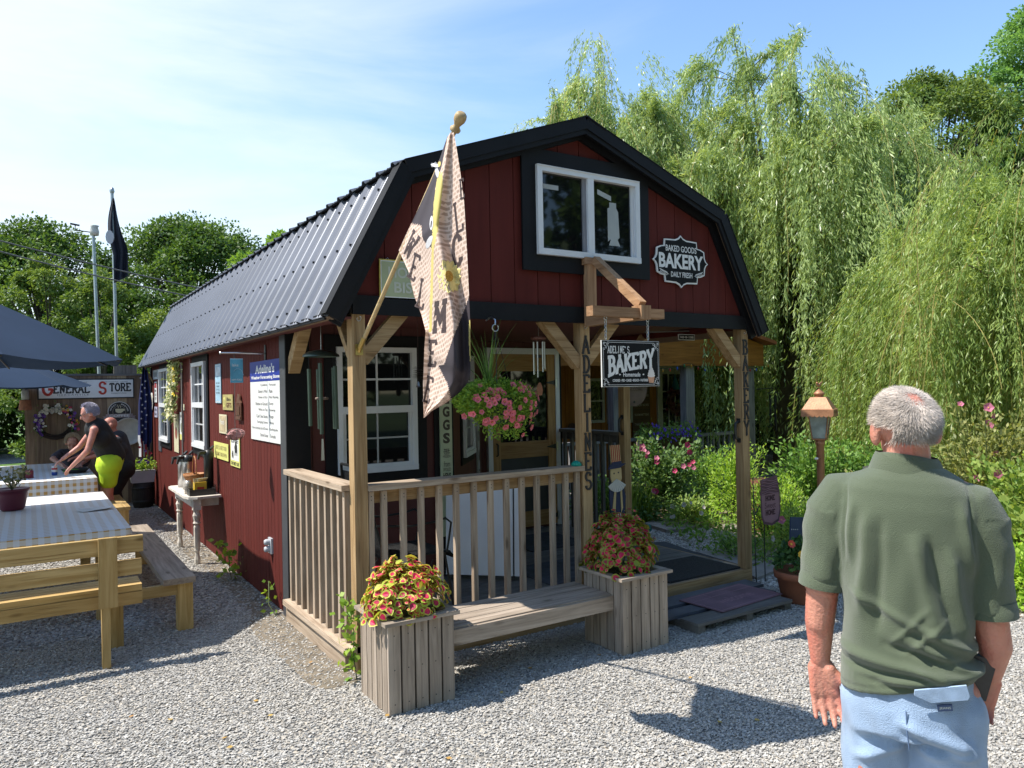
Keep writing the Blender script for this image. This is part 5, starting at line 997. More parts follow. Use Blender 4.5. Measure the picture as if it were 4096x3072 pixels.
jar(-1.81, 7.05, .755, .042, .13, mat('jar_brown', (.12, .1, .05), .3), 'jar', 'brown lidded jar left of the red tin on the farther table', 'jar')
b = MB(); b.box(-1.4, 7.05, .754, -1.28, 7.16, .759, mat('napkin', (.75, .75, .74), .8)); b.build('paper_plate', None, 'flat white paper beside the soda can', 'paper')
b = MB(); b.lathe([(.001, 0), (.12, 0), (.17, .05), (.175, .055), (.115, .012), (.001, .01)], mat('basket_dark', (.03, .03, .03), .6), (-1.2, 7.35, .754), n=20); b.lathe([(.001, .02), (.09, .02), (.1, .05), (.001, .06)], mat('lettuce', (.1, .35, .04), .6, var=.5, vs=40), (-1.26, 7.33, .754), n=9); b.build('salad_bowl', None, 'dark bowl with green filling under the bending woman\'s hands', 'bowl')
# umbrellas
NAVY = mat('umbrella_navy', (.024, .045, .085), .9, spec=.15, var=.08, vs=3, trans=.05)
def umbrella(cx, cy, r, ze, za, label, a0=0, post_y=None):
    t = thing('patio_umbrella', (cx, cy, 0), label, 'umbrella', 'navy umbrellas over the picnic tables'); n = 8; b = MB(); N_ = 10
    pts = []; 
    for k in range(n):
        A0 = a0+2*math.pi*k/n; A1 = a0+2*math.pi*(k+1)/n
        for i in range(N_+1):
            u = i/N_
            for j in range(7):
                v = j/6; px_ = r*u*((1-v)*math.cos(A0)+v*math.cos(A1)); py_ = r*u*((1-v)*math.sin(A0)+v*math.sin(A1)); sag = .035*u*4*v*(1-v)*r
                pts.append((cx+px_, cy+py_, za-(za-ze)*(u**1.12)-sag*(1-.3*u)))
    fs = []
    for k in range(n):
        o_ = k*(N_+1)*7
        for i in range(N_):
            for j in range(6): fs.append((o_+i*7+j, o_+(i+1)*7+j, o_+(i+1)*7+j+1, o_+i*7+j+1))
    b.add(pts, fs, NAVY, smooth=True, rnd=.5); b.build('canopy', t)
    for k in range(n):
        A = a0+2*math.pi*k/n; b = MB(); b.tube([(cx, cy, za-.03), (cx+r*.98*math.cos(A), cy+r*.98*math.sin(A), ze-.012)], .008, IRON, n=5); b.build('rib', t)
    b = MB(); b.tube([(cx, cy, 0), (cx, cy, za)], .022, IRON, n=10); b.build('pole', t); b = MB(); b.lathe([(.02, za), (.03, za+.02), (.02, za+.06), (.001, za+.08)], IRON, (cx, cy, 0), n=12); b.build('finial', t)
    return t
umbrella(-2.45, 3.05, 1.5, 2.1, 2.8, 'nearer navy patio umbrella over the nearer picnic table', math.pi/8)
umbrella(-2.3, 8.35, 1.38, 1.96, 2.5, 'farther navy patio umbrella over the farther picnic table', 0)
# store display wall
sw = thing('display_fence', (-.88, 9.55, 0), 'weathered board fence panel behind the farther picnic table, hung with the store sign', 'fence')
FW = wood('fence_board', (.3, .21, .14), (.17, .115, .078), 'z'); LWD = wood('pale_plank', (.5, .38, .24), (.34, .25, .16), 'z')
x = -1.78
while x < .0:
    b = MB(); b.box(x, 9.5, 0, x+.142, 9.525, 2.13, LWD if -.72 < x < -.45 else FW); b.build('board', sw); x += .1435
b = MB(); b.box(-1.8, 9.48, 2.13, .02, 9.54, 2.165, DARKW('x')); b.build('top_rail', sw); b = MB(); b.box(-1.8, 9.53, .5, .0, 9.57, .6, DARKW('x')); b.box(-1.8, 9.53, 1.7, .0, 9.57, 1.8, DARKW('x')); b.build('back_rail', sw)
# store sign
M = FRONT(-.92, 1.92, 9.495); b = MB(); SR = mat('sign_red', (.5, .035, .02), .5, var=.2, vs=30)
b.box(-.69, -.165, -.002, .69, .165, .01, INK, M); b.box(-.67, -.145, 0, .67, .145, .014, PAPER, M)
b.slab('G', -.555, .01, .13, .2, SR, M, th=.2, d=.016); b.slab('ENERAL', -.22, .0, .5, .12, INK, M, th=.22, d=.016); b.slab('S', .22, .01, .1, .19, SR, M, th=.2, d=.016); b.slab('TORE', .48, .02, .31, .12, INK, M, th=.22, d=.016)
b.text('MERCANTILE', -.2, -.095, .44, .022, INK, M, .016, 0, space=1.3); b.text('HARDWARE', .46, -.08, .22, .016, INK, M, .016, 0); b.text('BOOTS · SHOES · DRY GOODS', -.25, .105, .5, .015, INK, M, .016, 0); b.text('PROVISIONS · GRAIN', .42, .11, .34, .014, INK, M, .016, 0)
for s in (-1, 1): b.beam(M @ Vector((-.2+s*.2, -.118, .015)), M @ Vector((-.2, -.13, .015)), .006, .002, INK)
b.build('store_sign', None, 'long white general store sign with red initials on the display fence', 'sign')
# coffee sign
M = FRONT(-.46, 1.53, 9.49); b = MB(); disc(b, M, 0, 0, .17, .01, PAPER, 28); disc(b, M, 0, 0, .162, .012, INK, 28); disc(b, M, 0, 0, .1, .0135, mat('tan_disc', (.32, .28, .22), .6), 24); disc(b, M, 0, 0, .094, .0145, INK, 24)
b.prism([(-.06, .05), (-.055, .0), (-.02, -.02), (.02, -.02), (.055, 0), (.06, .05)], .01, .016, CRM, M); disc(b, M, .065, .03, .018, .0155, CRM, 10)
for s in (-.02, .015): b.tube([M @ Vector((s+.008*math.sin(t*2), .06+t*.02, .016)) for t in range(4)], .004, CRM, n=4)
LIL = mat('ribbon_lilac', (.36, .28, .28), .6); b.prism([(-.2, -.035), (.2, -.035), (.2, -.095), (-.2, -.095)][::-1], .01, .018, LIL, M); b.prism([(-.25, -.07), (-.19, -.07), (-.19, -.12), (-.25, -.12), (-.225, -.095)][::-1], .01, .0155, LIL, M); b.prism([(.25, -.07), (.225, -.095), (.25, -.12), (.19, -.12), (.19, -.07)][::-1], .01, .0155, LIL, M)
b.text('COFFEE', 0, -.065, .3, .04, PAPER, M, .02, .02)
for k, c in enumerate('FRESH'): a = 2.9-k*.22; b.text(c, .13*math.cos(a), .13*math.sin(a), .02, .026, PAPER, M, .0135, .01)
for k, c in enumerate('BREWED'): a = 1.25-k*.22; b.text(c, .13*math.cos(a), .13*math.sin(a), .02, .026, PAPER, M, .0135, .01)
b.build('coffee_sign', None, 'round black coffee sign with a steaming cup and ribbon on the display fence', 'sign')
b = MB(); EN = mat('enamel', (.62, .58, .5), .35, var=.12, vs=12); Mb = Matrix.Translation((-.33, 9.46, 1.2)) @ Matrix.Rotation(math.pi/2, 4, 'X'); b.lathe([(.001, -.01), (.17, -.01), (.2, .01), (.225, .03), (.23, .028), (.205, -.03), (.001, -.035)], EN, n=26, M=Mb)
for k in range(7): disc(b, frame((-.33, 9.468, 1.2), (1, 0, 0)), .19*math.cos(k*1.3), .19*math.sin(k*1.3), .01, .006, mat('rust', (.18, .07, .02), .9), 7)
b.build('enamel_basin', None, 'rust-speckled white enamel basin hung behind the stooping man', 'basin')
wr = thing('flower_wreath', (-1.37, 9.44, 1.4), 'dark twig wreath with white, purple and pink flowers on the display fence', 'wreath')
b = MB(); r = random.Random(6); TW = mat('twig', (.035, .022, .016), .9)
for k in range(26):
    R0 = .24+r.gauss(0, .02); ph = r.uniform(0, 6.28); b.tube([(-1.37+R0*math.cos(t)*(1+.05*math.sin(3*t+ph)), 9.45+.03*math.sin(t*2+ph), 1.38+.95*R0*math.sin(t)) for t in np.linspace(ph, ph+5.8, 20)], .008, TW, n=5)
b.build('twigs', wr); b = MB(); cols = [mat('bloom_white', (.7, .7, .62), .7, rnd=.2), mat('bloom_purple', (.14, .05, .35), .7, rnd=.2), mat('bloom_pink', (.6, .08, .16), .7, rnd=.2), mat('bloom_yellow', (.7, .4, .04), .7, rnd=.2)]
for k in range(150):
    a = r.uniform(-.5, 3.7); c = cols[0] if 1.2 < a < 2.4 or r.random() < .3 else cols[1] if a > 2.4 or r.random() < .3 else cols[r.choice((2, 3))]; R0 = .24+r.gauss(0, .035)
    if a < .8 and r.random() < .4: continue
    flower(b, Vector((-1.37+R0*math.cos(a), 9.41-.03*r.random(), 1.38+R0*math.sin(a))), (r.gauss(0, .5), -1, r.gauss(0, .5)), r.uniform(.018, .034), c, c, EYE)
for k in range(40): a = r.uniform(3.0, 3.9); flower(b, Vector((-1.37+.25*math.cos(a), 9.41, 1.38+.27*math.sin(a))), (r.gauss(0, .5), -1, .2), .02, cols[1], cols[1], EYE)
b.build('blooms', wr)
P = [(-1.37+.25*math.cos(a)+r.gauss(0, .03), 9.42, 1.38+.25*math.sin(a)+r.gauss(0, .03)) for a in [r.uniform(-.6, 3.9) for _ in range(260)]]; leafobj('foliage', P, rng.normal(size=(260, 3)), .045, .02, leafmat('wreath_leaf', (.03, .1, .03), (.12, .22, .06), .2), wr)
ln = thing('hanging_lantern', (-1.77, 9.35, 1.6), 'clear glass jar lantern on a clay base hanging at the left end of the fence', 'lantern')
b = MB(); b.lathe([(.001, 1.6), (.085, 1.6), (.09, 1.62), (.075, 1.74), (.08, 1.76), (.001, 1.76)], mat('clay', (.3, .13, .07), .8, var=.3, vs=20), (-1.77, 9.35, 0)); b.build('clay_base', ln); b = MB(); b.lathe([(.05, 1.76), (.055, 1.8), (.05, 1.9), (.03, 1.93), (.001, 1.93)], mat('cloudy_glass', (.5, .52, .5), .2, var=.1), (-1.77, 9.35, 0)); b.build('glass', ln); b = MB(); b.tube([(-1.77, 9.35, 1.93), (-1.77, 9.35, 2.05), (-1.77, 9.5, 2.12)], .006, IRON, n=5); b.build('hook', ln)
# us flag furled by the corner
fg = thing('furled_flag', (-.14, 8.95, .9), 'furled stars and stripes flag hanging at the far corner of the shed', 'flag')
SB = mat('flag_navy', (.015, .025, .12), .8, var=.2); SRD = mat('flag_red', (.4, .02, .025), .8); SWH = mat('flag_cloth_white', (.6, .6, .62), .8)
b = MB(); n = 22; Zs = np.linspace(2.25, .8, 30); V_ = []
for i, z in enumerate(Zs):
    wd = .05+.13*min(1, (2.28-z)/.6) - (.04 if z < 1.05 else 0)
    for j in range(n+1): u = j/n; V_.append((-.2+.03*(2.25-z)/1.4*-1+wd*(u-.4)*1.1+.06, 8.95+.035*math.sin(u*14+z*2), z))
for nm, cond in ((SB, lambda i, j: Zs[i] > 1.12-.2*(j/n)), (SRD, lambda i, j: (j//4) % 2 == 0), (SWH, lambda i, j: True)):
    k = b.mi(nm)
base_ = len(b.v); b.v += V_
for i in range(29):
    for j in range(n):
        m_ = SB if Zs[i] > 1.16-.25*(j/n) and not (j < 3 and 1.2 > Zs[i]) else (SRD if (j//4) % 2 else SWH); b.f.append((base_+i*(n+1)+j, base_+(i+1)*(n+1)+j, base_+(i+1)*(n+1)+j+1, base_+i*(n+1)+j+1)); b.m.append(b.mi(m_)); b.r.append(.5); b.s.append(True)
r = random.Random(3)
for k in range(17):
    z = 2.08-.055*k; x = -.2+(.06 if k % 2 else -.0)+.01*(k % 3); q = []
    for i in range(10): rr_ = .019 if i % 2 == 0 else .008; a = math.pi/2+i*math.pi/5; q.append((x+rr_*math.cos(a), 8.905, z+rr_*math.sin(a)))
    b.add(q, [tuple(range(10))], SWH)
b.build('cloth', fg); b = MB(); b.tube([(.0, 9.0, 2.0), (-.16, 8.95, 2.32)], .013, POLEW); b.build('pole', fg)
# planter on a barrel
bl = thing('barrel', (-.2, 8.8, 0), 'dark weathered barrel under the white planter by the shed corner', 'barrel'); b = MB(); b.lathe([(.001, 0), (.14, 0), (.165, .15), (.165, .28), (.14, .4), (.001, .4)], wood('barrel_wood', (.05, .045, .04), (.03, .025, .022), 'z'), (-.2, 8.8, 0), n=20); b.build('staves', bl)
for z in (.1, .31): b = MB(); b.lathe([(.158, z), (.17, z), (.17, z+.025), (.16, z+.025)], IRON, (-.2, 8.8, 0), n=20); b.build('hoop', bl)
fpn = thing('window_planter', (-.2, 8.78, .4), 'white trough planter with lime foliage and red and purple pansies on the barrel', 'planter')
b = MB(); b.prism([(-.17, 0), (.15, 0), (.18, .19), (-.19, .19)], -.09, .09, mat('trough_white', (.55, .53, .52), .6, var=.1), FRONT(-.2, .405, 8.78)); b.build('trough', fpn)
P = [(-.2+r.gauss(0, .1), 8.76+r.gauss(0, .05), .62+abs(r.gauss(0, .06))) for _ in range(500)]; leafobj('foliage', P, rng.normal(size=(500, 3))+[0, 0, .4], .05, .022, leafmat('lime_leaf', (.15, .3, .04), (.4, .5, .1), .3), fpn)
for k in range(12): b = MB(); flower(b, Vector((-.2+r.gauss(0, .08), 8.7-.03*r.random(), .7+abs(r.gauss(0, .1)))), (0, -1, .3), .022, mat('bloom_red', (.6, .02, .02), .6) if k % 3 == 0 else cols[1], cols[1], EYE); b.build('bloom', fpn)
# coffee console against the wall
cs = thing('console_table', (-.2, 4.4, 0), 'half-width white table with turned legs against the red wall, holding coffee things', 'table')
CWH = mat('chippy_white', (.66, .6, .52), .6, var=.18, vs=14, bump=.2); b = MB()
q = [(-.02, 3.84), (-.26, 3.82), (-.34, 3.88), (-.37, 4.0), (-.37, 5.0), (-.33, 5.08), (-.02, 5.1)]; b.prism([(x, y) for x, y in q][::-1], .7, .725, CWH); b.build('tabletop', cs)
b = MB(); b.box(-.3, 3.93, .61, -.27, 5.0, .7, CWH); b.box(-.27, 3.93, .61, -.03, 3.96, .7, CWH); b.box(-.27, 4.97, .61, -.03, 5.0, .7, CWH); b.build('apron', cs)
for y in (3.92, 4.98):
    b = MB(); b.box(-.295, y-.042, .58, -.215, y+.042, .7, CWH); b.lathe([(.001, 0), (.02, 0), (.03, .02), (.032, .06), (.024, .1), (.02, .13), (.03, .15), (.027, .17), (.033, .2), (.033, .4), (.027, .42), (.04, .44), (.03, .46), (.042, .52), (.03, .555), (.038, .58)], CWH, (-.255, y, 0), n=8, smooth=False); b.build('leg', cs)
def airpot(x, y, h, r_, label, m=STEEL):
    t = thing('coffee_airpot', (x, y, .725), label, 'coffee pot', 'airpots on the console table'); b = MB(); b.lathe([(.001, .725), (r_, .725), (r_, .725+h*.78)], m, (x, y, 0), n=20); b.build('body', t)
    b = MB(); z = .725+h*.78; b.lathe([(r_+.004, z), (r_+.006, z+.03), (r_*.8, z+.07), (.001, z+.08)], IRON, (x, y, 0), n=20); b.beam((x, y, z+.055), (x-.11, y-.04, z+.045), .04, .03, IRON); b.beam((x-.1, y-.037, z+.045), (x-.115, y-.04, z-.02), .02, .02, IRON); b.beam((x+.02, y, z+.08), (x+.06, y+.05, z+.11), .02, .02, IRON); b.build('pump_head', t); return t
airpot(-.24, 4.85, .38, .05, 'farthest steel airpot on the console table'); airpot(-.22, 4.62, .4, .058, 'broad steel airpot in the middle of the console table'); airpot(-.09, 4.12, .5, .05, 'tall black coffee dispenser against the wall on the console table', IRON)
bk_ = thing('wicker_basket', (-.2, 4.32, .725), 'round orange-brown basket with a tall hoop handle on the console table', 'basket'); WK = mat('wicker', (.42, .17, .05), .6, var=.35, vs=60, bump=.6, bs=90)
b = MB(); b.lathe([(.001, .83), (.08, .83), (.115, .9), (.12, .925), (.112, .925), (.1, .9), (.001, .85)], WK, (-.2, 4.32, 0), n=22); b.box(-.26, 4.26, .725, -.14, 4.38, .83, CRM); b.build('bowl', bk_); b = MB(); b.tube([(-.2, 4.32+.115*math.cos(t), .915+.2*math.sin(t)) for t in np.linspace(0, math.pi, 15)], .006, WK, n=6); b.build('handle', bk_)
jar(-.29, 4.17, .725, .04, .14, mat('jar_glass', (.42, .38, .33), .12, var=.4, vs=60), 'glass_jar', 'clear glass jar of packets in front of the basket', 'jar', STEEL)
bt = thing('condiment_tray', (-.2, 4.02, .725), 'black open tray near the front edge of the console table', 'tray'); b = MB(); b.box(-.32, 3.92, .726, -.06, 4.1, .735, IRON)
for a in ((-.32, 3.92, -.06, 3.93), (-.32, 4.09, -.06, 4.1), (-.32, 3.93, -.31, 4.09), (-.07, 3.93, -.06, 4.09)): b.box(a[0], a[1], .735, a[2], a[3], .79, IRON)
b.build('tray', bt); tb = thing('tea_box', (-.2, 4.03, .736), 'yellow tea box with a red patch standing in the black tray', 'box'); b = MB(); b.box(-.26, 3.98, .736, -.14, 4.07, .86, mat('tea_yellow', (.7, .45, .03), .5)); b.box(-.235, 3.978, .76, -.165, 3.9795, .81, mat('tea_red', (.5, .04, .02), .5)); b.build('carton', tb)
b = MB(); [b.beam((-.25+.02*k, 4.0+.012*k, .85), (-.255+.024*k, 4.01, .9), .03, .004, CRM) for k in range(6)]; b.build('packets', tb)
# garland on its stick between the windows
gl = thing('flower_garland', (-.06, 6.4, 1.5), 'long trailing garland of pale yellow silk flowers on the side wall between the windows', 'garland')
b = MB(); b.tube([(-.05, 5.98, 1.02), (-.05, 5.97, 2.22)], .012, mat('grey_stick', (.2, .18, .16), .8), n=6); b.tube([(-.06, 6.35, 2.2), (-.1, 6.5, 1.8), (-.08, 6.7, 1.52)], .01, STEM); b.build('stem', gl)
P = []; D_ = []; r = random.Random(9)
for k in range(900):
    u = r.random(); z = 2.24-.75*u; y = 6.2+.5*u+r.gauss(0, .14)*(1-.3*u); P.append((-.05-abs(r.gauss(0, .05)), y, z+r.gauss(0, .04))); D_.append((r.gauss(-.2, .5), r.gauss(0, .7), r.gauss(-.6, .6)))
leafobj('foliage', P, D_, .06, .022, leafmat('garland_leaf', (.13, .2, .05), (.4, .42, .2), .2), gl)
b = MB(); PY = mat('silk_cream', (.75, .7, .42), .7, rnd=.2); YY = mat('silk_yellow', (.75, .55, .03), .7, rnd=.2)
for k in range(130):
    u = r.random(); z = 2.18-.7*u; y = 6.2+.5*u+r.gauss(0, .15); yl = y < 6.15 and z > 1.75; flower(b, Vector((-.11-.03*r.random(), y, z)), (-1, -.5, r.gauss(0, .4)), r.uniform(.015, .03), YY if yl else PY, YY, EYE, 4)
b.build('blooms', gl)
# poles and wires
FLP = mat('galvanised', (.36, .4, .4), .4, .6)
wp = thing('weather_mast', (-.62, 11.3, 0), 'slim steel mast topped by a small white weather station, left of the flagpole', 'mast'); b = MB(); b.tube([(-.57, 11.3, 0), (-.68, 11.3, 4.8)], .028, FLP, n=10); b.build('mast', wp)
b = MB(); b.lathe([(.001, 4.78), (.07, 4.78), (.08, 4.85), (.06, 4.93), (.08, 4.96), (.001, 4.97)], mat('station_white', (.6, .6, .55), .5), (-.66, 11.3, 0)); b.tube([(-.66, 11.3, 4.83), (-.97, 11.25, 4.84), (-.97, 11.25, 4.93)], .01, IRON, n=5); b.beam((-1.05, 11.25, 4.95), (-.9, 11.25, 4.93), .02, .03, IRON); b.build('weather_station', wp)
fq = thing('flag_mast', (-.32, 11.3, 0), 'tall galvanised flagpole flying a limp black flag behind the fence', 'flagpole'); b = MB(); b.tube([(-.3, 11.3, 0), (-.36, 11.3, 5.6)], .028, FLP, n=10); b.lathe([(.03, 5.6), (.045, 5.64), (.03, 5.7), (.001, 5.72)], FLP, (-.36, 11.3, 0)); b.build('mast', fq)
b = MB(); V_ = []; n = 14; BF = mat('black_flag', (.012, .016, .03), .8)
for i in range(25):
    z = 5.5-1.6*i/24; wl = -.04*math.sin(min(1, i/16)*math.pi); wr_ = .03+.24*min(1, i/15)**.8
    for j in range(n+1): u = j/n; V_.append((-.36+wl*2+(wr_-wl)*u*.9, 11.25+.05*math.sin(u*13+i*.2), z+.15*u*(i/24)))
b.add(V_, [(i*(n+1)+j, (i+1)*(n+1)+j, (i+1)*(n+1)+j+1, i*(n+1)+j+1) for i in range(24) for j in range(n)], BF, smooth=True)
b.add([(-.42+.07*math.cos(t), 11.18, 4.75+.13*math.sin(t)) for t in np.linspace(0, 6.28, 13)[:-1]], [tuple(range(12))], SWH); b.build('black_flag', fq)
pb_ = thing('meter_box', (-.3, 11.0, 0), 'grey utility post with a box standing behind the display fence', 'utility box'); b = MB(); b.box(-.4, 11.0, 0, -.02, 11.08, 2.36, DARKW('z')); b.build('backboard', pb_); b = MB(); b.box(-.34, 10.92, 1.95, -.25, 11.0, 2.2, mat('box_grey', (.25, .27, .26), .6)); b.build('box', pb_)
def wire(p, q, sag, label):
    p = Vector(p); q = Vector(q); b = MB(); b.tube([p.lerp(q, t)-Vector((0, 0, sag*4*t*(1-t))) for t in np.linspace(0, 1, 24)], .012, mat('wire_grey', (.12, .12, .12), .5), n=5, caps=False); b.build('utility_wire', None, label, 'wire', 'utility wires above the left trees')
wire((-6.0, 9.3, 5.25), (.9, 9.3, 3.62), .12, 'upper black utility wire running to the shed roof at left'); wire((-6.0, 9.3, 5.2), (.8, 9.3, 3.46), .16, 'lower black utility wire sagging just below its twin')
hs_ = thing('garden_hut', (-4.6, 22, 0), 'dark hut with a tan pointed roof half out of frame at far left', 'hut'); b = MB(); b.box(-5.6, 21, 0, -2.9, 23, 1.9, mat('hut_dark', (.012, .013, .011), .9)); b.build('walls', hs_); b = MB(); b.prism([(-5.9, 1.9), (-2.6, 1.9), (-3.2, 2.9), (-4.3, 3.6)], 0, 2.4, mat('hut_roof', (.3, .23, .15), .9), frame((0, 23.2, 0), (1, 0, 0))); b.build('roof', hs_)

# ================================================================== PEOPLE
def cap(b, p, q, r0, r1, m=None, flat=1., n=14):
    m = m or IRON; p = Vector(p); q = Vector(q); d = q-p; L_ = max(d.length, 1e-5); d = d/L_; P = []; R_l = []
    for t in (-.98, -.85, -.6, -.3): P.append(p+d*r0*t); R_l.append(r0*math.sqrt(1-t*t))
    for t in (0, .25, .5, .75, 1): P.append(p+d*L_*t); R_l.append(r0+(r1-r0)*t)
    for t in (.3, .6, .85, .98): P.append(q+d*r1*t); R_l.append(r1*math.sqrt(1-t*t))
    b.tube(P, R_l, m, n=n, flat=flat)
def ell(b, c, rx, ry, rz, m=None, M=None, n=18):
    prof = [(math.sin(t), -math.cos(t)) for t in np.linspace(.12, math.pi-.12, 11)]
    vs = [(rx*r_*math.cos(2*math.pi*j/n), ry*r_*math.sin(2*math.pi*j/n), rz*z_) for r_, z_ in prof for j in range(n)]; T = Matrix.Translation(c) @ (M or Matrix())
    b.add(vs, [(i*n+j, i*n+(j+1) % n, (i+1)*n+(j+1) % n, (i+1)*n+j) for i in range(10) for j in range(n)]+[tuple(range(n-1, -1, -1)), tuple(range(10*n, 11*n))], m or IRON, T)
def skin(name, c):
    m = mat(name, c, .5, var=.16, vs=14, bump=.35, bs=110); nn_ = m.node_tree.nodes; ll_ = m.node_tree.links; p = nn_['Principled BSDF']; src = p.inputs['Base Color'].links[0].from_socket; nz_ = nn_.new('ShaderNodeTexNoise'); nz_.inputs['Scale'].default_value = 11; nz_.inputs['Detail'].default_value = 4; mr_ = nn_.new('ShaderNodeMapRange'); mr_.inputs[1].default_value = .42; mr_.inputs[2].default_value = .68; mr_.inputs[4].default_value = .55; mx_ = nn_.new('ShaderNodeMix'); mx_.data_type = 'RGBA'; mx_.inputs[7].default_value = (c[0]*.85, c[1]*.45, c[2]*.45, 1); ll_.new(nz_.outputs['Fac'], mr_.inputs[0]); ll_.new(mr_.outputs[0], mx_.inputs[0]); ll_.new(src, mx_.inputs[6]); ll_.new(mx_.outputs[2], p.inputs['Base Color']); p.inputs['Subsurface Weight'].default_value = .15; p.inputs['Subsurface Radius'].default_value = (.02, .008, .004); return m
def hand(b, W_, fdir, palm, thumb, s=1., curl_=.35, grip=0):
    """five separate unequal fingers and a thumb from the side of the palm; W_ wrist, fdir finger direction, palm palm normal, thumb side"""
    W_ = Vector(W_); f = Vector(fdir).normalized(); pn = Vector(palm).normalized(); pn = (pn-f*pn.dot(f)).normalized(); sd = Vector(thumb).normalized(); sd = (sd-f*sd.dot(f)-pn*sd.dot(pn)).normalized()
    for k, o_ in enumerate((-.026, -.009, .009, .026)): cap(b, W_+sd*o_*.7*s+f*.015*s, W_+sd*o_*s+f*.085*s, .017*s, .0135*s, n=10)
    cap(b, W_+sd*.02*s+f*.02*s+pn*.008*s, W_+sd*.027*s+f*.055*s+pn*.008*s, .018*s, .014*s, n=10)
    for k, (o_, L_, r_) in enumerate(((.031, .072, .0088), (.0105, .08, .0092), (-.0105, .075, .0088), (-.03, .058, .0078))):
        a = W_+sd*o_*s+f*.09*s; d1 = (f+pn*curl_*(.5+.15*k)+sd*o_*2.5).normalized(); d2 = (f+pn*(curl_*1.6+grip)+sd*o_*1.5).normalized(); d3 = (f*(1-grip*.6)+pn*(curl_*2.6+grip*2)).normalized()
        j1 = a+d1*L_*.45*s; j2 = j1+d2*L_*.3*s; j3 = j2+d3*L_*.25*s
        cap(b, a, j1, r_*1.08*s, r_*s, n=9); cap(b, j1, j2, r_*s, r_*.92*s, n=9); cap(b, j2, j3, r_*.92*s, r_*.8*s, n=9)
    t0 = W_+sd*.028*s+f*.03*s+pn*.006*s; d1 = (f*.75+sd*.75+pn*.25).normalized(); j1 = t0+d1*.045*s; j2 = j1+(f*.95+sd*.3+pn*(.25+grip)).normalized()*.034*s
    cap(b, t0, j1, .0145*s, .0115*s, n=10); cap(b, j1, j2, .0112*s, .009*s, n=10)
def headprims(b, C_, s, fw, tilt=(0, 0, 1)):
    fw = Vector(fw).normalized(); up = Vector(tilt).normalized(); sd = fw.cross(up).normalized(); up = sd.cross(fw)
    M = Matrix((sd, fw, up)).transposed().to_4x4(); g = lambda x, y, z: Vector(C_)+M.to_3x3() @ Vector((x, y, z))*s
    ell(b, g(0, -.01, .02), .076*s, .094*s, .092*s, M=M); ell(b, g(0, .02, -.045), .06*s, .07*s, .065*s, M=M); ell(b, g(0, .045, -.085), .035*s, .035*s, .028*s, M=M)
    cap(b, g(0, .085, .0), g(0, .105, -.035), .011*s, .015*s); ell(b, g(0, .08, -.066), .024*s, .014*s, .01*s, M=M); cap(b, g(-.04, .078, .022), g(.04, .078, .022), .01*s, .01*s)
    for q in (-1, 1):
        ell(b, g(q*.084, -.01, -.012), .016*s, .025*s, .039*s, M=M); ell(b, g(q*.034, .062, .0), .02*s, .018*s, .016*s, M=M); ell(b, g(q*.034, .074, .002), .0145*s, .012*s, .0135*s, M=M)
    return g, M
def strands(name, parent, C_, R_, fn, n, ln, wd, m):
    """short hair: thin blades growing from an ellipsoidal scalp"""
    d = unit(rng.normal(size=(n*3, 3))); d = d[fn(d)][:n]; P = d*np.array(R_)+np.array(C_)
    D_ = d*.55+np.array([0, 0, -.75])+rng.normal(size=d.shape)*.22; k = d[:, 2] > .75; D_[k] += np.array([0, -.5, .7])
    return leafobj(name, P, D_, rng.uniform(ln*.6, ln*1.25, len(P)), wd, m, parent, nrm=d*2)
HWH = mat('hair_white', (.64, .56, .49), .6, var=.2, vs=16, rnd=.3)

# ---- the man in the foreground, seen from behind
C0 = Vector((-1.7354, -4.5502, 0)); th = YAW+.499; ray_ = Vector((math.sin(th), math.cos(th), 0)); pos = C0+ray_*2.46-Vector((math.cos(th), -math.sin(th), 0))*.04
man = thing('person', (pos.x, pos.y, 0), 'man with short white hair in an olive polo shirt and pale denim shorts, right foreground', 'person')
LX = Vector((math.cos(th), -math.sin(th), 0)); MM_ = Matrix((LX, ray_, Vector((0, 0, 1)))).transposed().to_4x4(); MM_.translation = pos
SK = skin('skin_tanned', (.6, .265, .185))
hb_ = Matrix.Rotation(.32, 4, 'Z')
b = MB()
headprims(b, (-.004, .0, 1.663), .97, hb_ @ Vector((0, 1, 0)), (0, -.06, 1))
cap(b, (.0, -.005, 1.60), (0, -.0, 1.5), .062, .068); cap(b, (-.05, 0, 1.5), (-.17, .0, 1.45), .055, .06); cap(b, (.05, 0, 1.5), (.165, 0, 1.44), .055, .06)
ell(b, (0, 0, 1.28), .15, .1, .24); ell(b, (0, .02, 1.0), .15, .11, .2)
cap(b, (-.195, .0, 1.44), (-.232, -.012, 1.2), .056, .047); cap(b, (-.232, -.014, 1.205), (-.238, -.018, 1.185), .046, .045); cap(b, (-.234, -.01, 1.17), (-.245, .0, 1.07), .047, .043); cap(b, (-.245, .0, 1.07), (-.247, .012, .955), .043, .03, flat=.85)
hand(b, (-.247, .014, .945), (.13, .0, -1), (0.15, -1, .0), (1, 0, 0), 1.13, .3)
cap(b, (.17, .0, 1.42), (.197, .015, 1.15), .053, .047); cap(b, (.197, .015, 1.13), (.21, .035, 1.05), .047, .043); cap(b, (.21, .035, 1.05), (.2, .06, .965), .043, .03)
hand(b, (.199, .06, .955), (-.28, .15, -.95), (.1, -.8, -.1), (0, .1, 1), .95, .7, .5)
for s in (-1, 1): cap(b, (s*.09, 0, .9), (s*.1, .03*s, .52), .085, .062); cap(b, (s*.1, .03*s, .52), (s*.1, .04*s-.03, .1), .058, .037); cap(b, (s*.1, .04*s-.04, .05), (s*.11, .04*s+.12, .035), .035, .03)
me, v = organic(b, .0048, 'body', SK, man, 5, None)
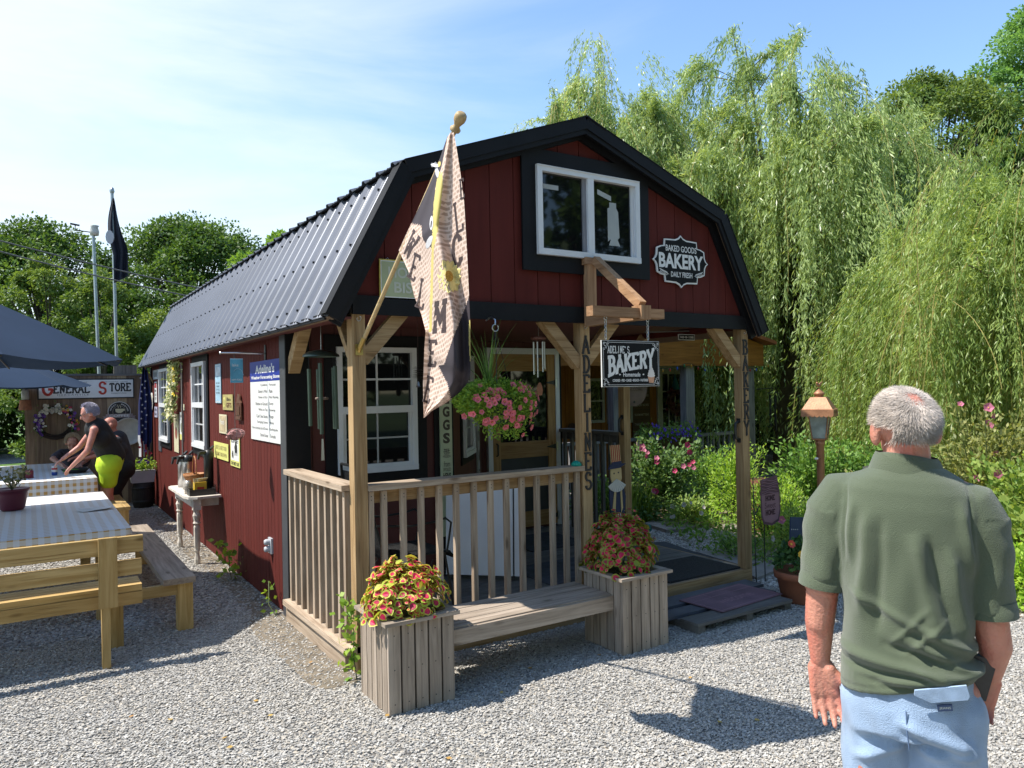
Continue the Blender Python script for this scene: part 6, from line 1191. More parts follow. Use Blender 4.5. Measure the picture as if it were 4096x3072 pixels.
def skinwr(v, nr):
    z = v[:, 2]; x = v[:, 0]; m_ = np.exp(-((z-1.195)/.04)**2)*(np.abs(x) > .17); v = v+nr*(m_*.0022*np.sin(z*330+x*60))[:, None]; return v
n_ = len(me.vertices); nr = np.empty(n_*3, dtype=np.float32); me.vertices.foreach_get('normal', nr); v = skinwr(v, nr.reshape(-1, 3))
finish(me, v, 'body', man, MM_)
# polo shirt
def rings(b, R_list, n=40, e=2.4):
    vs = []
    for (cx, cy, z, rx, ry, tz) in R_list:
        for j in range(n):
            t = 2*math.pi*j/n; c, s = math.cos(t), math.sin(t); X = abs(c)**(2/e)*math.copysign(1, c)*rx; Y = abs(s)**(2/e)*math.copysign(1, s)*ry; vs.append((cx+X, cy+Y, z+tz*X))
    k = len(R_list); b.add(vs, [(i*n+j, (i+1)*n+j, (i+1)*n+(j+1) % n, i*n+(j+1) % n) for i in range(k-1) for j in range(n)]+[tuple(range(n)), tuple(range(k*n-1, (k-1)*n-1, -1))], IRON)
b = MB()
rings(b, [(0, 0, 1.565, .07, .065, 0), (0, 0, 1.545, .1, .08, 0), (0, 0, 1.52, .145, .1, -.04), (0, .0, 1.49, .18, .115, -.06), (-.002, 0, 1.44, .197, .128, -.06), (-.004, 0, 1.36, .198, .138, 0), (-.008, 0, 1.25, .18, .14, 0), (-.01, 0, 1.15, .172, .142, 0), (-.01, 0, 1.06, .17, .145, .03), (-.012, 0, 1.01, .174, .15, .08), (-.012, 0, .97, .177, .154, .15), (-.012, 0, .94, .176, .153, .2)])
b.tube([(-.11, 0, 1.485), (-.165, 0, 1.465), (-.198, -.002, 1.41), (-.215, -.005, 1.32), (-.227, -.008, 1.24), (-.233, -.01, 1.2)], [.05, .075, .082, .074, .068, .067], IRON, n=20); b.tube([(.1, 0, 1.475), (.15, 0, 1.45), (.175, .0, 1.39), (.186, .004, 1.3), (.194, .006, 1.2), (.197, .008, 1.16)], [.05, .074, .08, .073, .068, .067], IRON, n=20)
sh, v = organic(b, .0055, 'shirt', IRON, man, 9)
n_ = len(sh.vertices); nr = np.empty(n_*3, dtype=np.float32); sh.vertices.foreach_get('normal', nr); nr = nr.reshape(-1, 3)
x, y, z = v[:, 0], v[:, 1], v[:, 2]
def ridge(px_, pz_, qx_, qz_, w_, a):      # a soft fold line on the back from p to q
    d = np.array([qx_-px_, qz_-pz_]); L_ = np.linalg.norm(d); d = d/L_; u = (x-px_)*d[0]+(z-pz_)*d[1]; h = -(x-px_)*d[1]+(z-pz_)*d[0]
    return a*np.exp(-(h/w_)**2)*np.clip(np.minimum(u/.05+.5, (L_-u)/.05+.5), 0, 1)
bk = (y < .03)
w_ = (.0030*np.sin(x*60+3*np.sin(z*7))*np.clip((1.42-z)/.2, 0, 1)*np.clip((z-1.02)/.1, 0, 1)
      + ridge(-.13, 1.2, .17, 1.05, .012, .011)+ridge(.0, 1.09, .17, 1.0, .012, .014)-ridge(-.05, 1.07, .17, 1.02, .011, .012)+ridge(-.17, 1.03, .1, 1.0, .014, .012)-ridge(-.17, .995, .12, .985, .01, .01)+ridge(-.06, .97, .17, 1.0, .012, .012)
      + ridge(.02, 1.36, .06, 1.12, .018, .010)-ridge(.055, 1.36, .1, 1.14, .014, .011)+ridge(.1, 1.33, .14, 1.1, .014, .010)+ridge(-.1, 1.42, -.12, 1.15, .016, .009)-ridge(-.065, 1.4, -.08, 1.12, .014, .008)+ridge(.13, 1.45, .155, 1.28, .012, .01)
      + ridge(.08, 1.14, .0, 1.06, .008, .007)+ridge(.04, 1.17, -.04, 1.08, .008, .006)+ridge(-.14, 1.45, -.15, 1.3, .01, .007)+ridge(.0, 1.02, .14, .955, .01, .009)-ridge(-.12, .965, .05, .95, .012, .008))
w_ = w_*1.25-ridge(-.155, 1.5, -.165, 1.3, .0035, .005)-ridge(.15, 1.49, .16, 1.28, .0035, .005)-.0035*np.exp(-((z-.2*x-.962)/.0035)**2)
w_ = np.where(bk, w_, .0025*np.sin(x*45+z*22)); hm = np.clip((z-.2*x-.93)/.02, 0, 1)
v = v+nr*(w_*hm)[:, None]; v[:, 0] += .0015*np.sin(z*40)
arm_ = (np.abs(x) > .185) & (z < 1.42)
v = v+nr*(arm_*(.002*np.sin(z*60+x*40)-.0035*np.exp(-((z-1.21)/.004)**2)*(x < 0)))[:, None]
SHIRT = mat('olive_pique', (.092, .118, .068), .9, var=.06, vs=8, bump=.5, bs=420, sheen=.25); sh.materials.clear(); sh.materials.append(SHIRT); so_ = finish(sh, v, 'polo_shirt', man, MM_)
b = MB(); n = 40; vs = []
for rr_, z0, zz_ in ((.084, 1.53, 0), (.078, 1.555, 0), (.073, 1.58, 0), (.066, 1.581, 0), (.066, 1.54, 0)):
    for j in range(n):
        t = 2*math.pi*j/n; vs.append(MM_ @ Vector((rr_*math.cos(t)*1.06, rr_*math.sin(t)*.98, z0-.012*math.sin(t)-.01*math.cos(t))))
b.add(vs, [(i*n+j, i*n+(j+1) % n, (i+1)*n+(j+1) % n, (i+1)*n+j) for i in range(4) for j in range(n)], SHIRT, smooth=True)
vs = []
for rr_, z0 in ((.072, 1.58), (.078, 1.567), (.09, 1.532), (.094, 1.52), (.089, 1.522)):
    for j in range(n): t = 2*math.pi*j/n; vs.append(MM_ @ Vector((rr_*math.cos(t)*1.12, rr_*math.sin(t)*.95, z0+.006-.01*math.cos(t)-(abs(math.cos(t))*.012 if rr_ > .09 else 0))))
b.add(vs, [(i*n+j, i*n+(j+1) % n, (i+1)*n+(j+1) % n, (i+1)*n+j) for i in range(4) for j in range(n)], SHIRT, smooth=True); b.build('collar', so_ if 0 else man)
for (cx, cy, cz, dx, dz, rr_) in ((-.2325, -.01, 1.205, -.13, -1, .0665), (.197, .008, 1.165, .06, -1, .067)):
    b = MB(); d = Vector((dx, 0, dz)).normalized(); a = Vector((cx, cy, cz)); b.tube([MM_ @ (a-d*.022), MM_ @ (a-d*.003), MM_ @ (a), MM_ @ (a+d*.022)], [rr_-.002, rr_+.0, rr_+.0015, rr_+.001], SHIRT, n=36, caps=False); b.tube([MM_ @ (a+d*.022), MM_ @ (a-d*.01)], [rr_+.001, rr_-.008], SHIRT, n=36, caps=False); b.build('sleeve_cuff', man)
# denim shorts
b = MB(); rings(b, [(-.012, 0, 1.02, .15, .125, 0), (-.012, 0, .96, .163, .135, 0), (-.01, -.005, .88, .172, .146, 0), (-.005, -.004, .8, .176, .143, 0)], e=2.2)
cap(b, (-.092, -.01, .86), (-.1, .02, .55), .1, .092); cap(b, (.088, -.01, .86), (.094, -.02, .55), .1, .092)
jn, v = organic(b, .0085, 'shorts', IRON, man, 6); n_ = len(jn.vertices); nr = np.empty(n_*3, dtype=np.float32); jn.vertices.foreach_get('normal', nr); nr = nr.reshape(-1, 3); x, y, z = v[:, 0], v[:, 1], v[:, 2]
w_ = ridge(-.02, .86, .14, .8, .015, .012)-ridge(-.01, .83, .12, .76, .012, .01)+ridge(-.02, .78, -.14, .72, .014, .01)-ridge(-.03, .81, -.12, .78, .012, .007)+ridge(.02, .77, .15, .78, .014, .012)+.002*np.sin(x*70+z*30)
v = v+nr*(w_*1.5)[:, None]; DEN = mat('pale_denim', (.33, .45, .63), .85, var=.2, vs=9, bump=.5, bs=350, sheen=.15); jn.materials.clear(); jn.materials.append(DEN); finish(jn, v, 'denim_shorts', man, MM_)
b = MB(); MP = MM_ @ frame((.075, -.15, .955), (1, .2, .13), (0, -.12, 1)); b.prism([(-.065, .02), (.06, .03), (.064, 0), (.058, -.01), (-.03, -.016), (-.068, .006)][::-1], 0, .006, mat('denim_light', (.37, .5, .69), .85, var=.18, vs=30, bump=.3, bs=400), MP); b.build('pocket_flap', man)
b = MB(); b.prism([(-.016, -.042), (.02, -.04), (.02, -.022), (-.016, -.024)], 0, .004, mat('patch_navy', (.03, .06, .14), .7), MP); b.text('JEANS', .002, -.032, .028, .008, mat('patch_thread', (.4, .45, .42), .8), MP, .0055, .0); b.build('label_patch', man)
b = MB(); b.tube([MM_ @ Vector(p) for p in ((-.012, -.156, .9), (-.01, -.158, .84), (-.006, -.14, .79))], .002, mat('seam_blue', (.14, .22, .38), .9), n=5); b.build('back_seam', man)
# hair
HC = Vector((-.004, .0, 1.663)); g0 = []
def scalp(d):
    f = np.array((hb_ @ Vector((0, 1, 0)))[:]); fr = d @ f; return ((d[:, 2] > -.05) & (fr < .62)) | ((fr < .1) & (d[:, 2] > -.62)) & ~((np.abs(d @ np.array((hb_ @ Vector((1, 0, 0)))[:])) > .84) & (d[:, 2] < .12))
d = unit(rng.normal(size=(60000, 3))); d = d[scalp(d)][:26000]; crown = np.array([.16, -.6, .78]); keep = (rng.random(len(d)) > .93*np.exp(-np.sum((d-crown/np.linalg.norm(crown))**2, 1)/.13)) & (rng.random(len(d)) > np.clip((-.22-d[:, 2])/.42, 0, .97)); d = d[keep]
R3 = np.array(hb_)[:3, :3]; tp_ = np.where(d[:, 2] < -.05, 1-.24*(-d[:, 2]-.05), 1.)[:, None]; P = (d*np.array([.076, .0945, .094])*np.c_[tp_, tp_, np.ones(len(d))]*.97+np.array([0, -.01, .02])*.97)
t_ = d-crown*np.sum(d*crown, 1)[:, None]; D_ = unit(t_)*1.0+d*np.where(d[:, 2:] > 0, .2, .02)+np.array([0, 0, -.32])+rng.normal(size=d.shape)*.09
P = P @ R3.T+np.array(HC[:]); D_ = D_ @ R3.T; A_ = np.array(MM_)[:3, :3]; T_ = np.array(MM_)[:3, 3]
leafobj('hair', P @ A_.T+T_, D_ @ A_.T, rng.uniform(.016, .032, len(P))*np.clip(np.sqrt(np.sum((d-crown/np.linalg.norm(crown))**2, 1))*1.4, .35, 1), .0014, HWH, man, nrm=(d*2) @ R3.T @ A_.T, rn=np.clip(.5+.4*np.sin(d[:, 0]*6+d[:, 2]*5)*np.cos(d[:, 2]*7)+rng.normal(size=len(P))*.14, 0, 1))
b = MB(); Mp = MM_ @ (Matrix.Translation((.163, .02, .965)) @ Matrix.Rotation(.25, 4, 'Y') @ Matrix.Rotation(.2, 4, 'Z')); b.box(-.035, -.012, -.06, .035, .012, .06, mat('device_black', (.03, .032, .035), .35, var=.2, vs=90), Mp); b.box(-.0355, -.008, -.0605, .0355, .008, .0605, mat('device_edge', (.05, .12, .15), .3), Mp)
b.build('camera_device', None, 'small black handheld device in the right hand of the white-haired man', 'device')

# ---- smaller figures round the far table
def figure(label, J, hair, top, bottom, skc, fw, tilt, s=1., sleeves=False, legs_bare=True, rt=.15, bald=False, name='person'):
    t = thing(name, (J['pel'][0], J['pel'][1], 0), label, 'person'); b = MB(); V = {k: Vector(q) for k, q in J.items()}
    g, Mh = headprims(b, V['head'], s, fw, tilt); cap(b, V['head']-(V['head']-V['neck'])*.35, V['neck'], .05*s, .055*s); cap(b, V['neck'], V['pel'], .09, .1)
    for q in 'LR':
        cap(b, V['neck'], V['sh'+q], .05, .052); cap(b, V['sh'+q], V['el'+q], .047, .038); cap(b, V['el'+q], V['wr'+q], .038, .026); f = (V['wr'+q]-V['el'+q]).normalized(); hand(b, V['wr'+q], f, (0, 0, -1), (0, -1 if q == 'L' else 1, 0), .9, .4)
        if 'kn'+q in V: cap(b, V['hp'+q], V['kn'+q], .08, .055); cap(b, V['kn'+q], V['an'+q], .055, .034); cap(b, V['an'+q], V['an'+q]+Vector(fw)*.14-Vector((0, 0, .03)), .035, .03)
    me, v = organic(b, .009, 'body', skin('skin_'+skc[0], skc[1]), t, 4); finish(me, v, 'body', t, Matrix())
    b = MB(); ch_ = V['neck'].lerp(V['pel'], .3); cap(b, V['neck'].lerp(V['pel'], .12), V['pel'], rt*.86, rt); cap(b, V['shL'].lerp(V['shR'], .12), V['shL'].lerp(V['shR'], .88), .07, .07); cap(b, V['shL'].lerp(V['shR'], .3)+(V['pel']-V['neck'])*.3, V['shL'].lerp(V['shR'], .7)+(V['pel']-V['neck'])*.3, rt*.8, rt*.8)
    if sleeves:
        for q in 'LR': cap(b, V['sh'+q], V['sh'+q].lerp(V['el'+q], .75), .072, .062)
    me, v = organic(b, .011, 'top', top, t, 6); finish(me, v, 'shirt' if sleeves else 'tank_top', t, Matrix())
    b = MB(); cap(b, V['hpL'], V['hpR'], rt*.95, rt*.95); cap(b, V['pel'], V['hpL'].lerp(V['hpR'], .5), rt*.98, rt*.95)
    for q in 'LR':
        if 'kn'+q in V: cap(b, V['hp'+q], V['hp'+q].lerp(V['kn'+q], .55 if legs_bare else 1), rt*.8, .105 if legs_bare else .08)
        if 'kn'+q in V and not legs_bare: cap(b, V['kn'+q], V['an'+q], .08, .06)
    me, v = organic(b, .011, 'bottom', bottom, t, 5); finish(me, v, 'shorts' if legs_bare else 'trousers', t, Matrix())
    if hair:
        d = unit(rng.normal(size=(14000, 3))); fwv = np.array([0, 1., 0]); k = ((d[:, 1] < .45) & (d[:, 2] > -.1)) | ((d[:, 1] < -.05) & (d[:, 2] > -.6)); d = d[k][:5000]
        P = (d*np.array([.083, .1, .1])+np.array([0, -.01, .022]))*s; R3 = np.array(Mh)[:3, :3]; leafobj('hair', P @ R3.T+np.array(V['head'][:]), (unit(d+np.array([0, -.6, -.5])+rng.normal(size=d.shape)*.2)) @ R3.T, .035*s, .005, hair, t, nrm=d @ R3.T*2)
    return t, g, Mh
HSV_ = mat('hair_silver', (.42, .4, .5), .5, var=.3, vs=12, rnd=.3)
TB = mat('tank_black', (.012, .012, .014), .85); NEON = mat('neon_shorts', (.5, .72, .02), .8, var=.06, vs=10)
W = dict(head=(-1.07, 6.7, 1.575), neck=(-1.0, 6.75, 1.42), pel=(-.8, 6.85, 1.0), shL=(-1.02, 6.55, 1.36), shR=(-.98, 6.98, 1.38), elL=(-1.1, 6.5, 1.1), wrL=(-1.27, 6.65, .9), elR=(-1.17, 6.98, 1.12), wrR=(-1.36, 6.95, .98), hpL=(-.84, 6.75, .88), hpR=(-.82, 6.95, .88), knL=(-.85, 6.75, .48), knR=(-.88, 6.98, .48), anL=(-.76, 6.75, .06), anR=(-.74, 6.98, .06))
t, g, Mh = figure('silver-haired woman in a black tank top and neon yellow shorts, bending over the farther table', W, HSV_, TB, NEON, ('pink', (.56, .27, .2)), (-1, -.1, -.35), (-.35, 0, 1), rt=.172)
b = MB(); [b.tube([g(q*.034+.02*math.cos(a), .095, .004+.016*math.sin(a)) for a in np.linspace(0, 6.28, 10)], .003, IRON, n=4) for q in (-1, 1)]; b.tube([g(-.06, .09, .008), g(-.083, .0, .01)], .003, IRON, n=4); b.tube([g(.06, .09, .008), g(.083, .0, .01)], .003, IRON, n=4); b.build('glasses', t)
Mn = dict(head=(-.76, 7.5, 1.38), neck=(-.68, 7.5, 1.22), pel=(-.6, 7.5, .82), shL=(-.7, 7.3, 1.16), shR=(-.68, 7.7, 1.16), elL=(-.9, 7.3, .98), wrL=(-1.1, 7.4, .93), elR=(-.92, 7.7, 1.0), wrR=(-1.15, 7.65, .95), hpL=(-.6, 7.4, .75), hpR=(-.6, 7.6, .75), knL=(-.72, 7.38, .45), knR=(-.72, 7.62, .45), anL=(-.62, 7.38, .06), anR=(-.62, 7.62, .06))
DGR = mat('dark_grey_tee', (.035, .033, .038), .9); figure('balding man in a dark tee stooping behind the woman in neon shorts', Mn, None, DGR, TB, ('ruddy', (.45, .17, .11)), (-1, 0, -.4), (-.4, 0, 1), sleeves=True, legs_bare=False, rt=.16)
St = dict(head=(-1.2, 8.05, 1.13), neck=(-1.14, 8.2, 1.02), pel=(-1.18, 8.45, .62), shL=(-.95, 8.2, .97), shR=(-1.33, 8.2, .97), elL=(-.98, 7.95, .92), wrL=(-1.12, 7.75, .83), elR=(-1.45, 7.95, .92), wrR=(-1.33, 7.75, .83), hpL=(-1.1, 8.45, .6), hpR=(-1.26, 8.45, .6))
figure('person with sandy hair and a patterned dark shirt hunched over the farther table, mostly hidden', St, mat('hair_sandy', (.4, .28, .16), .6, rnd=.2), mat('patterned_shirt', (.06, .05, .06), .9, var=.9, vs=16), TB, ('fair', (.5, .25, .17)), (-.1, -1, -.5), (0, -.5, 1), sleeves=True, rt=.15)
# ================================================================== SECOND CABIN
cb = thing('orange_cabin', (7.3, 6, 0), 'orange-brown wooden cabin with a grey-posted porch and red roof beyond the bakery porch', 'cabin')
OR = wood('cabin_orange', (.42, .17, .035), (.3, .11, .02), 'z', .7); ORX = wood('cabin_orange', (.42, .17, .035), (.3, .11, .02), 'x', .7); GP = lambda a: wood('grey_post', (.33, .32, .32), (.2, .195, .2), a)
b = MB(); x = 5.0
while x < 9.15: b.box(x, 6.0, .1, x+.19, 6.03, 2.6, OR); x += .2
b.box(5.0, 6.03, .0, 9.2, 6.1, 2.7, OR); b.box(9.1, 6.1, 0, 9.2, 9.5, 2.7, OR); b.box(5.0, 6.1, 0, 5.1, 9.5, 2.7, OR); b.build('wall', cb)
b = MB(); b.box(4.6, 4.36, 0.02, 9.4, 6.0, .14, GP('x')); b.build('porch_floor', cb)
for x in (5.92, 7.51, 9.03):
    b = MB(); b.box(x, 4.4, .14, x+(.14 if x < 6 else .2), 4.54, 2.13, GP('z')); b.build('post', cb)
b = MB(); b.box(4.6, 4.34, 2.12, 9.42, 4.39, 2.5, ORX); b.build('fascia', cb)
b = MB(); b.prism([(4.2, 2.52), (8.0, 2.86), (9.62, 2.5), (9.62, 2.56), (8.0, 2.94), (4.2, 2.6)], 0, 5.4, mat('roof_rust', (.3, .09, .04), .6, var=.2, vs=5), frame((0, 9.6, 0), (1, 0, 0))); b.prism([(4.3, 2.5), (9.4, 2.5), (8.0, 2.86)], 0, .04, ORX, frame((0, 4.38, 0), (1, 0, 0))); b.build('roof', cb)
b = MB(); b.box(4.6, 4.4, 2.5, 9.4, 6.0, 2.515, ORX); b.build('porch_ceiling', cb)
M = FRONT(8.36, .16, 6.0); d = MB(); w_, h_ = .78, 2.02; DWH = mat('cabin_door_white', (.5, .5, .44), .6, var=.06)
for a in ((0, 0, .13, h_), (w_-.13, 0, w_, h_), (.13, 0, w_-.13, .85), (.13, h_-.16, w_-.13, h_)): d.box(a[0], a[1], 0, a[2], a[3], .04, DWH, M)
for k in (1, 2): d.box(.13+(w_-.26)*k/3-.012, .85, .005, .13+(w_-.26)*k/3+.012, h_-.16, .03, DWH, M)
for k in (1, 2): d.box(.13, .85+(h_-1.01)*k/3-.012, .006, w_-.13, .85+(h_-1.01)*k/3+.012, .029, DWH, M)
do = d.build('door', cb); p = MB(); p.box(.13, .85, -.01, w_-.13, h_-.16, .008, GLASS, M); p.build('pane', do)
M = FRONT(7.12, 1.12, 6.0); d = MB()
for a in ((0, 0, .6, .05), (0, .75, .6, .8), (0, .05, .05, .75), (.55, .05, .6, .75), (.05, .38, .55, .41)): d.box(a[0], a[1], 0, a[2], a[3], .04, DWH, M)
do = d.build('window', cb); p = MB(); p.box(.05, .05, -.01, .55, .75, .01, GLASS, M); p.build('pane', do)
M = FRONT(6.55, 1.15, 6.0); d = MB()
for a in ((0, 0, .5, .05), (0, .75, .5, .8), (0, .05, .05, .75), (.45, .05, .5, .75), (.05, .38, .45, .41)): d.box(a[0], a[1], 0, a[2], a[3], .04, DWH, M)
do = d.build('window', cb); p = MB(); p.box(.05, .05, -.01, .45, .75, .01, GLASS, M); p.build('pane', do)
for x0, x1 in ((6.06, 7.51), (7.71, 9.03), (4.6, 5.92)):
    b = MB(); b.box(x0, 4.43, .92, x1, 4.5, .97, GP('x')); b.box(x0, 4.45, .22, x1, 4.49, .27, GP('x')); o = b.build('railing', cb); x = x0+.08
    while x < x1-.04: b = MB(); b.box(x, 4.45, .27, x+.035, 4.485, .92, GP('z')); b.build('baluster', o); x += .135
wr2 = thing('door_wreath', (8.78, 5.9, 1.55), 'dark red and brown wreath with a teal felt cone hanging on the cabin door', 'wreath')
b = MB(); r = random.Random(1); WR1 = mat('wreath_maroon', (.12, .02, .025), .9, rnd=.4); WR2 = mat('wreath_brown', (.14, .07, .04), .9, rnd=.4)
for k in range(140): a = r.uniform(0, 6.28); R0 = .2+r.gauss(0, .035); flower(b, Vector((8.78+R0*math.cos(a), 5.9-.05*r.random(), 1.5+R0*math.sin(a))), (r.gauss(0, .6), -1, r.gauss(0, .6)), r.uniform(.03, .05), WR1 if r.random() < .5 else WR2, WR2, WR1)
b.build('ribbons', wr2); b = MB(); b.lathe([(.09, 1.72), (.004, 2.02)], mat('teal_felt', (.03, .18, .24), .8), (8.75, 5.88, 0), n=12); b.tube([(8.75, 5.88, 2.02), (8.75, 5.9, 2.14)], .003, IRON, n=4); b.build('felt_cone', wr2)
M = FRONT(8.45, 2.32, 4.95); b = MB(); CP = mat('christmas_board', (.4, .37, .25), .7, var=.1); b.prism([(.42*math.cos(t), .14*math.sin(t)) for t in np.linspace(0, 6.28, 25)[:-1]], 0, .01, CP, M); disc(b, M, -.42, .02, .1, .011, CP, 18); disc(b, M, -.34, -.08, .07, .012, CP, 14)
b.slab('CHRISTMAS', .08, -.005, .56, .085, mat('maroon_ink', (.18, .03, .02), .7), M, th=.2, d=.014); b.text('Merry', .05, .08, .22, .04, mat('moss_ink', (.08, .12, .05), .7), M, .013, .0)
for k in range(3): b.prism([(-.35, .09-.045*k), (-.35-.03-.012*k, .045-.045*k), (-.35+.03+.012*k, .045-.045*k)], .01, .0145, mat('tree_ink', (.02, .06, .03), .7), M)
b.build('christmas_sign', None, 'cream oval Christmas sign above the cabin door', 'sign')
M = FRONT(7.95, 1.3, 5.99); b = MB(); LBD = mat('list_board', (.13, .075, .04), .8); b.box(-.22, -.75, 0, .22, .6, .02, LBD, M); LGR = mat('list_paint', (.5, .48, .42), .7)
for k, s in enumerate(('OUR FAVORITE', 'WINTER THINGS', 'SLEIGH RIDES', 'WARM MITTENS', 'TANGLED LIGHTS', 'FROSTY NOSES', 'FRESH SNOW')): b.text(s, 0, .5-.18*k, .36, .045, LGR, M, .022, .01); b.box(-.22, .41-.18*k, .019, .22, .418-.18*k, .021, IRON, M)
b.build('list_sign', None, 'tall brown plank listing winter things left of the cabin door', 'sign')
M = FRONT(4.42, 1.72, 2.7) if 0 else FRONT(6.25, 1.75, 4.3); b = MB(); RS = mat('round_board', (.2, .12, .085), .8, var=.2); disc(b, M, 0, 0, .27, .015, RS, 26); b.text('WELCOME', 0, .0, .36, .06, LBD, M, .017, .02); disc(b, M, 0, -.2, .02, .018, IRON); b.tube([M @ Vector((0, .27, 0)), M @ Vector((0, .4, 0))], .004, IRON, n=4); b.build('round_sign', None, 'round brown wooden welcome sign, half hidden behind the hanging bakery board', 'sign')
b = MB(); disc(b, FRONT(6.3, 1.05, 5.97), 0, 0, .12, .02, mat('maroon_disc', (.07, .02, .02), .6), 20); b.build('maroon_disc', None, 'small dark maroon disc hung on the orange cabin wall', 'ornament')
bs = thing('rail_basket', (6.95, 4.28, .8), 'long coir basket of trailing purple flowers on the cabin rail', 'flower basket')
b = MB(); vs = [(6.45+1.0*i/14, 4.3+.1*math.cos(a), .98+.2*math.sin(a)*(1 if math.sin(a) < 0 else 0)) for i in range(15) for a in np.linspace(math.pi, 2*math.pi, 9)]; b.add(vs, [(i*9+j, (i+1)*9+j, (i+1)*9+j+1, i*9+j+1) for i in range(14) for j in range(8)], mat('coir', (.1, .065, .035), .95, bump=1, bs=60), smooth=True); b.build('liner', bs)
P = [(6.95+r.uniform(-.62, .62), 4.25+r.gauss(0, .08), 1.03+r.gauss(0, .07)) for _ in range(1600)]; leafobj('foliage', P, rng.normal(size=(1600, 3))+[0, 0, .2], .05, .018, leafmat('basket_leaf', (.07, .18, .04), (.3, .45, .1), .35), bs)
PUR = mat('bloom_violet', (.12, .04, .5), .6, rnd=.3)
for k in range(80): b = MB(); flower(b, Vector((6.95+r.uniform(-.62, .62), 4.14-.05*r.random(), 1.05+r.gauss(0, .07))), (0, -1, .3), .022, PUR, PUR, PUR); b.build('bloom', bs)
ls = thing('string_lights', (7.9, 4.3, 2.1), 'string of unlit coloured bulbs drooping along the cabin fascia', 'string lights'); b = MB(); q = [(6.4+3.2*t, 4.3, 2.17-.1*abs(math.sin(t*9.5))) for t in np.linspace(0, 1, 60)]; b.tube(q, .004, mat('cord_green', (.02, .05, .03), .7), n=4); b.build('cord', ls)
for k in range(0, 60, 3): b = MB(); b.lathe([(.001, -.06), (.014, -.035), (.012, -.01), (.006, 0)], mat('bulb_%s' % 'red blue green amber'.split()[k//3 % 4], [(.4, .02, .02), (.03, .1, .5), (.02, .25, .08), (.5, .25, .03)][k//3 % 4], .3), q[k], n=8); b.build('bulb', ls)
# picket remains in front of the cabin
for k, (x, t_) in enumerate(((5.75, .02), (5.95, -.01), (6.12, 0), (6.28, .01), (6.42, -.02))):
    b = MB(); z1 = (1.02, .9, .86, .88, .8)[k]; b.prism([(-.025, 0), (.025, 0), (.02+t_, z1-.06), (t_, z1), (-.025+t_, z1-.05)], 0, .02, GREYW('z') if k != 2 else YELW('z'), FRONT(x, 0, 3.7)); b.build('picket', None, ['weathered picket nearest the rear porch post', 'second grey picket behind the hollyhock', 'yellower picket in the middle of the row', 'grey picket right of the yellow one', 'short leaning picket at the right end of the row'][k], 'picket', 'pickets behind the hollyhock bush')

# ================================================================== GARDEN THINGS
COP = mat('copper_paint', (.42, .2, .1), .5, .25, var=.2, vs=12, bump=.15)
lp = thing('garden_lamp', (4.65, -.1, 0), 'copper-coloured post lamp with a scalloped square hood and small bird finial', 'lamp'); x, y = 4.65, -.1; RZ = Matrix.Rotation(.45, 4, 'Z')
def sq(b, prof, m, n=4): b.lathe([(r_*1.414, z) for r_, z in prof], m, (x, y, 0), n=4, M=RZ @ Matrix.Rotation(math.pi/4, 4, 'Z'), smooth=False)
b = MB(); b.lathe([(.05, 0), (.045, .2), (.036, .22), (.036, 1.2), (.045, 1.21), (.045, 1.25), (.001, 1.25)], COP, (x, y, 0), n=18); b.tube([(x-.13, y-.05, 1.08), (x+.13, y+.05, 1.08)], .008, COP, n=8); b.build('post', lp)
b = MB(); sq(b, [(.001, 1.25), (.06, 1.25), (.065, 1.265), (.05, 1.265)], COP)
for a in range(4):
    c, s = math.cos(a*math.pi/2+.45+math.pi/4), math.sin(a*math.pi/2+.45+math.pi/4); b.tube([(x+.085*c, y+.085*s, 1.26), (x+.125*c, y+.125*s, 1.5)], .006, COP, n=5)
b.build('cage', lp)
b = MB(); GL_ = mat('lamp_glass', (.3, .36, .32), .08, var=.3, vs=12); sq(b, [(.055, 1.267), (.085, 1.49)], GL_); b.build('glass', lp); b = MB(); b.lathe([(.02, 1.27), (.02, 1.38), (.001, 1.4)], PAPER, (x, y, 0), n=10); b.build('candle', lp)
b = MB(); sq(b, [(.115, 1.49), (.145, 1.49), (.145, 1.545), (.135, 1.548), (.07, 1.66), (.001, 1.665)], COP); b.lathe([(.04, 1.66), (.04, 1.68), (.055, 1.69), (.045, 1.705), (.015, 1.73), (.001, 1.74)], COP, (x, y, 0), n=16)
for a in range(4):
    Mq = Matrix.Translation((x, y, 0)) @ Matrix.Rotation(.45+a*math.pi/2, 4, 'Z')
    for k in range(7): b.prism([(-.1215+k*.0405+.0202*math.cos(t)-.0, .004+.018*math.sin(t)) for t in np.linspace(math.pi, 2*math.pi, 7)], -.1462, -.142, COP, Mq @ Matrix.Translation((0, 0, 1.487)) @ Matrix.Rotation(math.pi/2, 4, 'X') @ Matrix.Scale(-1, 4, (0, 0, 1)))
    if a == 0: b.text('CENTENNIAL', 0, 0, .19, .022, mat('copper_dark', (.16, .06, .025), .6), Mq @ Matrix.Translation((0, -.1465, 1.52)) @ Matrix.Rotation(math.pi/2, 4, 'X'), .0, .02)
b.build('hood', lp)
b = MB(); ell(b, (x-.005, y, 1.775), .022, .014, .016, COP, n=10); ell(b, (x-.028, y, 1.795), .012, .01, .011, COP, n=8); b.prism([(0, 0), (.05, .02), (.055, .035), (.01, .02)], -.004, .004, COP, FRONT(x, 1.775, y)); b.tube([(x, y, 1.735), (x, y, 1.765)], .005, COP, n=5); b.build('bird_finial', lp)
b = MB(); b.lathe([(.001, 0), (.018, .006), (.016, .02), (.001, .026)], PAPER, (x-.14, y-.055, 1.07), n=10); b.build('porcelain_knob', lp)
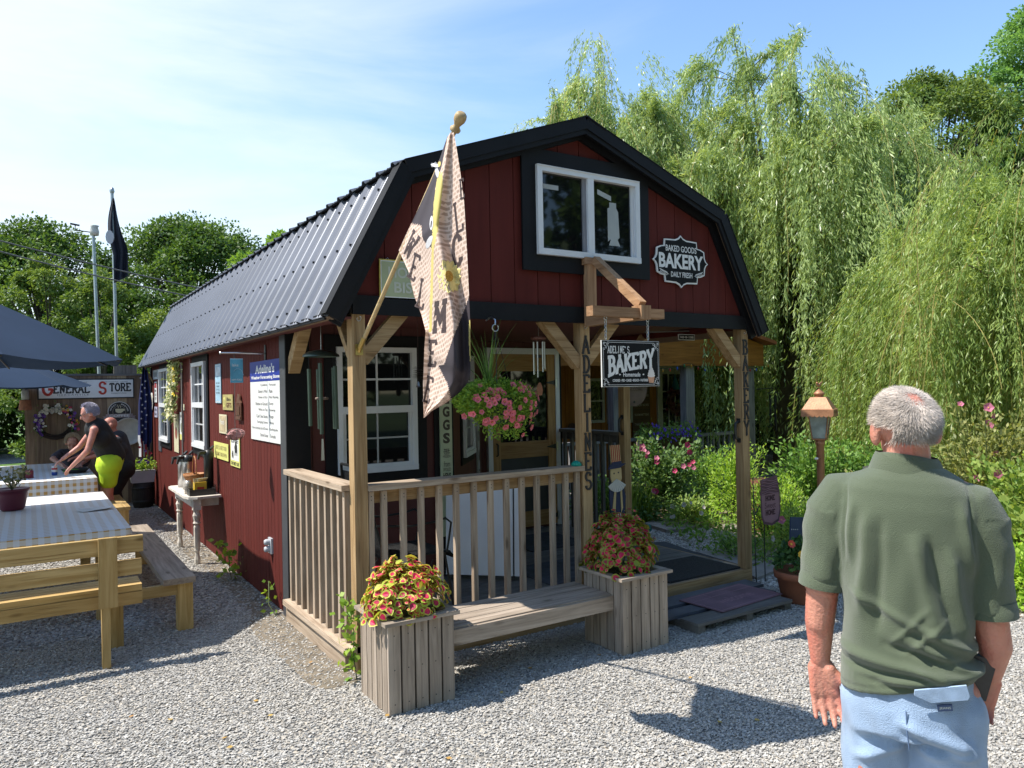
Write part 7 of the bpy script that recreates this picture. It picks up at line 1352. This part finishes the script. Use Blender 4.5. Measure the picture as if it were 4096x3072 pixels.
# garden flag on its iron stake
gf = thing('garden_flag', (3.74, -.06, 0), 'mauve jar-shaped home sweet home flag on an iron stake beside the right post', 'garden flag')
b = MB(); rod_ = lambda pts, r_=.005: b.tube(pts, r_, IRON, n=5)
rod_([(3.74, -.06, 0), (3.72, -.06, .96), (3.9, -.06, .96), (4.04, -.06, .97)]); rod_([(3.86, -.06, 0), (3.86, -.06, .62), (3.8, -.06, .7), (3.74, -.06, .62)]); rod_([(4.04, -.06, .97), (4.06, -.06, 1.0), (4.03, -.06, 1.01), (4.03, -.06, .98)]); b.build('stake', gf)
MAU = mat('flag_mauve', (.3, .17, .2), .8, var=.1, trans=.1); MAD = mat('flag_mauve_dark', (.12, .06, .075), .85, var=.3, vs=20); M = FRONT(3.925, .73, -.075)
q = [(-.12, .2), (.1, .23), (.125, .13), (.14, .08), (.145, -.1), (.12, -.19), (.02, -.225), (-.09, -.2), (-.12, -.13), (-.13, .05)]
b = MB(); b.prism(q[::-1], 0, .004, MAD, M); b.prism([(x_*.88, y_*.9-.004) for x_, y_ in q[3:]+[(-.12, .075), (0, .09)]][::-1] if 0 else [(.12, .07), (.127, -.09), (.105, -.17), (.02, -.2), (-.08, -.178), (-.105, -.12), (-.115, .06)], .0, .0052, MAU, M)
for k in range(6): b.tube([M @ Vector((-.11+.22*t, .19-.023*k+.008*math.sin(t*7+k), .005)) for t in np.linspace(0, 1, 8)], .0035, MAU, n=4)
DK = mat('flag_text_plum', (.06, .02, .03), .8); b.slab('HOME', 0, .03, .13, .04, DK, M, th=.3, d=.006); b.text('Sweet', 0, -.035, .15, .055, DK, M, .006, .0); b.slab('HOME', 0, -.1, .13, .04, DK, M, th=.3, d=.006); b.build('banner', gf)
bo = thing('boot_ornament', (4.08, -.2, 0), 'blue starry boot-shaped plaque standing behind the terracotta pot', 'ornament'); b = MB(); Mq = FRONT(4.1, .25, -.2) @ Matrix.Rotation(-.12, 4, 'Z'); BB = mat('boot_blue', (.03, .05, .11), .7, var=.2)
b.prism([(-.1, -.02), (.1, -.02), (.11, .1), (.09, .33), (-.1, .33), (-.09, .1)], 0, .012, BB, Mq); b.prism([(.05, -.02), (.1, .1), (.115, .36), (.09, .37), (.07, .12), (.02, 0)], .012, .018, GREYW('z'), Mq)
for k in range(14): disc(b, Mq, -.08+.028*(k % 5), .06+.08*(k//5), .005, .0135, PAPER, 6)
b.build('plaque', bo); b = MB(); b.box(4.06, -.205, 0, 4.09, -.19, .24, DARKW('z')); b.build('stake', bo)
tp = thing('terracotta_pot', (3.56, -.66, 0), 'terracotta pot of dark-leaved dahlias beside the pallet step', 'flower pot'); b = MB(); TC = mat('terracotta', (.34, .12, .06), .85, var=.2, vs=9); b.lathe([(.001, 0), (.13, 0), (.15, .02), (.185, .2), (.205, .2), (.21, .255), (.195, .258), (.185, .235), (.001, .22)], TC, (3.6, -.62, 0), n=28); b.build('pot', tp)
P = []; 
for k in range(900): a = r.uniform(0, 6.28); u = r.random()**.6; P.append((3.6+.2*u*math.cos(a), -.62+.2*u*math.sin(a), .26+.26*math.sqrt(max(0, 1-u*u))*r.uniform(.4, 1)))
leafobj('foliage', P, rng.normal(size=(900, 3))+[0, 0, .3], .05, .03, leafmat('dahlia_leaf', (.025, .07, .02), (.08, .17, .04), .2), tp)
DY = mat('dahlia_yellow', (.7, .42, .03), .6); DRD = mat('dahlia_red', (.5, .06, .03), .6)
for k, (dx, dy, z, m_) in enumerate(((-.14, -.12, .42, DY), (-.17, -.05, .5, DRD), (-.05, -.13, .53, DRD))): b = MB(); flower(b, Vector((3.6+dx, -.62+dy, z)), (-.4, -1, .5), .035, m_, DY, DY, 8); b.build('bloom', tp)
b = MB(); b.lathe([(.001, 0), (.04, .0), (.035, .04), (.028, .05), (.03, .08), (.001, .09)], mat('insulator_teal', (.02, .2, .18), .1, trans=.2), (4.7, 2.35, .0), n=14); b.build('glass_insulator', None, 'teal glass insulator on the ground behind the rear porch post', 'insulator')
def slabstone(pts, z0, z1, m, name, label, group=None): b = MB(); b.prism(pts, z0, z1, m); return b.build(name, None, label, 'stone' if 'stone' in name else 'mat', group)
FS = mat('flagstone', (.33, .29, .25), .85, var=.25, vs=6, bump=.5, bs=20)
slabstone([(4.75, 2.1), (5.0, 1.98), (5.3, 2.1), (5.45, 2.45), (5.2, 2.72), (4.85, 2.6)], .0, .05, FS, 'flat_stone', 'large flat stone at the edge of the bed behind the porch'); slabstone([(5.4, 1.7), (5.7, 1.6), (5.85, 1.85), (5.6, 2.0)], .0, .04, FS, 'flat_stone', 'smaller flat stone right of the large one')
RM = mat('rubber_mat', (.05, .055, .065), .9, var=.2); PLK = mat('cement_board', (.3, .28, .26), .85, var=.15)
slabstone([(3.82, .2), (4.0, .2), (4.35, 1.7), (4.0, 1.9), (3.82, 1.6)], .004, .02, RM, 'rubber_mat', 'dark rubber mat with a pale stripe beside the open side of the porch')
b = MB(); b.prism([(3.9, .95), (3.93, .95), (4.14, 1.75), (4.1, 1.77)], .0205, .022, PLK); b.build('stripe_board', None, 'thin pale strip lying on the dark rubber mat', 'board')
slabstone([(4.1, .35), (4.33, .42), (4.5, 1.02), (4.2, 1.1)], .008, .03, PLK, 'board_mat', 'pale cement board lying beyond the right porch post'); slabstone([(3.82, .0), (4.3, .1), (4.35, .36), (3.9, .22)], .006, .035, PLK, 'board_mat', 'pale board at the foot of the right porch post')
# yard figure in a striped hat (plain folk-art plank)
yf = thing('yard_figure', (2.63, .62, .13), 'plank yard figure with a striped top hat and white beard behind the right planter', 'ornament'); M = FRONT(2.645, .62, .55); CR2 = mat('plank_cream', (.55, .42, .2), .7); RD2 = mat('plank_red', (.35, .04, .02), .7); NV2 = mat('plank_navy', (.015, .025, .07), .7); BW = mat('plank_white', (.6, .6, .55), .7)
b = MB(); b.prism([(-.062, .5), (.045, .5), (.035, .66), (-.075, .66)], 0, .012, CR2, M)
for k in range(5): b.prism([(-.06+.022*k, .5), (-.049+.022*k, .5), (-.061+.022*k, .66), (-.072+.022*k, .66)], .011, .0135, RD2, M)
b.prism([(-.062, .48), (.048, .49), (.048, .515), (-.062, .51)], .01, .016, NV2, M); b.prism([(-.1, .45), (.02, .455), (.1, .49), (.06, .495), (-.08, .485)], 0, .02, NV2, M); b.build('hat', yf)
b = MB(); b.prism([(-.07, .455), (.05, .455), (.055, .36), (.03, .31), (-.05, .31), (-.072, .38)], -.002, .01, CR2, M); disc(b, M, -.035, .41, .008, .012, INK, 8); disc(b, M, .015, .415, .008, .012, INK, 8); b.build('face', yf)
b = MB()
for k in range(9): a = -2.5+k*.235; b.prism([(-.01, .36), (-.01+.115*math.cos(a)-.012*math.sin(a), .36+.115*math.sin(a)+.012*math.cos(a)), (-.01+.115*math.cos(a)+.012*math.sin(a), .36+.115*math.sin(a)-.012*math.cos(a))], .012+.0006*k, .018+.0006*k, BW, M)
b.build('beard', yf); b = MB(); b.prism([(-.085, .3), (-.06, .33), (.06, .33), (.1, .2), (.085, .05), (-.07, .05), (-.09, .2)], -.004, .008, NV2, M); b.prism([(-.03, .3), (-.012, .3), (-.03, .06), (-.06, .1)], .008, .014, CR2, M); b.prism([(.03, .3), (.05, .28), (.06, .1), (.04, .06)], .008, .014, CR2, M); b.box(-.03, -.42, -.004, .05, .05, .008, RD2, M)
for k in range(3): b.box(-.022+.024*k, -.4, .008, -.011+.024*k, .05, .0095, BW, M)
b.build('coat', yf)

# ================================================================== PLANTS
LM = {k: leafmat('leaf_'+k, a, c, t) for k, a, c, t in (('hollyhock', (.05, .12, .03), (.17, .26, .08), .3), ('bright', (.16, .32, .02), (.4, .55, .08), .45), ('mid', (.07, .17, .03), (.22, .36, .07), .35), ('dark', (.02, .055, .012), (.07, .13, .03), .2), ('fig', (.12, .22, .04), (.34, .42, .1), .4), ('olive', (.12, .16, .04), (.34, .34, .12), .35), ('grass', (.11, .22, .03), (.33, .44, .1), .4))}
MALP = mat('mallow_pink', (.72, .22, .34), .6, rnd=.3, trans=.3); MALW = mat('mallow_white', (.72, .66, .64), .6, rnd=.1, trans=.3); MALR = mat('mallow_rose', (.6, .05, .16), .6, rnd=.3, trans=.2)
def bush(c, rx, ry, h, n, s, m, label, name='shrub', fl=None, nf=0, fs=.04, stems=10, wsp=.6, top=0, cat='plant', asp=.55, group=None):
    r = np.random.default_rng(int(abs(c[0]*100+c[1]*37))+n); t = thing(name, (c[0], c[1], 0), label, cat, group); b = MB(); tips = []
    for k in range(stems):
        a = r.uniform(0, 6.28); u = r.uniform(.1, 1); H = h*r.uniform(.7, 1.08); e = (c[0]+rx*u*math.cos(a), c[1]+ry*u*math.sin(a), H); b.tube([(c[0]+rx*.25*math.cos(a), c[1]+ry*.25*math.sin(a), 0), (c[0]+rx*u*.7*math.cos(a), c[1]+ry*u*.7*math.sin(a), H*.6), e], [.008, .006, .003], STEM, n=5); tips.append(e)
    b.build('stems', t); k = int(n*.6); d = unit(r.normal(size=(k, 3))); d[:, 2] = np.abs(d[:, 2]); rad = r.uniform(.35, 1.0, (k, 1))**.5; lump = 1+.22*np.sin(d[:, :1]*7+c[0])*np.cos(d[:, 1:2]*6)+.12*np.sin(d[:, 2:]*11)
    P = d*rad*lump*np.array([rx, ry, h*.92])+np.array([c[0], c[1], .03]); T = np.array(tips); i = r.integers(0, len(T), n-k); u = r.uniform(.35, 1.02, (n-k, 1)); P2 = np.array([c[0], c[1], 0])+(T[i]-np.array([c[0], c[1], 0]))*u+r.normal(size=(n-k, 3))*.05
    P = np.r_[P, P2]; D_ = P-np.array([c[0], c[1], h*.3]); D_ = unit(D_)+r.normal(size=P.shape)*.55; leafobj('foliage', P, D_, r.uniform(s*.6, s*1.3, len(P)), s*asp, m, t, nrm=np.tile([[-.3, -.2, 1.]], (len(P), 1)))
    if nf:
        b = MB(); rr_ = random.Random(n)
        for q in range(nf):
            e = tips[q % len(tips)] if top else None; a = rr_.uniform(2.6, 5.6); z = h*rr_.uniform(.35, 1.05)
            p = Vector((e[0]+rr_.gauss(0, .03), e[1]+rr_.gauss(0, .03), e[2]*rr_.uniform(.6, 1.02))) if e else Vector((c[0]+rx*.95*math.cos(a)*math.sqrt(max(.05, 1-(z/h*.9)**2)), c[1]+ry*.95*math.sin(a), z)); f = MB(); mm_ = fl[q % len(fl)]; flower(f, p+Vector((-.06, -.08, 0)), (-.5+rr_.gauss(0, .3), -1, .3+rr_.gauss(0, .3)), fs*rr_.uniform(.7, 1.2), mm_, mm_, EYE); f.build('flower', t)
    return t
def blades(c, r0, h, n, w, m, label, name='iris_clump'):
    t = thing(name, (c[0], c[1], 0), label, 'plant'); r = random.Random(n); b = MB()
    for k in range(n):
        a = r.uniform(0, 6.28); u = r.random(); L_ = h*r.uniform(.6, 1.1); lean = r.uniform(.05, .6); x0, y0 = c[0]+r0*u*math.cos(a), c[1]+r0*u*math.sin(a); sd = Vector((math.cos(a*3+k), math.sin(a*3+k), 0)); q = [Vector((x0+lean*L_*.6*(i/5)**2*math.cos(a), y0+lean*L_*.6*(i/5)**2*math.sin(a), L_*(i/5-.25*lean*(i/5)**2.5))) for i in range(6)]; rn = r.random()
        for i in range(5): w0, w1 = w*(1-i/5)**.6, w*(1-(i+1)/5)**.6+.0005; b.add([q[i]-sd*w0, q[i]+sd*w0, q[i+1]+sd*w1, q[i+1]-sd*w1], [(0, 1, 2, 3)], m, None, rn)
    b.build('blades', t); return t
bush((5.45, 2.95), .62, .5, 1.0, 5200, .06, LM['hollyhock'], 'tall hollyhock bush with crimson flowers seen through the porch opening', 'hollyhock', [MALR, MALP], 18, .04, 9, asp=.7)
blades((4.95, 3.0), .3, .62, 150, .014, LM['grass'], 'clump of upright iris leaves left of the hollyhock bush')
bush((5.95, 2.1), .42, .4, 1.0, 4200, .055, LM['bright'], 'vivid yellow-green bush left of the right porch post', stems=14, asp=.35)
bush((6.7, 3.3), .7, .5, .8, 3500, .06, LM['mid'], 'mid-green shrub in front of the cabin porch rail', asp=.4)
bush((4.75, 3.5), .5, .4, .5, 2200, .05, LM['mid'], 'low leafy shrub left of the iris clump against the cabin')
bush((5.25, 2.25), .3, .2, .35, 1200, .045, LM['fig'], 'low silvery plant with pale flower heads at the bed edge', fl=[MALW], nf=8, fs=.03)
bush((5.3, .95), .45, .45, .72, 3800, .05, LM['bright'], 'bright weedy clump just right of the right porch post', stems=16, asp=.3)
bush((6.1, .95), .6, .55, 1.12, 5200, .062, LM['mid'], 'dark vine-covered mound behind the mauve garden flag', stems=14)
bush((4.9, .3), .45, .35, .55, 2600, .05, LM['grass'], 'grassy tangle at the foot of the copper lamp', fl=[MALP, MALW], nf=5, fs=.04, asp=.3)
bush((5.7, -.1), .6, .5, .85, 4200, .055, LM['olive'], 'olive shrub with pale mallow flowers behind the copper lamp', fl=[MALW, MALP, MALW], nf=9, fs=.05)
bush((6.9, .6), .8, .6, 1.15, 4800, .065, LM['mid'], 'tall green mallow stand behind the man\'s left shoulder', fl=[MALW], nf=6, fs=.055, stems=12, top=1)
bush((7.4, -.35), .7, .6, 1.45, 4600, .07, LM['olive'], 'tall seedy mallow stalks with pink blooms right of the man\'s head', fl=[MALP], nf=9, fs=.05, stems=16, top=1, asp=.45)
bush((6.6, -1.1), .6, .6, 1.05, 4300, .07, LM['fig'], 'yellow-green mallow bush above the man\'s right shoulder', fl=[MALP], nf=8, fs=.05, stems=14)
bush((5.75, -1.55), .5, .5, .75, 3200, .07, LM['fig'], 'broad-leaved fig-like plant at the right edge of the frame', asp=.85, stems=10)
bush((5.0, -1.75), .4, .4, .42, 2400, .05, LM['bright'], 'low bright green foliage at the right edge beside the gravel', asp=.7)
bush((7.8, -1.8), .8, .7, 1.5, 4200, .07, LM['olive'], 'tallest mallow stand at the far right edge', fl=[MALP], nf=8, fs=.045, stems=14, top=1, asp=.45)
bush((4.45, .75), .25, .25, .22, 700, .035, LM['mid'], 'small spreading weed beside the board mats')
n = 16000; P = np.c_[rng.uniform(4.2, 11, n), rng.uniform(-4, 4.3, n), rng.uniform(.01, .16, n)]; k = np.array([inpoly((p[0], p[1]), bed) for p in P]); P = P[k]
lab(leafobj('ground_cover', P, rng.normal(size=P.shape)+[0, 0, .5], rng.uniform(.04, .1, len(P)), .03, LM['mid']), kind='stuff')
rb = thing('rusty_barrel', (6.25, 1.75, 0), 'rusty metal drum half hidden in the plants left of the right porch post', 'barrel'); b = MB(); b.lathe([(.2, 0), (.2, .25), (.207, .26), (.2, .27), (.2, .55), (.207, .56), (.2, .57), (.2, .62), (.001, .6)], mat('rust_drum', (.13, .04, .02), .9, var=.4, vs=7), (5.85, 1.55, 0), n=20); b.build('drum', rb)

# ---- trees
BARK = mat('bark', (.09, .07, .05), .95, var=.3, vs=8, bump=.8, bs=30); BARKL = mat('willow_bark', (.16, .13, .07), .9, var=.3, vs=8)
def tree(c, h, rx, n, s, m, label, trunk=.22, crown0=.25, seed=1, name='broadleaf_tree', group='deciduous trees behind the yard', nclump=70, pow_=.75, csc=.26):
    r = np.random.default_rng(seed); t = thing(name, (c[0], c[1], 0), label, 'tree', group); b = MB(); base = Vector((c[0], c[1], 0)); rr_ = random.Random(seed)
    top = base+Vector((rr_.gauss(0, .2), rr_.gauss(0, .2), h*.7)); b.tube([base, base.lerp(top, .4)+Vector((.08*trunk, 0, 0)), top], [trunk, trunk*.7, trunk*.25], BARK, n=9); CL = []
    for k in range(nclump):
        f = crown0+(1-crown0)*rr_.random()**.9; u = (f-crown0)/(1-crown0); R0 = rx*(max(.02, 1-(2*u-.75)**2*.62 if u > .38 else .55+.45*u/.38))**pow_*rr_.uniform(.35, 1.0)**.5; a = rr_.uniform(0, 6.28); CL.append((c[0]+R0*math.cos(a), c[1]+R0*math.sin(a), h*f))
    for k, p in enumerate(CL):
        if k % 2 == 0: o_ = base.lerp(top, min(.95, p[2]/h*.75)); e = Vector(p); b.tube([o_, o_.lerp(e, .5)+Vector((0, 0, .12)), e], [trunk*.28, trunk*.16, .015], BARK, n=5)
    b.build('trunk', t); CL = np.array(CL); per = n//nclump; sc = rx*csc*r.uniform(.5, 1.3, (nclump, 1, 1)); d = unit(r.normal(size=(nclump*per, 3))).reshape(nclump, per, 3)*(r.uniform(.25, 1, (nclump, per, 1))**.4)
    P = CL[:, None]+d*sc*np.array([1, 1, .72]); P = P.reshape(-1, 3); D_ = d.reshape(-1, 3)+r.normal(size=P.shape)*.6+[0, 0, -.15]; cr_ = np.repeat(r.uniform(0, .55, nclump), per)+r.uniform(0, .45, len(P))
    leafobj('crown', P, D_, r.uniform(s*.6, s*1.3, len(P)), s*.62, m, t, nrm=d.reshape(-1, 3)*.6+[0, 0, .6], rn=cr_); return t
TD = leafmat('maple_leaf', (.03, .075, .015), (.13, .22, .045), .35); TM = leafmat('field_leaf', (.06, .12, .022), (.22, .3, .07), .35); TL = leafmat('locust_leaf', (.07, .18, .05), (.22, .38, .12), .45); TO = leafmat('oak_leaf', (.06, .12, .025), (.22, .29, .08), .4)
tree((3.2, 24.5), 7.9, 4.3, 75000, .13, TD, 'large dark maple behind the far end of the shed roof', .28, .2, 3, nclump=250, csc=.16)
tree((-1.2, 25.5), 7.5, 3.6, 55000, .13, TD, 'dark crown left of the large maple, behind the flagpole', .22, .2, 5, nclump=180, csc=.16)
tree((5.2, 19.5), 6.6, 2.1, 26000, .15, leafmat('ash_leaf', (.06, .14, .02), (.2, .33, .06), .4), 'light green tree just left of the shed roof slope', .16, .35, 8, nclump=45)
tree((-5.4, 24.5), 8.9, 2.6, 36000, .13, TD, 'dark tree at the left edge of the frame', .25, .15, 11, nclump=60)
for k, (x, y, h, rx, l_) in enumerate(((-3.6, 24.5, 5.6, 1.7, 'olive shrubby tree above the nearer umbrella'), (-1.35, 17.5, 5.2, 1.25, 'yellow-green shrubby tree left of the weather mast'), (-.2, 16.5, 4.7, 1.2, 'shrubby tree directly behind the weather mast'), (1.2, 17, 3.9, 1.2, 'shrubby tree right of the flagpole'), (1.9, 15, 3.4, 1.0, 'low shrubby tree against the far end of the shed'), (-5.4, 23.5, 4.6, 1.6, 'greyish shrubby tree near the left edge'), (.6, 13.2, 2.6, .8, 'small tree between the flagpole and the shed corner'))):
    tree((x, y), h, rx, 16000, .085, TM, l_, .09, .08, 20+k, 'shrubby_tree', 'shrubby trees behind the fence', 46)
tree((32.5, 8.6), 16.6, 3.8, 60000, .15, TL, 'bright green locust tree rising at the upper right corner', .35, .35, 31, nclump=200, csc=.16)
tree((28, 11.0), 13.4, 4.6, 70000, .14, TO, 'olive green tree left of the locust at upper right', .35, .3, 33, nclump=230, csc=.15)
tree((30, 3), 11.5, 4.0, 40000, .22, TO, 'dark olive tree behind the right-hand willow', .35, .2, 35, nclump=60)
b = MB(); n = 30000; P = np.c_[rng.uniform(9, 26, n), rng.uniform(5, 14, n), rng.uniform(0, 3.6, n)]; P[:, 1] = 12.2-(P[:, 0]-9)*.42+rng.normal(size=n)*.45; 
P = P[P[:, 2] < 3.0+.5*np.sin(P[:, 0]*1.7)]; lab(leafobj('background_thicket', P, rng.normal(size=P.shape), .22, .14, LM['dark']), kind='stuff')
n = 15000; P = np.c_[rng.uniform(-16, 4.5, n), 27+rng.normal(size=n)*.6, rng.uniform(0, 3.2, n)]; lab(leafobj('background_hedgerow', P, rng.normal(size=P.shape), .26, .16, LM['dark']), kind='stuff')
def willow(c, h, rx, nlimb, nstr, m, label, trunk=.3, seed=1, up=(), Lmax=4.2, per=46, leaf=.1, lw=.017, zmin=.25, ry=None, dm=.45, bsz=24):
    r = np.random.default_rng(seed); rr_ = random.Random(seed); ry = ry or rx; t = thing('willow_tree', (c[0], c[1], 0), label, 'tree', 'weeping willows'); b = MB(); base = Vector((c[0], c[1], 0)); fork = base+Vector((0, 0, h*.28)); b.tube([base, fork], [trunk, trunk*.8], BARKL, n=10); Ls = []
    for k in range(nlimb+len(up)):
        if k < nlimb: a = 6.283*k/nlimb+rr_.gauss(0, .25); R0 = rr_.uniform(.35, 1.0); H = h*(1-.28*R0**2)*rr_.uniform(.82, 1.0); e = base+Vector((rx*R0*math.cos(a), ry*R0*math.sin(a), H*.93)); mid = fork.lerp(e, .5)+Vector((0, 0, h*.14))
        else: ux, uy, uz = up[k-nlimb]; e = Vector((ux, uy, uz)); mid = fork.lerp(e, .55)+Vector((0, 0, h*.05))
        q = [fork.lerp(mid, u).lerp(mid.lerp(e, u), u) for u in np.linspace(0, 1, 10)]; b.tube(q, [trunk*.42*(1-i/9)**1.6+.008 for i in range(10)], BARKL, n=6); Ls.append(np.array([tuple(p) for p in q]))
        for j in range(3):      # side twigs
            s0 = q[rr_.randint(5, 8)]; e2 = s0+Vector((rr_.gauss(0, .55), rr_.gauss(0, .55), rr_.uniform(.1, .5)))*rx*.28; q2 = [s0.lerp(e2, u)+Vector((0, 0, .25*u*(1-u))) for u in np.linspace(0, 1, 10)]; b.tube(q2, list(np.linspace(.016, .004, 10)), BARKL, n=4); Ls.append(np.array([tuple(p) for p in q2]))
    b.build('trunk', t); Ls = np.array(Ls); nb = nstr//bsz; bi = r.integers(0, len(Ls), nb); bu = r.uniform(.36, 1, nb)**.7; q_ = r.integers(0, nb, nstr); i = bi[q_]; u = np.clip(bu[q_]+r.normal(size=nstr)*.035, .3, 1)*9; i0 = np.minimum(u.astype(int), 8); fr = (u-i0)[:, None]; S0 = Ls[i, i0]*(1-fr)+Ls[i, i0+1]*fr; ud = r.uniform(.05, 1, nb)**.55; ad = r.uniform(0, 6.28, nb); dome = (r.random(nb) < dm)[q_][:, None]; SD_ = np.c_[c[0]+rx*ud*np.cos(ad), c[1]+ry*ud*np.sin(ad), h*(.97-.36*ud**2.2)*r.uniform(.66, 1.0, nb)*(1+.1*np.sin(ad*5)+.05*np.sin(ad*11+2))][q_]+r.normal(size=(nstr, 3))*[.12, .12, .14]; S0 = np.where(dome, SD_, S0)
    out_ = S0[:, :2]-np.array(c[:2]); out_ = out_/np.maximum(np.linalg.norm(out_, axis=1, keepdims=True), .3)+r.normal(size=(nb, 2))[q_]*.55+r.normal(size=(nstr, 2))*.16; L_ = np.minimum(r.uniform(.3, 1, nb)[q_]*r.uniform(.6, 1.05, nstr)*Lmax, S0[:, 2]-zmin*r.uniform(.5, 3, nstr)); L_ = np.maximum(L_, .35); amp = r.uniform(.15, .85, nb)[q_]*r.uniform(.75, 1.25, nstr); risez = r.uniform(.0, .3, nb)[q_]; ph = r.uniform(0, 6.28, nb)[q_]+r.normal(size=nstr)*.4
    npL = np.maximum((per*L_/Lmax*1.5).astype(int), 10); idx = np.repeat(np.arange(nstr), npL); tt = r.uniform(0, 1, len(idx)); d = tt*L_[idx]
    hx = amp[idx]*(1-np.exp(-d*1.8)); P = np.c_[S0[idx, 0]+out_[idx, 0]*hx+.05*np.sin(d*2.2+ph[idx]), S0[idx, 1]+out_[idx, 1]*hx+.05*np.cos(d*1.9+ph[idx]), S0[idx, 2]-d+risez[idx]*4*np.exp(-d*2.5)*d]
    P += r.normal(size=P.shape)*.018; k = P[:, 2] > .1; P = P[k]; idx = idx[k]; D_ = np.c_[r.normal(size=(len(P), 2))*.36, -.85+r.normal(size=len(P))*.22]; D_[:, :2] += out_[idx]*.25
    J = r.integers(0, len(Ls), nstr*9); uj = r.uniform(.45, 1, len(J))**.6*9; j0 = np.minimum(uj.astype(int), 8); fj = (uj-j0)[:, None]; PJ = Ls[J, j0]*(1-fj)+Ls[J, j0+1]*fj+r.normal(size=(len(J), 3))*[.07, .07, .09]; DJ = r.normal(size=PJ.shape)+[0, 0, -.3]
    sr = r.uniform(0, .55, nb)[q_][idx]+r.uniform(0, .45, len(P)); P = np.r_[P, PJ]; D_ = np.r_[D_, DJ]; sr = np.r_[sr, r.uniform(.2, 1, len(PJ))]; leafobj('crown', P, D_, r.uniform(leaf*.6, leaf*1.25, len(P)), lw, m, t, rn=sr)
    V_ = []; F2 = []; ns = min(nstr, 900); tt = np.linspace(0, 1, 9)      # the bare hanging twigs
    for q in range(ns):
        d = tt*L_[q]; hx = amp[q]*(1-np.exp(-d*1.8)); X = S0[q, 0]+out_[q, 0]*hx+.05*np.sin(d*2.2+ph[q]); Y = S0[q, 1]+out_[q, 1]*hx+.05*np.cos(d*1.9+ph[q]); Z = S0[q, 2]-d+risez[q]*4*np.exp(-d*2.5)*d; o_ = len(V_)
        for j in range(9): V_ += [(X[j]-.004, Y[j]+.003, Z[j]), (X[j]+.004, Y[j]-.003, Z[j])]
        F2 += [(o_+2*j, o_+2*j+1, o_+2*j+3, o_+2*j+2) for j in range(8)]
    meshobj('twigs', V_, F2, leafmat('willow_twig', (.3, .25, .08), (.42, .36, .12), .2), rng.random(len(F2)), t); return t
WL = leafmat('willow_leaf', (.09, .17, .04), (.46, .56, .24), .45, .33); WL2 = leafmat('willow_leaf_gold', (.09, .18, .035), (.45, .54, .18), .45, .38)
willow((13.0, 6.5), 9.4, 4.0, 50, 9600, WL, 'big weeping willow in the middle behind the shed roof', .4, 2, up=[(12.6, 7.6, 10.4), (12.2, 6.9, 9.6), (13.6, 6.6, 9.4)], Lmax=6.0, per=66, leaf=.13, lw=.024)
willow((9.9, 9.3), 10.0, 3.1, 36, 7000, WL, 'slimmer open-topped willow just right of the shed ridge', .25, 4, up=[(8.9, 9.9, 9.0), (9.6, 9.0, 9.9), (10.9, 8.6, 9.0)], Lmax=3.2, per=42, leaf=.11, lw=.022, dm=.3, bsz=20)
willow((10.6, .2), 5.3, 2.7, 32, 5600, WL2, 'golden-green willow sweeping down at the right edge', .3, 6, up=[(9.2, -.6, 4.9)], Lmax=3.9, per=66, leaf=.1, lw=.015, zmin=.2)
willow((16.5, 1.4), 6.3, 2.7, 22, 2600, WL, 'smaller willow between the big one and the right-edge one', .3, 9, Lmax=4.4, per=52, leaf=.12, lw=.02)
# dark chime and hook in front of the willow
hk = thing('pole_chime', (8.0, 2.5, 0), 'black wind chime hanging from a shepherd hook before the willow', 'wind chime'); b = MB(); b.tube([(9.3, 4.4, 1.7), (9.6, 4.3, 1.72), (9.6, 4.3, 1.65)], .012, IRON, n=5); b.lathe([(.1, 1.62), (.02, 1.68), (.001, 1.69)], IRON, (9.6, 4.3, 0), n=14); b.build('bell_top', hk)
for k in range(4): b = MB(); b.tube([(9.6+.06*math.cos(k*1.6), 4.3+.06*math.sin(k*1.6), 1.6), (9.6+.06*math.cos(k*1.6), 4.3+.06*math.sin(k*1.6), 1.1-.05*k)], .014, IRON, n=6); b.build('tube', hk)

# trees across the yard, seen mirrored in the gable and porch windows
tree((3.5, -17), 13, 6, 12000, .42, TD, 'big dark tree across the yard, mirrored in the gable window', .3, .12, 41, group='trees across the yard', nclump=60)
tree((-7, -16), 12, 6, 12000, .42, TD, 'broad tree across the yard, mirrored in the porch window', .3, .12, 42, group='trees across the yard', nclump=50)
tree((13, -15), 10, 4.5, 8000, .42, TD, 'tree across the yard to the right, beyond the garden', .3, .12, 43, group='trees across the yard', nclump=50)
